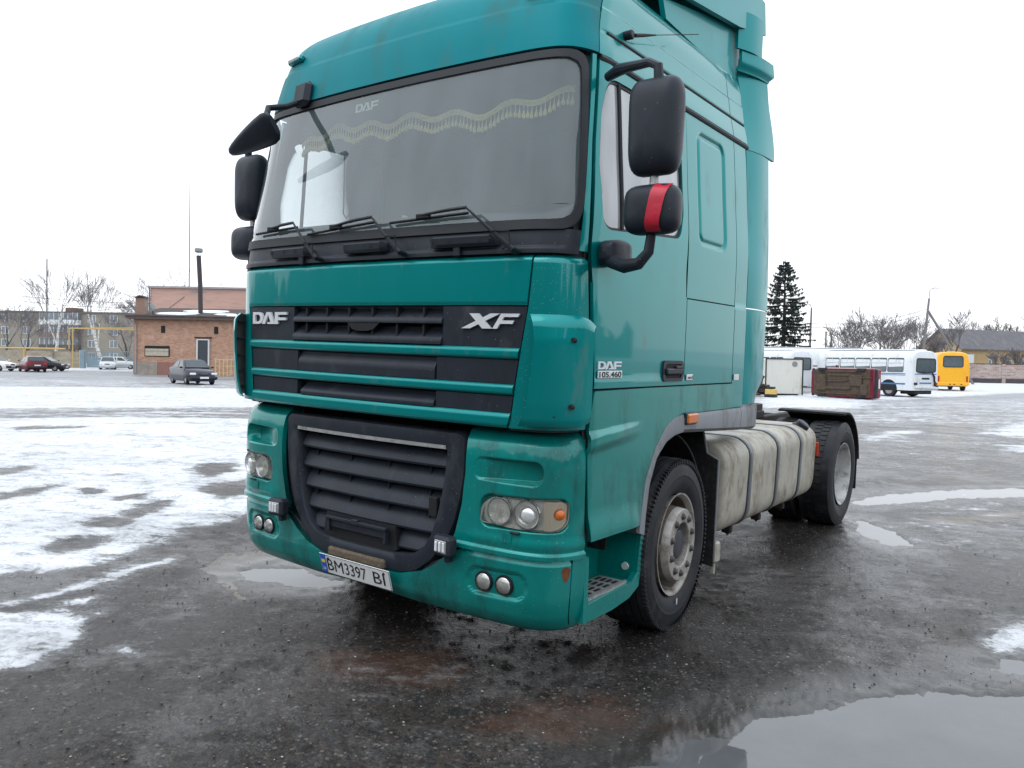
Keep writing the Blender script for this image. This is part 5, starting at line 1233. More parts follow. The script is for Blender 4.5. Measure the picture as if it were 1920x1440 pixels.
    hgt_ = math_('MULTIPLY', hgt_, mixf(wet, .6, 1.0)); hgt_ = mixf(dark, hgt_, math_('MULTIPLY', hgt_, .35)); hgt_ = mixf(mudm, hgt_, math_('MULTIPLY', hgt_, .3))
    hgt_ = math_('ADD', mixf(cover, hgt_, math_('MULTIPLY', math_('ADD', grain, mid), .022)), math_('MULTIPLY', cover, .022))
    bp = N.new('ShaderNodeBump'); bp.inputs['Distance'].default_value = 1.0; bp.inputs['Strength'].default_value = .48; L.new(hgt_, bp.inputs['Height']); L.new(bp.outputs[0], b.inputs['Normal'])
    return M
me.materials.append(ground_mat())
# puddles: level sheets of murky water lying in the hollows
M_water = mat('puddle_water', (.10, .103, .107), rough=.015, var=.15, vscale=3, bump=.0006, bscale=5, spec=.6)
for i, p in enumerate(PUD):
    c = np.mean(p, axis=0); P = [tuple(np.array(q)+(np.array(q)-c)/np.linalg.norm(np.array(q)-c)*.10) for q in p]
    mb = MB(); mb.add([(q[0], q[1], lev[i]-.006) for q in P], [tuple(range(len(P)))]); o = mb.build('puddle', M_water, smooth=0); o['kind'] = 'structure'
    if o.data.polygons[0].normal.z < 0: o.data.flip_normals()
# loose grit: real stones, far too many to count
mb = MB(); rg = np.random.RandomState(5)
ico = [(0, 0, -1), (.72, -.53, -.45), (-.28, -.85, -.45), (-.89, 0, -.45), (-.28, .85, -.45), (.72, .53, -.45), (.28, -.85, .45), (-.72, -.53, .45), (-.72, .53, .45), (.28, .85, .45), (.89, 0, .45), (0, 0, 1)]
icf = [(0, 1, 2), (1, 0, 5), (0, 2, 3), (0, 3, 4), (0, 4, 5), (1, 5, 10), (2, 1, 6), (3, 2, 7), (4, 3, 8), (5, 4, 9), (1, 10, 6), (2, 6, 7), (3, 7, 8), (4, 8, 9), (5, 9, 10), (6, 10, 11), (7, 6, 11), (8, 7, 11), (9, 8, 11), (10, 9, 11)]
ico = np.array(ico); sx = []; n_st = 9000
dd_ = 1.6+rg.rand(n_st)**1.6*6.5; aa = np.radians(rg.uniform(-36, 36, n_st)); px_ = CAM[0]+RT[0]*np.sin(aa)*dd_+FW[0]*np.cos(aa)*dd_; py_ = CAM[1]+RT[1]*np.sin(aa)*dd_+FW[1]*np.cos(aa)*dd_
dsn = union(SNOW, px_, py_); dpp = union(PUD, px_, py_)
def ground_z(x, y):
    dx, dy = x-CAM[0], y-CAM[1]; u = dx*RT[0]+dy*RT[1]; d = dx*FW[0]+dy*FW[1]; a = math.atan2(u, d); r = math.hypot(u, d)
    j = int(np.clip(np.searchsorted(rad, r), 1, nr-1)); i = int(np.clip(np.searchsorted(fa, a), 1, na-1)); return float(GZ[j, i])
for k in range(n_st):
    if dsn[k] < .05 and rg.rand() < .93: continue
    if dpp[k] < .06: continue
    s_ = .0018+.0050*rg.rand()**5; z = ground_z(px_[k], py_[k])
    a = rg.rand()*6.28; ca, sa = math.cos(a), math.sin(a); q = ico*(s_*np.array([1+.5*rg.rand(), 1, .65]))*(.8+.4*rg.rand(12, 1))
    q = np.c_[q[:, 0]*ca-q[:, 1]*sa+px_[k], q[:, 0]*sa+q[:, 1]*ca+py_[k], q[:, 2]+z+s_*.25]
    mb.mi = int(rg.choice(3, p=[.62, .28, .10])); mb.add(q, icf)
gv = mb.build('gravel', [mat('grit_dark', (.075, .070, .066), rough=.5, var=.3), mat('grit_brown', (.13, .105, .08), rough=.6, var=.3), mat('grit_pale', (.36, .34, .31), rough=.7, var=.2)], smooth=0, fix=False); tag(gv, 'loose wet grit scattered over the asphalt around the lorry', 'gravel', kind='stuff')
# ------------------------------------------------------------------ things round the yard
# ---- vehicles
M_cglass = mat('car_glass', (.035, .045, .050), rough=.05, var=.2, vscale=3, coat=.3)
M_cgl2 = mat('bus_glass', (.10, .125, .135), rough=.08, var=.35, vscale=1.6, coat=.3)
M_chub = mat('hubcap', (.35, .35, .35), rough=.4, metal=.5, var=.2)
M_under = mat('rusty_underbody', (.085, .060, .042), rough=.9, var=.45, vscale=5, dirt=(.05, .045, .04), dirt_amt=.4, dscale=4, bump=.01, bscale=14)
M_hl = mat('car_lamp', (.75, .76, .74), rough=.15, var=.05); M_tl = mat('car_tail_lamp', (.40, .02, .02), rough=.2, var=.05)
M_snowc = mat('settled_snow', (.82, .84, .87), rough=.7, var=.08, vscale=4, bump=.01, bscale=8)
def small_wheel(par, x, y, r, w):
    a = MB(); a.lathe([(-w/2, r*.62), (-w/2, r*.9), (-w*.35, r), (w*.35, r), (w/2, r*.9), (w/2, r*.62)], 20, 'Y', (x, y, r)); t = a.build('wheel', M_tyre, par)
    a = MB(); a.lathe([(-w*.42, 0), (-w*.45, r*.3), (-w*.40, r*.62), (w*.40, r*.62), (w*.45, r*.3), (w*.42, 0)], 16, 'Y', (x, y, r)); a.build('rim', M_chub, t); return t
def car(name, label, px, depth, heading, paint, kind='sedan', plate=True, group=None, snow=False, z=0.0):
    """heading: 0 = nose towards the viewer, positive turns the nose to the picture's right"""
    root = empty(name, spot(px, depth, z)); root.rotation_euler = (0, 0, YAW-math.pi/2+heading-math.atan((px-960)/FOC)); tag(root, label, 'car', group)
    hw = .83
    if kind == 'sedan':
        st = [(2.17, .34, .52, .62), (2.12, .22, .60, .80), (1.85, .20, .80, .92), (1.05, .20, .93, 1.0), (.85, .20, .97, 1.0), (0, .20, .98, 1.0), (-1.1, .20, 1.0, 1.0), (-1.45, .20, 1.02, 1.0), (-1.95, .22, 1.0, .95), (-2.12, .28, .92, .88), (-2.16, .36, .6, .80)]
        cab = (1.0, .30, -.95, -1.55); roof_z = 1.44
    else:
        st = [(1.95, .34, .50, .62), (1.92, .22, .58, .80), (1.70, .20, .74, .92), (.85, .20, .90, 1.0), (.65, .20, .93, 1.0), (0, .20, .95, 1.0), (-1.0, .20, .96, 1.0), (-1.60, .20, .96, 1.0), (-1.92, .24, .90, .96), (-1.98, .36, .62, .90)]
        cab = (.85, .15, -1.35, -1.82); roof_z = 1.38
    V = []
    for x, z0, zt, k in st:
        w = hw*(.86+.14*k)*k if k < 1 else hw
        V += [(x, -w*.93, z0), (x, -w, z0+.18*(zt-z0)/.75), (x, -w*.985, zt-.10*(zt-z0)/.75), (x, -w*.88, zt), (x, 0, zt+.02), (x, w*.88, zt), (x, w*.985, zt-.10*(zt-z0)/.75), (x, w, z0+.18*(zt-z0)/.75), (x, w*.93, z0)]
    a = MB(); n_ = len(st); a.add(V, [(i*9+j, i*9+(j+1) % 9, (i+1)*9+(j+1) % 9, (i+1)*9+j) for i in range(n_-1) for j in range(9)]+[tuple(range(9)), tuple((n_-1)*9+j for j in range(9))])
    a.build('body', paint, root, smooth=50)
    zb = .97 if kind == 'sedan' else .92
    x0, x1, x2, x3 = cab; wb, wt = .74, .58
    def gp(t, s, side):                      # greenhouse point: t along, s up
        return ((x0*(1-t)+x3*t)*(1-s)+(x1*(1-t)+x2*t)*s, side*(wb*(1-s)+wt*s), zb+(roof_z-zb)*s)
    a = MB(); m_ = 6; V = []
    for i in range(m_+1):
        for side, s in ((-1, 0), (-1, .5), (-1, .92), (-.8, 1), (.8, 1), (1, .92), (1, .5), (1, 0)): p = gp(i/m_, s, side); V.append((p[0], p[1], p[2]+(.02 if s == 1 and 0 < i < m_ else 0)))
    a.add(V, [(i*8+j, i*8+j+1, (i+1)*8+j+1, (i+1)*8+j) for i in range(m_) for j in range(7)]+[tuple(range(8)), tuple(m_*8+j for j in range(8))]); a.build('roof', paint, root, smooth=40)
    e = .012
    def pane(nm, pts): b = MB(); b.add(pts, [tuple(range(len(pts)))]); b.build(nm, M_cglass, root, smooth=0)
    for side in (-1, 1):
        for t0, t1 in ((.06, .44), (.50, .88)):
            pane('side_window', [(lambda p: (p[0], p[1]+side*e, p[2]))(gp(t, s, side)) for t, s in ((t0, .08), (t1, .08), (t1-(.03 if t1 > .6 else 0), .86), (t0+.05 if t0 < .1 else t0, .86))])
    pane('windscreen', [(lambda p: (p[0]+.02, p[1]*.90, p[2]+.01))(gp(0, s, sd)) for s, sd in ((.06, -1), (.06, 1), (.90, 1), (.90, -1))])
    pane('rear_window', [(lambda p: (p[0]-.02, p[1]*.88, p[2]+.01))(gp(1, s, sd)) for s, sd in ((.15, -1), (.15, 1), (.88, 1), (.88, -1))])
    xf, xr = st[0][0], st[-1][0]
    for sd in (-1, 1):
        a = MB(); a.box((xf-.10, sd*.60, .64), (.16, .32, .13), .03); a.build('headlight', M_hl, root)
        a = MB(); a.box((xr+.06, sd*.62, .78 if kind == 'sedan' else .74), (.10, .24, .16), .02); a.build('tail_lamp', M_tl, root)
        a = MB(); a.box((.86, sd*.90, 1.0), (.10, .16, .11), .03); a.build('door_mirror', paint, root)
        for xw in ((1.32, -1.24) if kind == 'sedan' else (1.2, -1.22)): small_wheel(root, xw, sd*.72, .29, .18)
    a = MB(); a.box((xf-.02, 0, .63), (.06, .50, .10), .02); gr = a.build('grille', M_blk2, root); 
    a = MB(); a.box((xf+.01, 0, .64), (.03, .44, .014), .004); a.build('grille_bar', M_chrome, gr)
    a = MB(); a.box((xf-.03, 0, .40), (.16, 1.56, .20), .06); a.build('front_bumper', paint if kind == 'sedan' else M_blk, root)
    a = MB(); a.box((xr+.03, 0, .42), (.16, 1.56, .22), .06); a.build('rear_bumper', paint if kind == 'sedan' else M_blk, root)
    if plate:
        a = MB(); a.box((xf+.058, 0, .42), (.012, .50, .11), .002); a.build('number_plate', M_white, root); a = MB(); a.box((xr-.055, 0, .60), (.012, .50, .11), .002); a.build('number_plate', M_white, root)
    if snow:
        a = MB(); a.box(((x1+x2)/2, 0, roof_z+.015), (abs(x1-x2)*.9, 1.0, .04), .015); a.build('roof_snow', M_snowc, root)
    return root
P_navy = mat('car_navy', (.010, .014, .026), rough=.3, spec=.3, coat=.25, var=.1); P_red = mat('car_red', (.13, .006, .018), rough=.3, spec=.3, coat=.3, var=.12)
P_dark = mat('car_dark', (.012, .012, .017), rough=.3, spec=.3, coat=.25, var=.1); P_silv = mat('car_silver', (.50, .54, .55), rough=.3, metal=.4, coat=.5, var=.06); P_wht = mat('car_white', (.74, .75, .75), rough=.3, coat=.5, var=.06)
G1 = 'cars parked across the yard'
sed = car('parked_car', 'dark navy saloon car in front of the brick building', 360, 47.2, .30, P_navy, 'sedan', group=G1)
car('parked_car', 'dark red hatchback seen from behind, near the concrete fence', 60, 71.6, math.pi+.20, P_red, 'hatch', group=G1, snow=True)
car('parked_car', 'dark car half hidden behind the red hatchback', 84, 75.5, 1.15, P_dark, 'hatch', group=G1)
car('parked_car', 'silver saloon car facing the viewer before the blue-grey gate', 202, 89.5, -.04, P_silv, 'sedan', group=G1)
car('parked_car', 'pale car partly hidden behind the silver saloon', 226, 93.5, 1.25, P_silv, 'sedan', group=G1)
car('parked_car', 'white car cut off by the left picture edge', -14, 72.0, .9, P_wht, 'hatch', group=G1)

M_busw = mat('bus_white', (.70, .73, .75), rough=.4, coat=.3, var=.07, vscale=1.2, dirt=(.42, .42, .40), dirt_amt=.2, dscale=2, stretch=(1, 1, .4))
M_busy = mat('bus_yellow', (.82, .40, .015), rough=.4, coat=.3, var=.06, dirt=(.45, .26, .05), dirt_amt=.15)
M_busb = mat('bus_stripe', (.04, .17, .36), rough=.4, var=.1); M_dent = mat('bus_damage', (.02, .02, .02), rough=.8, var=.3)
def bus(name, label, px, depth, heading, paint, L_=7.0, Wb=2.5, Hb=2.85, stripe=True, rear_detail=True, nwin=5, group=None, snow=True):
    """origin at the rear end centre; the bus runs forward along +x"""
    root = empty(name, spot(px, depth)); root.rotation_euler = (0, 0, heading); tag(root, label, 'bus', group)
    half = [(-.5, .42), (-.5, 1.45), (-.49, 2.1), (-.455, 2.55), (-.40, 2.70), (-.28, 2.79), (0, 2.85)]
    sec = [(y*Wb, z*Hb/2.85) for y, z in half]+[(-y*Wb, z*Hb/2.85) for y, z in half[-2::-1]]
    k = len(sec); a = MB(); V = []
    sts = [(.0, .90, .93), (.03, .95, .97), (.12, .985, .99), (.3, 1, 1), (L_-.4, 1, 1), (L_-.12, .97, .98), (L_-.02, .90, .94)]
    for x, sy, sz in sts:
        for y, z in sec: V.append((x, y*sy, .42+(z-.42)*sz))
    a.add(V, [(i*k+j, i*k+j+1, (i+1)*k+j+1, (i+1)*k+j) for i in range(len(sts)-1) for j in range(k-1)]+[tuple(range(k)), tuple((len(sts)-1)*k+j for j in range(k))]+[(i*k+k-1, i*k, (i+1)*k, (i+1)*k+k-1) for i in range(len(sts)-1)])
    a.build('body', paint, root, smooth=40)
    x0, x1 = .55, L_-.75; wd = (x1-x0)/nwin
    z0w, z1w = 1.52*Hb/2.85, 2.33*Hb/2.85
    for sd in (-1, 1):
        for i in range(nwin):
            xa, xb = x0+i*wd+.05, x0+(i+1)*wd-.05
            poly = rounded([(xa, z0w), (xb, z0w), (xb, z1w), (xa, z1w)], .09, 4); b = MB()
            yw = lambda z: sd*Wb*(.5-.01*max(0, (z-1.45)/.65)-(.035*max(0, (z-2.1*Hb/2.85)/.45)) + .006)
            b.add([(x, yw(z), z) for x, z in poly], [tuple(range(len(poly)))]); w = b.build('window', M_cgl2, root, smooth=0)
            b = MB(); zc = z0w+.66*(z1w-z0w); b.box(((xa+xb)/2, yw(zc)+sd*.006, zc), (xb-xa-.04, .014, .028)); b.box(((xa+xb)/2, yw((zc+z1w)/2)+sd*.006, (zc+z1w)/2), (.03, .014, z1w-zc-.02)); b.build('window_bar', paint, w, smooth=0)
            b = MB(); P = [(x, yw(z)+sd*.004, z) for x, z in poly]; b.tube(P+[P[0]], .014, 4, caps=False); b.build('window_rubber', M_rub, w)
        if stripe:
            for zz, hh in ((1.40, .05), (1.32, .03), (.80, .09)):
                b = MB(); b.box((L_*.5, sd*(Wb/2+.004), zz), (L_-.9, .012, hh)); b.build('stripe', M_busb, root, smooth=0)
        for xw in (1.55, L_-1.3):
            small_wheel(root, xw, sd*(Wb/2-.16), .45, .28)
            b = MB(); b.add([(xw+.58*math.cos(t), sd*(Wb/2+.006), .45+.60*math.sin(t)) for t in np.linspace(-.1, math.pi+.1, 16)], [tuple(range(16))]); b.build('wheel_arch', M_blk2, root, smooth=0)
    rw = rounded([(-.92, 1.52), (.92, 1.52), (.88, 2.32), (-.88, 2.32)], .14, 5) if rear_detail != 'yellow' else rounded([(-.72, 1.72), (.72, 1.72), (.70, 2.50), (-.70, 2.50)], .16, 5)
    b = MB(); b.add([(-.004-.0, y, z*Hb/2.85) for y, z in rw], [tuple(range(len(rw)))]); rwo = b.build('rear_window', M_cgl2, root, smooth=0)
    P = [(-.012, y, z*Hb/2.85) for y, z in rw]; b = MB(); b.tube(P+[P[0]], .03, 5, caps=False); b.build('window_rubber', M_rub, rwo)
    if rear_detail == 'paz':
        for y0, y1, z, h, mt, nm in ((-1.0, 1.0, 1.40, .05, M_busb, 'stripe'), (-.55, .55, .86, .08, M_busb, 'stripe'), (-.35, .35, 1.13, .10, M_dent, 'rear_badge')):
            b = MB(); b.box((-.010, (y0+y1)/2, z), (.02, y1-y0, h)); b.build(nm, mt, root, smooth=0)
        b = MB(); b.box((-.06, -.1, .60), (.12, 2.2, .16), .03, Matrix.Rotation(.03, 3, 'X')); b.build('rear_bumper', paint, root)
        for y, nm in ((-.95, 0), (.95, 1)):
            b = MB(); b.box((-.02, y, .82), (.04, .30, .14), .01); b.build('tail_lamp', M_tl if nm == 0 else M_dent, root)
        b = MB(); b.tube([(-.03, -.62, 1.50), (-.05, -.66, 1.36), (-.04, -.80, 1.22), (-.05, -.78, 1.05), (-.05, -.86, .90), (-.06, -.82, .72), (-.08, -1.05, .66)], [.03, .05, .06, .05, .06, .07, .05], 6); b.build('torn_panel', M_dent, root)
        b = MB(); b.tube([(-.03, .7, 1.49), (-.03, .3, 1.47), (-.04, -.1, 1.46), (-.03, -.55, 1.50)], [.02, .03, .02, .04], 5); b.build('torn_seal', M_dent, root)
        b = MB(); b.box((.6, 0, .34), (1.0, 1.6, .3), .05); b.build('engine_pan', M_chas, root)
    if rear_detail == 'yellow':
        b = MB(); b.box((-.02, 0, .55), (.12, 2.2, .30), .05); b.build('rear_bumper', paint, root)
        for y in (-1.02, 1.02):
            b = MB(); b.box((-.012, y, .98), (.03, .12, .46), .01); b.build('tail_lamp', M_tl, root)
        b = MB(); b.box((-.004, 0, 1.02), (.014, 1.7, .9), .01); b.build('engine_lid', paint, root)
        for y in (-.62, -.1, .2): b = MB(); b.box((-.085, y, .55), (.02, .14, .07), .01); b.build('tow_mark', M_dent, root)
    b = MB(); b.box((L_/2, 0, .45), (L_-.6, 2.0, .22), .02); b.build('underframe', M_chas, root)
    if snow:
        b = MB(); b.box((L_/2, 0, Hb+.005), (L_-.8, 1.3, .05), .02); b.build('roof_snow', M_snowc, root)
    return root
G2 = 'old buses standing in the yard'
# heading so that local +x (rear to front) points left and away
hb = lambda a: YAW+math.pi-a
bus('parked_bus', 'white bus with blue stripes and torn rear end beside the yellow bus', 1735, 47.1, hb(1.07), M_busw, 7.0, group=G2, rear_detail='paz')
bus('parked_bus', 'yellow bus seen from behind beside the striped white bus', 1786, 63.5, YAW+math.pi/2-.30, M_busy, 7.2, 2.45, 3.2, stripe=False, rear_detail='yellow', group=G2, snow=False)
bus('parked_bus', 'white bus standing behind the pale van body, partly hidden by the lorry', 1503, 53.0, hb(1.00), M_busw, 7.0, group=G2, rear_detail=True, stripe=False)
bus('parked_bus', 'long taller white coach whose roof shows behind the other buses', 1616, 66.5, hb(.10), M_busw, 11.0, 2.5, 3.35, group=G2, rear_detail=True, stripe=False, nwin=7)
# ---- red car lying on its side
ov = car('overturned_car', 'dark red car lying on its side with its rusty underside showing', 1572, 43.2, 0, P_red, 'hatch', plate=True, z=.0)
ov.rotation_euler = (Matrix.Rotation(YAW+math.pi-1.02, 4, 'Z') @ Matrix.Rotation(math.pi/2, 4, 'X')).to_euler()
p = spot(1572, 43.2); away = Vector((FW[0], FW[1], 0)); ov.location = Vector(p)+away*.0+Vector((0, 0, .86))
b = MB(); b.box((0, 0, .24), (3.5, 1.45, .10), .03); ub = b.build('underbody', M_under, ov)
for x, y, s_ in ((-.95, .15, (.75, .62, .16)), (.2, -.3, (1.7, .16, .12)), (1.2, 0, (.6, .9, .16)), (-1.45, -.35, (.4, .6, .18)), (.1, .42, (1.4, .12, .08)), (.1, -.60, (2.2, .08, .10)), (.1, .62, (2.2, .08, .10))):
    b = MB(); b.box((x, y, .17), s_, .04); b.build('floor_pan', M_under, ub)
b = MB(); b.tube([(-1.9, .3, .15), (-1.0, .32, .14), (-.2, .1, .14), (.9, .08, .14)], .035, 6); b.build('exhaust_pipe', M_under, ub)
b = MB(); b.tube([(-1.22, -.7, .26), (-1.22, .7, .26)], .05, 8); b.build('rear_axle', M_under, ub)
# ---- pale van body and yard litter
vb = empty('van_body', spot(1470, 46.8)); vb.rotation_euler = (0, 0, YAW+.04); tag(vb, 'pale square van body standing on the snow behind the lorry', 'van body')
b = MB(); b.box((0, .9, 1.10), (2.20, 1.8, 2.05), .03); b.build('box_panel', mat('van_panel', (.66, .66, .60), rough=.5, var=.08, vscale=1.5, dirt=(.42, .40, .33), dirt_amt=.3, dscale=1.5, stretch=(1, 1, .3)), vb)
for x in (-1.11, 1.11): b = MB(); b.box((x, -.01, 1.10), (.07, .06, 2.15), .01); b.build('corner_post', M_chas, vb)
b = MB(); b.box((0, -.01, 2.15), (2.25, .06, .06), .01); b.build('top_rail', M_chas, vb)
b = MB(); b.lathe([(0, .0), (-.02, .06), (-.01, .16), (0, .17)], 16, 'Y', (.62, -.01, 1.85)); b.build('round_stain', M_grey, vb)
b = MB(); b.box((0, .9, .06), (1.9, 1.4, .12), .01); b.build('base_skid', M_chas, vb)
jk = empty('scrap_heap', spot(1432, 43.5)); tag(jk, 'small heap of dark scrap beside the pale van body', 'scrap'); rg2 = random.Random(4)
for k in range(9):
    b = MB(); b.box((rg2.uniform(-.5, .5), rg2.uniform(-.3, .3), .15+k*.06), (rg2.uniform(.2, .6), rg2.uniform(.2, .5), rg2.uniform(.1, .3)), .03, Matrix.Rotation(rg2.uniform(0, 3), 3, 'Z') @ Matrix.Rotation(rg2.uniform(-.3, .3), 3, 'X')); b.build('scrap_piece', M_chas if k % 3 else M_under, jk)
b = MB(); b.tube([(-.2, 0, .4), (-.1, 0, 1.0), (0, .05, 1.15)], .07, 6); b.build('upright_stump', M_under, jk)
yb = empty('yellow_crate', spot(1446, 43.0)); tag(yb, 'small yellow and black crate beside the scrap heap', 'crate')
b = MB(); b.box((0, 0, .30), (.55, .4, .30), .03); b.build('tub', mat('crate_yellow', (.62, .42, .12), rough=.6, var=.2), yb); b = MB(); b.box((0, 0, .09), (.6, .42, .16), .02); b.build('base', M_blk, yb)
b = MB(); b.box((0, 0, .52), (.4, .35, .12), .03); b.build('lid', M_blk, yb)

# ---- buildings
M_brick_p = {}
def brick_mat(name, c1, c2, mortar, scale, patch=(.55, .42, .34), pamt=.3):
    M = bpy.data.materials.new(name); M.use_nodes = True; nt = M.node_tree; N = nt.nodes; L = nt.links; bs = N['Principled BSDF']; bs.inputs['Roughness'].default_value = .9
    tc = N.new('ShaderNodeTexCoord'); mp = N.new('ShaderNodeMapping'); mp.inputs['Rotation'].default_value = (math.pi/2, 0, 0); L.new(tc.outputs['Object'], mp.inputs[0])
    br = N.new('ShaderNodeTexBrick'); L.new(mp.outputs[0], br.inputs[0]); br.inputs['Scale'].default_value = 1.0
    br.inputs['Brick Width'].default_value = .26*scale; br.inputs['Row Height'].default_value = .08*scale; br.inputs['Mortar Size'].default_value = .012*scale; br.inputs['Color1'].default_value = c1+(1,); br.inputs['Color2'].default_value = c2+(1,); br.inputs['Mortar'].default_value = mortar+(1,)
    n = N.new('ShaderNodeTexNoise'); n.inputs['Scale'].default_value = .8; n.inputs['Detail'].default_value = 9; n.inputs['Roughness'].default_value = .7; L.new(tc.outputs['Object'], n.inputs['Vector'])
    r = N.new('ShaderNodeMapRange'); r.inputs[1].default_value = .55; r.inputs[2].default_value = .62; r.inputs[4].default_value = pamt*2; L.new(n.outputs[0], r.inputs[0])
    mx = N.new('ShaderNodeMix'); mx.data_type = 'RGBA'; L.new(r.outputs[0], mx.inputs[0]); L.new(br.outputs[0], mx.inputs[6]); mx.inputs[7].default_value = patch+(1,)
    n2 = N.new('ShaderNodeTexNoise'); n2.inputs['Scale'].default_value = 2.2; n2.inputs['Detail'].default_value = 8; L.new(tc.outputs['Object'], n2.inputs['Vector'])
    m2 = N.new('ShaderNodeMix'); m2.data_type = 'RGBA'; m2.blend_type = 'MULTIPLY'; m2.inputs[0].default_value = .30; L.new(mx.outputs[2], m2.inputs[6]); L.new(n2.outputs[0], m2.inputs[7])
    hs = N.new('ShaderNodeBrightContrast'); hs.inputs['Bright'].default_value = .04; L.new(m2.outputs[2], hs.inputs[0]); L.new(hs.outputs[0], bs.inputs['Base Color'])
    bp = N.new('ShaderNodeBump'); bp.inputs['Distance'].default_value = .02; L.new(br.outputs['Fac'], bp.inputs['Height']); bp.invert = True; L.new(bp.outputs[0], bs.inputs['Normal'])
    return M
def building(name, label, px, depth, rz=0.0): o = empty(name, spot(px, depth)); o.rotation_euler = (0, 0, YAW+rz); tag(o, label, 'building'); return o
def bpart(name, mt, par, c, d, b=0.0, rot=None, smooth=0): a = MB(); a.box(c, d, b, rot); return a.build(name, mt, par, smooth=smooth)
def bwindow(par, x, z, w, h, y=0.0, mt=None, fr=None):
    o = bpart('window', mt or M_cglass, par, (x, y-.01, z), (w, .06, h)); f = fr or M_wframe
    for dx in (-w/2, 0, w/2): bpart('window_frame', f, o, (x+dx, y-.045, z), (.09 if w > 1 else .06, .05, h+.06))
    for dz in (-h/2, h/2): bpart('window_frame', f, o, (x, y-.046, z+dz), (w+.05, .04, .07))
    return o
M_wframe = mat('window_frame_white', (.62, .64, .64), rough=.6, var=.1)
# brick workshop with door, downpipe, snowy roof
bw = building('brick_building', 'red brick workshop with grey door and snowy roof', 250, 68.5)
Hh = 4.9
bpart('wall', brick_mat('old_brick', (.46, .17, .09), (.64, .34, .20), (.50, .40, .31), 1.25, (.66, .40, .29), .5), bw, (8.5, 3.0, Hh/2), (17.0, 6.0, Hh))
bpart('plinth', mat('plinth_plaster', (.30, .26, .22), rough=.9, var=.3, vscale=2), bw, (1.05, -.03, .55), (2.1, .10, 1.1)); bpart('brick_patch', brick_mat('new_brick', (.34, .08, .05), (.38, .12, .07), (.35, .30, .26), 1.0, (.34, .10, .06), .1), bw, (2.85, -.03, .55), (1.4, .08, 1.1))
a = MB(); a.prism([(-.45, Hh+.0), (-.45, Hh+.22), (6.4, Hh+1.3), (6.4, Hh+.9)], -.5, 17.4, 'YZ'); a.v = [(p[0], p[1], p[2]) for p in a.v]; rf = a.build('roof', mat('roof_felt', (.055, .045, .045), rough=.9, var=.4, vscale=1.2, dirt=(.13, .07, .05), dirt_amt=.35, dscale=1), bw, smooth=0)
for x0, x1, y0, y1 in ((1.4, 5.2, .1, 2.0), (6.6, 8.6, .5, 1.6), (10.4, 17, -.1, 1.5), (8.0, 10.0, -.3, .6), (3.0, 7.2, 2.2, 4.4)):
    V = []; nn = 22; cx, cy = (x0+x1)/2, (y0+y1)/2; rr = random.Random(int(x0*10))
    for k in range(nn):
        t = 2*math.pi*k/nn; q = .82+.25*rr.random(); yv = cy+math.sin(t)*(y1-y0)/2*q; V.append((cx+math.copysign(abs(math.cos(t))**.6, math.cos(t))*(x1-x0)/2*q, yv, Hh+.24+(yv+.45)*.158+.05))
    V2 = [(v[0], v[1], v[2]-.06) for v in V]; a = MB(); a.add(V+V2, [tuple(range(nn))]+[(i, (i+1) % nn, nn+(i+1) % nn, nn+i) for i in range(nn)]); a.build('roof_snow', M_snowc, rf, smooth=0)
bpart('eaves_board', mat('eaves_dark', (.10, .075, .065), rough=.85, var=.3), bw, (8.4, -.30, Hh-.03), (17.4, .55, .16))
dr = bpart('door', mat('door_grey', (.055, .065, .075), rough=.3, var=.15, coat=.3), bw, (6.05, -.06, 1.80), (.92, .10, 2.6)); 
for x in (5.55, 6.55): bpart('door_frame', M_wframe, dr, (x, -.10, 1.80), (.12, .12, 2.7))
bpart('door_frame', M_wframe, dr, (6.05, -.10, 3.12), (1.1, .12, .10)); bpart('door_lintel', M_chas, bw, (6.05, -.08, 3.30), (1.5, .10, .10)); bpart('door_step', M_grey, bw, (6.05, -.35, .25), (1.3, .6, .5))
for x in (2.55, 7.15): bpart('vent_hole', M_blk2, bw, (x, -.02, 3.95), (.34, .06, .62))
hb_ = bpart('hatch_recess', M_blk2, bw, (2.05, -.02, 2.05), (2.15, .06, .92)); bpart('hatch_board', mat('hatch_board', (.46, .42, .33), rough=.8, var=.2), hb_, (2.05, -.07, 1.96), (2.0, .06, .62)); bpart('hatch_strip', M_grey, hb_, (2.05, -.11, 2.06), (2.0, .03, .03))
a = MB(); a.tube([(-.25, -.55, Hh-.1), (.22, -.12, Hh-.55), (.24, -.12, .6), (.24, -.12, .15)], .07, 8); a.build('downpipe', mat('pipe_zinc', (.35, .36, .37), rough=.5, metal=.4, var=.15), bw)
ck = bpart('chimney_stack', brick_mat('stack_brick', (.32, .15, .10), (.38, .20, .14), (.3, .25, .2), 1.0), bw, (.40, .6, Hh+.85), (.75, .75, 1.9)); a = MB(); a.prism([(-.1, Hh+1.78), (.42, Hh+2.0), (.95, Hh+1.78)], .1, 1.1, 'XZ'); a.build('stack_cap', M_chas, ck, smooth=0)
a = MB(); rot = Matrix.Rotation(R(-35), 3, 'Z') @ Matrix.Rotation(R(-20), 3, 'X')
for j in range(5):
    pass
prof = [(.12*(r/.42)**2*1.0-.1, r) for r in (0.0, .12, .24, .34, .42)]
b = MB(); b.lathe(prof, 20, 'Y'); b.v = [tuple(rot @ Vector(p)+Vector((1.55, .1, Hh+.95))) for p in b.v]
sdish = b.build('satellite_dish', mat('dish_grey', (.20, .22, .21), rough=.5, var=.1), bw); b = MB(); b.tube([(1.55, .25, Hh+.2), (1.55, .15, Hh+.9)], .04, 6); b.tube([(1.45, -.5, Hh+.75), (1.55, .1, Hh+.85)], .02, 5); b.build('dish_mount', M_chas, sdish)
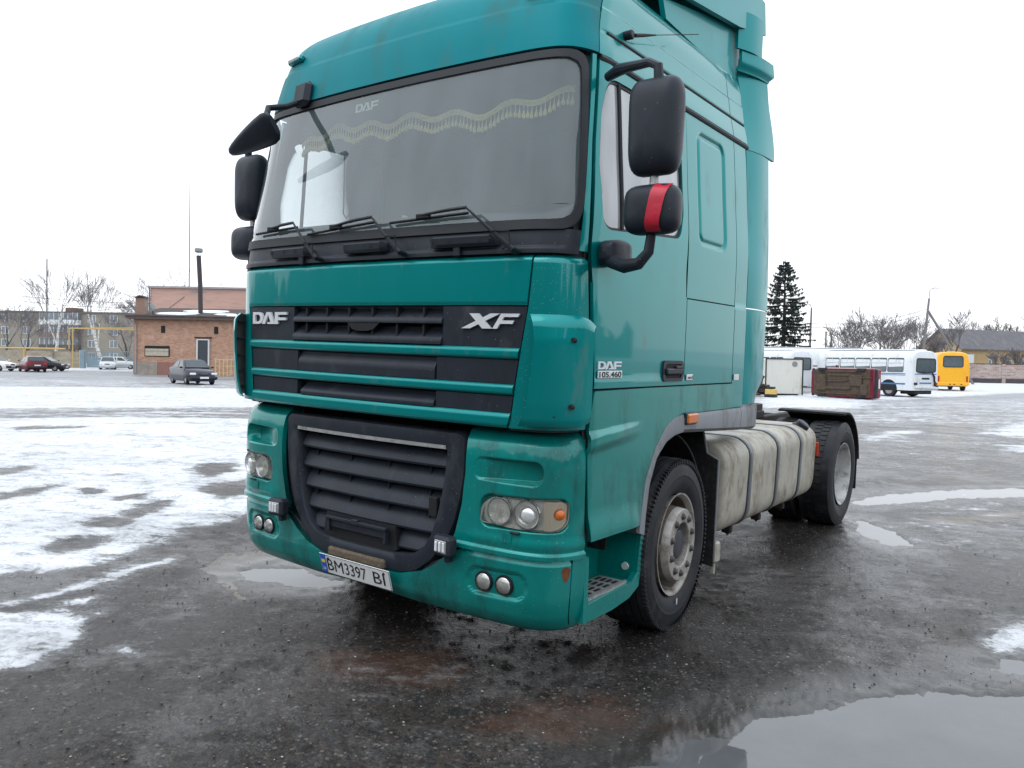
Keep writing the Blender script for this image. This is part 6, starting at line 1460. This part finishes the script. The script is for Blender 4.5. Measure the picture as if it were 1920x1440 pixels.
# tall boiler chimney pipe
cp = empty('chimney_pipe', spot(372.5, 70.6, 0)); cp.rotation_euler = (0, 0, YAW); tag(cp, 'tall dark metal chimney pipe rising from the workshop roof', 'chimney')
zt = hgt(372, 474, 70.6); a = MB(); a.tube([(.12, 0, Hh+.2), (.06, 0, 8), (-.10, 0, zt-.3)], .20, 14); a.build('flue', mat('flue_brown', (.055, .045, .048), rough=.7, var=.3), cp)
a = MB(); a.lathe([(0, .30), (.05, .36), (.34, .34), (.36, .0)], 14, 'Z', (-.10, 0, zt)); a.build('cowl_cap', mat('cap_zinc', (.24, .24, .25), rough=.5, metal=.5, var=.2), cp)
for an_ in (0, 2.1, 4.2): a = MB(); a.tube([(-.10+.17*math.cos(an_), .17*math.sin(an_), zt-.35), (-.10+.2*math.cos(an_), .2*math.sin(an_), zt+.05)], .02, 5); a.build('cap_stay', M_chas, cp)
# pink building behind
pb = building('pink_building', 'pale pink rendered building with flat roof behind the workshop', 281, 84.0); Hp = hgt(281, 540, 84)
bpart('wall', mat('pink_render', (.56, .36, .30), rough=.9, var=.10, vscale=.9, dirt=(.30, .27, .25), dirt_amt=.28, dscale=.6, stretch=(.5, 1, 2.5)), pb, (8, 4, Hp/2), (16, 8, Hp)); bpart('roof', mat('roof_edge', (.34, .33, .34), rough=.8, var=.2), pb, (8, 4, Hp+.10), (16.5, 8.5, .20))
bpart('corner_pipe', mat('pipe_dark', (.16, .15, .15), rough=.7, var=.2), pb, (-.06, -.1, Hp/2), (.10, .12, Hp)); 
for x0, z0, x1, z1 in ((1.0, 6.0, 3.6, 8.0), (10.3, 7.9, 11.2, 6.2), (12.5, 8.0, 15, 6.3)): a = MB(); a.tube([(x0, -.03, z0), (x1, -.03, z1)], .03, 4); a.build('render_crack', mat('crack', (.30, .22, .19), rough=.9, var=.2), pb)
ms = tag(MB().tube([spot(353, 92, 0), spot(353, 92, hgt(353, 345, 92))], [.09, .03], 6).build('radio_mast', M_chas), 'thin tall radio mast rising behind the pink building', 'mast')
# railing in front of the workshop's right end
rl = empty('yellow_railing', spot(422, 65.5)); rl.rotation_euler = (0, 0, YAW); tag(rl, 'low yellow metal railing against the brick workshop', 'railing'); M_yrail = mat('rail_yellow', (.62, .50, .26), rough=.6, var=.2)
for k in range(9): bpart('rail_bar', M_yrail, rl, (-.8+k*.32, 0, .78), (.05, .05, 1.5 if k < 4 else 1.2))
for z in (.35, .9, 1.45): bpart('rail_cross', M_yrail, rl, (.3, .04, z), (2.5, .04, .05))
# ---- apartment block on the left
ab = building('apartment_block', 'long grey-brown four storey apartment block behind bare birches', -330, 158, -.05); wA = (246+330)*158/FOC; Ha = hgt(120, 588, 158)
M_abw = mat('block_wall', (.26, .235, .195), rough=.9, var=.14, vscale=.25, dirt=(.14, .12, .105), dirt_amt=.3, dscale=.3)
bpart('wall', M_abw, ab, (wA/2, 6, Ha/2), (wA, 12, Ha)); bpart('roof', mat('block_roof', (.12, .11, .105), rough=.9, var=.2), ab, (wA/2, 6, Ha+.12), (wA+.8, 12.6, .28))
for x in (wA-11.8, wA-40): bpart('roof_hut', mat('roof_hut', (.16, .11, .09), rough=.9, var=.2), ab, (x, 3, Ha+.7), (1.9, 3, .9))
M_bwin = mat('block_window', (.16, .19, .21), rough=.15, var=.3, vscale=.4); nf_ = 4; fh = Ha/nf_
for fl_ in range(nf_):
    z = fh*(fl_+.55)
    for k in range(13):
        x = wA-2.0-k*4.4
        if x < 1: break
        if k in (2, 3) and fl_ >= 1: continue
        bwindow(ab, x, z, 1.5, 1.35, 0, M_bwin)
for fl_, mt_ in ((3, M_wframe), (2, mat('balcony_brown', (.20, .15, .12), rough=.9, var=.2)), (1, mat('balcony_dark', (.10, .085, .08), rough=.9, var=.2))):
    z = fh*fl_; o = bpart('balcony', mt_, ab, (wA-12.5, -.6, z+.55), (7.8, 1.2, 1.0))
    bpart('balcony_glazing', M_bwin, o, (wA-12.5, -.55, z+1.75), (7.7, 1.0, 1.35))
    for k in range(9): bpart('glazing_bar', M_wframe, o, (wA-16.3+k*.95, -1.08, z+1.75), (.10, .06, 1.4))
    bpart('balcony_slab', M_abw, o, (wA-12.5, -.62, z+.0), (8.0, 1.3, .16))
# ---- concrete panel fence with gas pipe, gate
fc = empty('concrete_fence', spot(-60, 97.5)); fc.rotation_euler = (0, 0, YAW); tag(fc, 'weathered concrete panel fence behind the red hatchback', 'fence')
M_conc = mat('fence_concrete', (.36, .32, .25), rough=.9, var=.2, vscale=1.2, dirt=(.20, .17, .13), dirt_amt=.35, dscale=.8); M_pipe = mat('gas_pipe_yellow', (.52, .36, .13), rough=.5, var=.12)
wf = (150+60)*97.5/FOC; npan = 4; pw_ = wf/npan
for k in range(npan):
    o = bpart('fence_panel', M_conc, fc, ((k+.5)*pw_, .1, 1.0), (pw_-.14, .14, 2.0), .02)
    for r_ in range(3):
        for c_ in range(4): bpart('panel_boss', M_conc, o, (k*pw_+.45+c_*(pw_-.7)/3.2, .02, .45+r_*.55), (.42, .06, .22), .025)
for k in range(npan+1): bpart('fence_post', M_conc if k % 2 else M_pipe, fc, (k*pw_, .0, 1.08), (.22, .26, 2.16), .02)
gpz = tag(empty('gas_pipe', spot(-60, 97.2)), 'yellow gas pipe running along the fence top and arching over the gate', 'pipe'); gpz.rotation_euler = (0, 0, YAW); xg = (137+60)*97.2/FOC; zg = hgt(137, 618, 97.2)
a = MB(); a.tube([(0, -.15, 2.32), (xg-.9, -.15, 2.32)], .09, 8); a.build('low_run', M_pipe, gpz)
for i_, dx in enumerate((-.45, 0)): a = MB(); a.tube([(xg+dx, -.15, .0 if i_ else 2.32), (xg+dx, -.15, zg), (xg+dx+.05, -.15, zg+.12), (xg+dx+.2, -.15, zg+.15), (xg+8.5, -.15, zg+.1-(.0 if i_ else .0)+i_*.0+(.22 if i_ == 0 else 0))], .065, 8); a.build('riser', M_pipe, gpz)
gt = empty('yard_gate', spot(155, 95.0)); gt.rotation_euler = (0, 0, YAW); tag(gt, 'blue-grey sheet metal gate with open lattice along its top', 'gate'); M_gate = mat('gate_blue', (.20, .27, .31), rough=.6, var=.15, vscale=1)
bpart('gate_post', M_gate, gt, (0, 0, 1.1), (.55, .5, 2.2), .02); wg_ = 3.0
for k in range(2):
    x = .4+k*wg_+wg_/2; lf = bpart('gate_leaf', M_gate, gt, (x, .05, .70), (wg_-.1, .06, 1.2), .01); bpart('leaf_rail', M_gate, lf, (x, .05, 2.08), (wg_-.1, .08, .09)); bpart('leaf_rail', M_gate, lf, (x, .05, 1.42), (wg_-.1, .08, .08))
    for j in range(13): bpart('lattice_bar', M_gate, lf, (x-wg_/2+.15+j*(wg_-.3)/12, .05, 1.75), (.05, .04, .62))
    for s_ in (-1, 1): bpart('leaf_stile', M_gate, lf, (x+s_*(wg_/2-.08), .045, 1.1), (.08, .07, 2.0))
# ---- yellow house and brick wall on the right
yh = building('yellow_house', 'ochre house with grey gabled roof behind the brick wall', 1800, 122, 0.30); M_och = mat('ochre_render', (.44, .32, .17), rough=.9, var=.14, vscale=.6, dirt=(.36, .28, .16), dirt_amt=.3, dscale=.5)
He = hgt(1830, 650, 122); Hr = hgt(1735, 620, 122)+.4; dp = 7.4; Lh = 22.0
bpart('wall', M_och, yh, (Lh/2, dp/2, He/2), (Lh, dp, He))
a = MB(); a.prism([(0, He), (dp, He), (dp/2, Hr)], .0, .3, 'YZ'); a.build('gable', M_och, yh, smooth=0)
for s_ in (0, 1):
    a = MB(); y0, y1 = (-.7, dp/2) if s_ == 0 else (dp+.7, dp/2); sl = (Hr-He)/(dp/2); z0 = He-.7*sl; V = [(-.7, y0, z0), (Lh+.5, y0, z0), (Lh+.5, y1, Hr), (-.7, y1, Hr)]; V += [(v[0], v[1], v[2]+.16) for v in V]
    a.add(V, [(0, 1, 2, 3), (4, 5, 6, 7), (0, 1, 5, 4), (1, 2, 6, 5), (2, 3, 7, 6), (3, 0, 4, 7)]); a.build('roof', mat('slate_grey', (.12, .115, .125), rough=.85, var=.25, vscale=.8, dirt=(.20, .19, .19), dirt_amt=.3, dscale=.6, stretch=(3, 1, 1)), yh, smooth=0)
for x in (6.0, 9.4, 12.0): bwindow(yh, x, 2.75, 1.35, 1.45, -.02, M_bwin)
bpart('lean_to', M_wframe, yh, (.7, -.55, 2.1), (1.5, 1.0, 4.2))
wl = empty('brick_wall', spot(1800, 112)); wl.rotation_euler = (0, 0, YAW); tag(wl, 'long weathered brick boundary wall in front of the yellow house', 'wall'); Hw = hgt(1860, 683, 112)
M_wallb = brick_mat('wall_brick', (.32, .16, .12), (.48, .40, .36), (.50, .44, .40), 2.6, (.50, .46, .42), .35)
for k in range(6): bpart('wall_section', M_wallb, wl, (k*6.0+3.0, 0, Hw/2), (5.98, .35, Hw)); bpart('wall_pier', M_wallb, wl, (k*6.0, -.05, Hw/2+.02), (.5, .5, Hw+.05)); bpart('coping', M_chas, wl, (k*6.0+3.0, 0, Hw+.04), (5.96, .42, .08)); bpart('wall_foot', mat('wall_foot', (.07, .065, .07), rough=.9, var=.5), wl, (k*6.0+3.0, -.03, .32), (5.94, .40, .64))
# ---- poles and wires
up = empty('utility_pole', spot(1727, 98)); tag(up, 'concrete utility pole with slanting strut and street lamp', 'pole'); up.rotation_euler = (0, 0, YAW); zt = hgt(1735, 560, 98); M_pole = mat('pole_concrete', (.20, .185, .19), rough=.9, var=.2)
a = MB(); a.tube([(-.2, 0, 0), (.65, 0, zt)], [.19, .13], 8); a.build('post', M_pole, up); a = MB(); a.tube([(.55, .05, hgt(1735, 582, 98)), (6.3, -.3, 0)], .16, 8); a.build('strut', M_pole, up)
a = MB(); a.tube([(.66, 0, zt), (.68, 0, zt+.9), (.9, 0, zt+1.2), (1.25, 0, zt+1.3)], .045, 6); a.build('lamp_arm', M_pole, up); a = MB(); a.box((1.55, 0, zt+1.32), (.75, .22, .13), .05); a.build('lamp_head', mat('lamp_head_grey', (.45, .46, .47), rough=.5, var=.1), up)
lp = empty('street_lamp', spot(1516, 80)); tag(lp, 'street lamp post with one arm beside the spruce', 'street lamp'); lp.rotation_euler = (0, 0, YAW); zt = hgt(1516, 578, 80)
a = MB(); a.tube([(0, 0, 0), (.08, 0, zt)], [.14, .09], 8); a.build('post', M_pole, lp); a = MB(); a.tube([(.08, 0, zt), (-.05, 0, zt+.35), (-.35, 0, zt+.45)], .04, 6); a.build('lamp_arm', M_pole, lp); a = MB(); a.box((-.62, 0, zt+.42), (.6, .2, .12), .04, Matrix.Rotation(.5, 3, 'Y')); a.build('lamp_head', M_pole, lp)
for px_, dep, top, lab in ((87, 118, 486, 'slim pole in front of the apartment block by the left birch'), (1546, 92, 622, 'left one of two short posts behind the buses'), (1556, 92, 625, 'right one of two short posts behind the buses')):
    tag(MB().tube([spot(px_, dep, 0), spot(px_, dep, hgt(px_, top, dep))], [.12, .09], 6).build('post_pole', M_pole), lab, 'pole')
def wire(label, a_, b_, sag, r_=.025):
    pts = []
    for k in range(13):
        t = k/12; pts.append([a_[i]*(1-t)+b_[i]*t-(sag*4*t*(1-t) if i == 2 else 0) for i in range(3)])
    tag(MB().tube(pts, r_, 4).build('overhead_wire', M_chas), label, 'wire', 'overhead wires')
q = lambda px, py, d: spot(px, d, hgt(px, py, d))
wire('upper wire slanting down from the left edge to the birches', q(-60, 545, 110), q(300, 570, 110), .35); wire('second wire crossing both birch crowns above the block', q(-60, 548, 112), q(300, 574, 112), .9); wire('lowest wire crossing just above the apartment roof', q(-60, 572, 114), q(300, 566, 100), 1.2)
wire('thin wire running left from the utility pole over the bare trees', q(1733, 580, 98), q(1500, 605, 98), .8); wire('lower thin wire left of the utility pole', q(1733, 588, 98), q(1500, 612, 98), .8)

# ---- trees
def bare_tree(name, label, px, depth, top_py, seed, spread=.35, lean=0.0, droop=0.0, bark=None, thick=.16, fork=.25, lv=6, group=None, splits=3, twig=.008, zbase=0.0):
    rg = random.Random(seed); H_ = hgt(px, top_py, depth); root = empty(name, spot(px, depth, zbase)); tag(root, label, 'tree', group)
    trunk, crown = MB(), MB()
    def grow(p, d, l, r, lev):
        n_ = 3; pts = [p]; q = p; dd = d
        for k in range(n_):
            dd = (dd+Vector((rg.gauss(0, .10), rg.gauss(0, .10), rg.gauss(0, .06)+(.04 if lev < 3 else -droop)))).normalized(); q = q+dd*(l/n_); pts.append(q)
        rs = [r*(1-.45*k/n_) for k in range(n_+1)]
        if lev >= 5: crown.tube([pts[0], pts[-1]], [rs[0], rs[-1]], 3, caps=False)
        else: (trunk if lev < 2 else crown).tube(pts, rs, 7 if lev < 2 else (4 if lev < 4 else 3), caps=False)
        if lev >= lv: return
        m_ = splits if lev < 4 else rg.choice((2, 3, 4))
        for k in range(m_):
            t = 1.0 if k == 0 else rg.uniform(.35, .98); i = min(int(t*n_), n_-1); f = t*n_-i; b = pts[i]*(1-f)+pts[i+1]*f
            an = rg.uniform(0, 2*math.pi); s_ = spread*(.35 if k == 0 else 1)*rg.uniform(.7, 1.4); side_ = Vector((math.cos(an), math.sin(an), rg.uniform(-.1, .5))).normalized()
            nd = (dd*(1-s_*.5)+side_*s_).normalized(); grow(b, nd, l*rg.uniform(.62, .86), max(twig, rs[-1]*(.92 if k == 0 else rg.uniform(.5, .75))), lev+1)
    grow(Vector((0, 0, 0)), Vector((lean, 0, 1)).normalized(), H_*fork, thick, 0)
    zs = max(v[2] for v in crown.v) if crown.v else 1; k = H_/zs
    for mb_ in (trunk, crown): mb_.v = [(v[0]*k, v[1]*k, v[2]*k) for v in mb_.v]
    bk = bark or M_bark
    trunk.build('trunk', bk, root, smooth=60, fix=False); crown.build('crown', M_twig, root, smooth=0, fix=False); return root
M_bark = mat('bark_grey', (.085, .075, .070), rough=.95, var=.3, vscale=3); M_twig = mat('twig_grey', (.17, .155, .155), rough=.95, var=.2)
M_birch = mat('birch_bark', (.60, .59, .56), rough=.85, var=.1, dirt=(.03, .03, .03), dirt_amt=.42, dscale=2.2, stretch=(1, 1, 2.5))
bare_tree('birch_tree', 'left birch with white trunk before the apartment block', 100, 112, 483, 21, .27, droop=.015, bark=M_birch, thick=.26, fork=.30, lv=6, group='birches by the fence', splits=3, twig=.016)
bare_tree('birch_tree', 'right birch with several leaning limbs behind the gate', 190, 108, 490, 5, .30, droop=.015, bark=M_birch, thick=.28, fork=.28, lv=6, group='birches by the fence', splits=3, twig=.016)
for px_, dep, top, sd, lab in ((10, 125, 560, 31, 'low bushy bare tree at the left picture edge'), (50, 120, 566, 32, 'slanting bare tree left of the birches'), (145, 118, 575, 33, 'small bare tree between the two birches'), (282, 112, 512, 34, 'slim bare tree above the workshop chimney stack'), (330, 116, 492, 36, 'rounded bare tree behind the pink building'), (238, 122, 560, 37, 'low bare tree beside the brick workshop')):
    bare_tree('bare_tree', lab, px_, dep, top, sd, .50, thick=.20, fork=.26, lv=6, group='bare trees round the yard', twig=.016)
for k, (px_, dep, top, sd) in enumerate(((1572, 92, 602, 41), (1604, 96, 574, 42), (1640, 98, 582, 43), (1672, 94, 578, 44), (1702, 99, 586, 45), (1590, 104, 600, 46), (1655, 106, 584, 47), (1718, 106, 600, 48), (1775, 110, 578, 49), (1762, 104, 630, 50), (1838, 136, 596, 51), (1868, 136, 588, 52), (1898, 138, 592, 53), (1926, 136, 580, 54), (1862, 118, 655, 55), (1905, 118, 650, 56))):
    lab = ('leftmost spreading bare tree behind the buses', 'tall bare tree left of centre in the row behind the buses', 'dense bare tree in the middle of the row behind the buses', 'dark bare tree over the striped white bus roof', 'bare tree just left of the utility pole', 'faint bare tree far behind the long coach', 'far bare tree between the dense trees behind the buses', 'low bare tree at the foot of the utility pole', 'bare tree rising behind the gable of the yellow house', 'small fruit tree in front of the ochre gable', 'bare shrub tree over the left of the grey roof', 'upright bare tree over the middle of the grey roof', 'bare tree over the right part of the grey roof', 'bare tree cut by the right picture edge', 'straggly bush in front of the house windows', 'straggly bush right of the house windows')[k]
    bare_tree('bare_tree', lab, px_, dep, top, sd, .46 if k < 8 else .40, thick=.17, fork=.20 if k < 8 else .15, lv=6, splits=3, group='bare trees round the yard', twig=.014)
def spruce(label, px, depth, top_py, seed):
    rg = random.Random(seed); H_ = hgt(px, top_py, depth); root = empty('spruce_tree', spot(px, depth)); tag(root, label, 'tree')
    t = MB(); t.tube([(0, 0, 0), (.05, 0, H_*.5), (0, 0, H_)], [.28, .16, .02], 8); t.build('trunk', M_bark, root)
    limbs, lf = MB(), MB(); z = 1.0
    while z < H_-.15:
        f = z/H_; Lb = (4.6*(1-f)**.80+.15)*rg.uniform(.65, 1.12); nb = rg.choice((5, 6, 7))
        a0 = rg.uniform(0, 6.28)
        for k in range(nb):
            if rg.random() < .10: continue
            a = a0+2*math.pi*k/nb+rg.uniform(-.3, .3); Lk = Lb*rg.uniform(.7, 1.15); d = Vector((math.cos(a), math.sin(a), 0)); up_ = .30 if f > .7 else -.05
            pts = [Vector((0, 0, z))+d*(Lk*q_)+Vector((0, 0, up_*Lk*q_*(.6)-.30*Lk*q_*q_*(1-f)+.16*Lk*q_**4)) for q_ in (0, .35, .7, 1.0)]
            limbs.tube(pts, [.04, .03, .02, .008], 3, caps=False)
            nl = int(16+52*(Lk/4))
            for j in range(nl):
                q_ = rg.uniform(.15, 1.0)**.8; i = min(int(q_*3), 2); b = pts[i].lerp(pts[i+1], q_*3-i)
                sd = d.cross(Vector((0, 0, 1)))*rg.choice((-1, 1)); ln = (.20+.50*(1-q_)*Lk*.35)*rg.uniform(.6, 1.3); dirn = (sd*.8+d*.6+Vector((0, 0, -.45*rg.random()))).normalized()
                w_ = .045+.04*rg.random(); e = b+dirn*ln; s2 = dirn.cross(Vector((0, 0, 1))).normalized()*w_
                lf.add([b, b.lerp(e, .5)+s2+Vector((0, 0, -.05)), e+Vector((0, 0, -.10*rg.random())), b.lerp(e, .5)-s2-Vector((0, 0, .07))], [(0, 1, 2, 3)])
                if rg.random() < .6: lf.add([b.lerp(e, .3), b.lerp(e, .6)+Vector((0, 0, -.20-.15*rg.random())), b.lerp(e, .7)+s2], [(0, 1, 2)])
        z += .22+.12*rg.random()
    limbs.build('limbs', M_bark, root, smooth=0, fix=False); lf.build('crown', mat('spruce_needles', (.026, .040, .034), rough=.8, var=.35, vscale=1.5), root, smooth=0, fix=False)
spruce('tall dark green spruce rising behind the lorry and the buses', 1466, 76, 486, 9)
rg = random.Random(78); V = MB()  # unseen belt of trees, added to darken what the lorry front mirrors
for k in range(700):
    t = rg.random(); x = -110+170*t; y = -32+rg.uniform(-5, 5)+.0015*(x-5)**2; h_ = rg.uniform(4, 9.5); w_ = rg.uniform(1.2, 3.0)
    V.add([(x-w_, y, 0), (x+w_, y, 0), (x+w_*.7, y, h_*.7), (x+rg.uniform(-.5, .5), y, h_), (x-w_*.7, y, h_*.75)], [(0, 1, 2, 3, 4)])
tag(V.build('offscreen_wood', mat('wood_dark', (.045, .045, .042), rough=.95, var=.4, vscale=.4), smooth=0, fix=False), 'unseen dark wood added behind the viewer to be mirrored in the lorry front', 'wood', kind='stuff')
# a dark belt of wood far to the right of the picture; it shows only mirrored in the lorry's glossy flank
rg = random.Random(77); V = MB()
for k in range(520):
    t = rg.random(); x = 62+rg.uniform(-7, 7); y = -45+150*t; h_ = rg.uniform(3, 7.5)*(.7+.5*math.sin(t*23)**2)
    w_ = rg.uniform(1.2, 3.0); V.add([(x+rg.uniform(-1, 1), y-w_, 0), (x+rg.uniform(-1, 1), y+w_, 0), (x, y+w_*.7, h_*.7), (x+rg.uniform(-1, 1), y+rg.uniform(-.5, .5), h_), (x, y-w_*.7, h_*.75)], [(0, 1, 2, 3, 4)])
tag(V.build('offscreen_wood', mat('wood_dark', (.045, .045, .042), rough=.95, var=.4, vscale=.4), smooth=0, fix=False), 'dark belt of far-off wood mirrored in the lorry door', 'wood', kind='stuff')
sh = empty('long_shed', (46, 30, 0)); sh.rotation_euler = (0, 0, math.pi/2); tag(sh, 'pale long shed mirrored in the lorry flank', 'shed')
bpart('wall', mat('shed_wall', (.34, .31, .27), rough=.9, var=.15), sh, (0, 0, 2.0), (16, 6, 4.0)); bpart('roof', mat('shed_roof', (.14, .13, .13), rough=.9, var=.2), sh, (0, 0, 4.15), (16.6, 6.8, .3))
for x in (-5.5, -1.5, 2.5): bpart('window', M_bwin, sh, (x, 3.03, 2.3), (1.6, .06, 1.2))
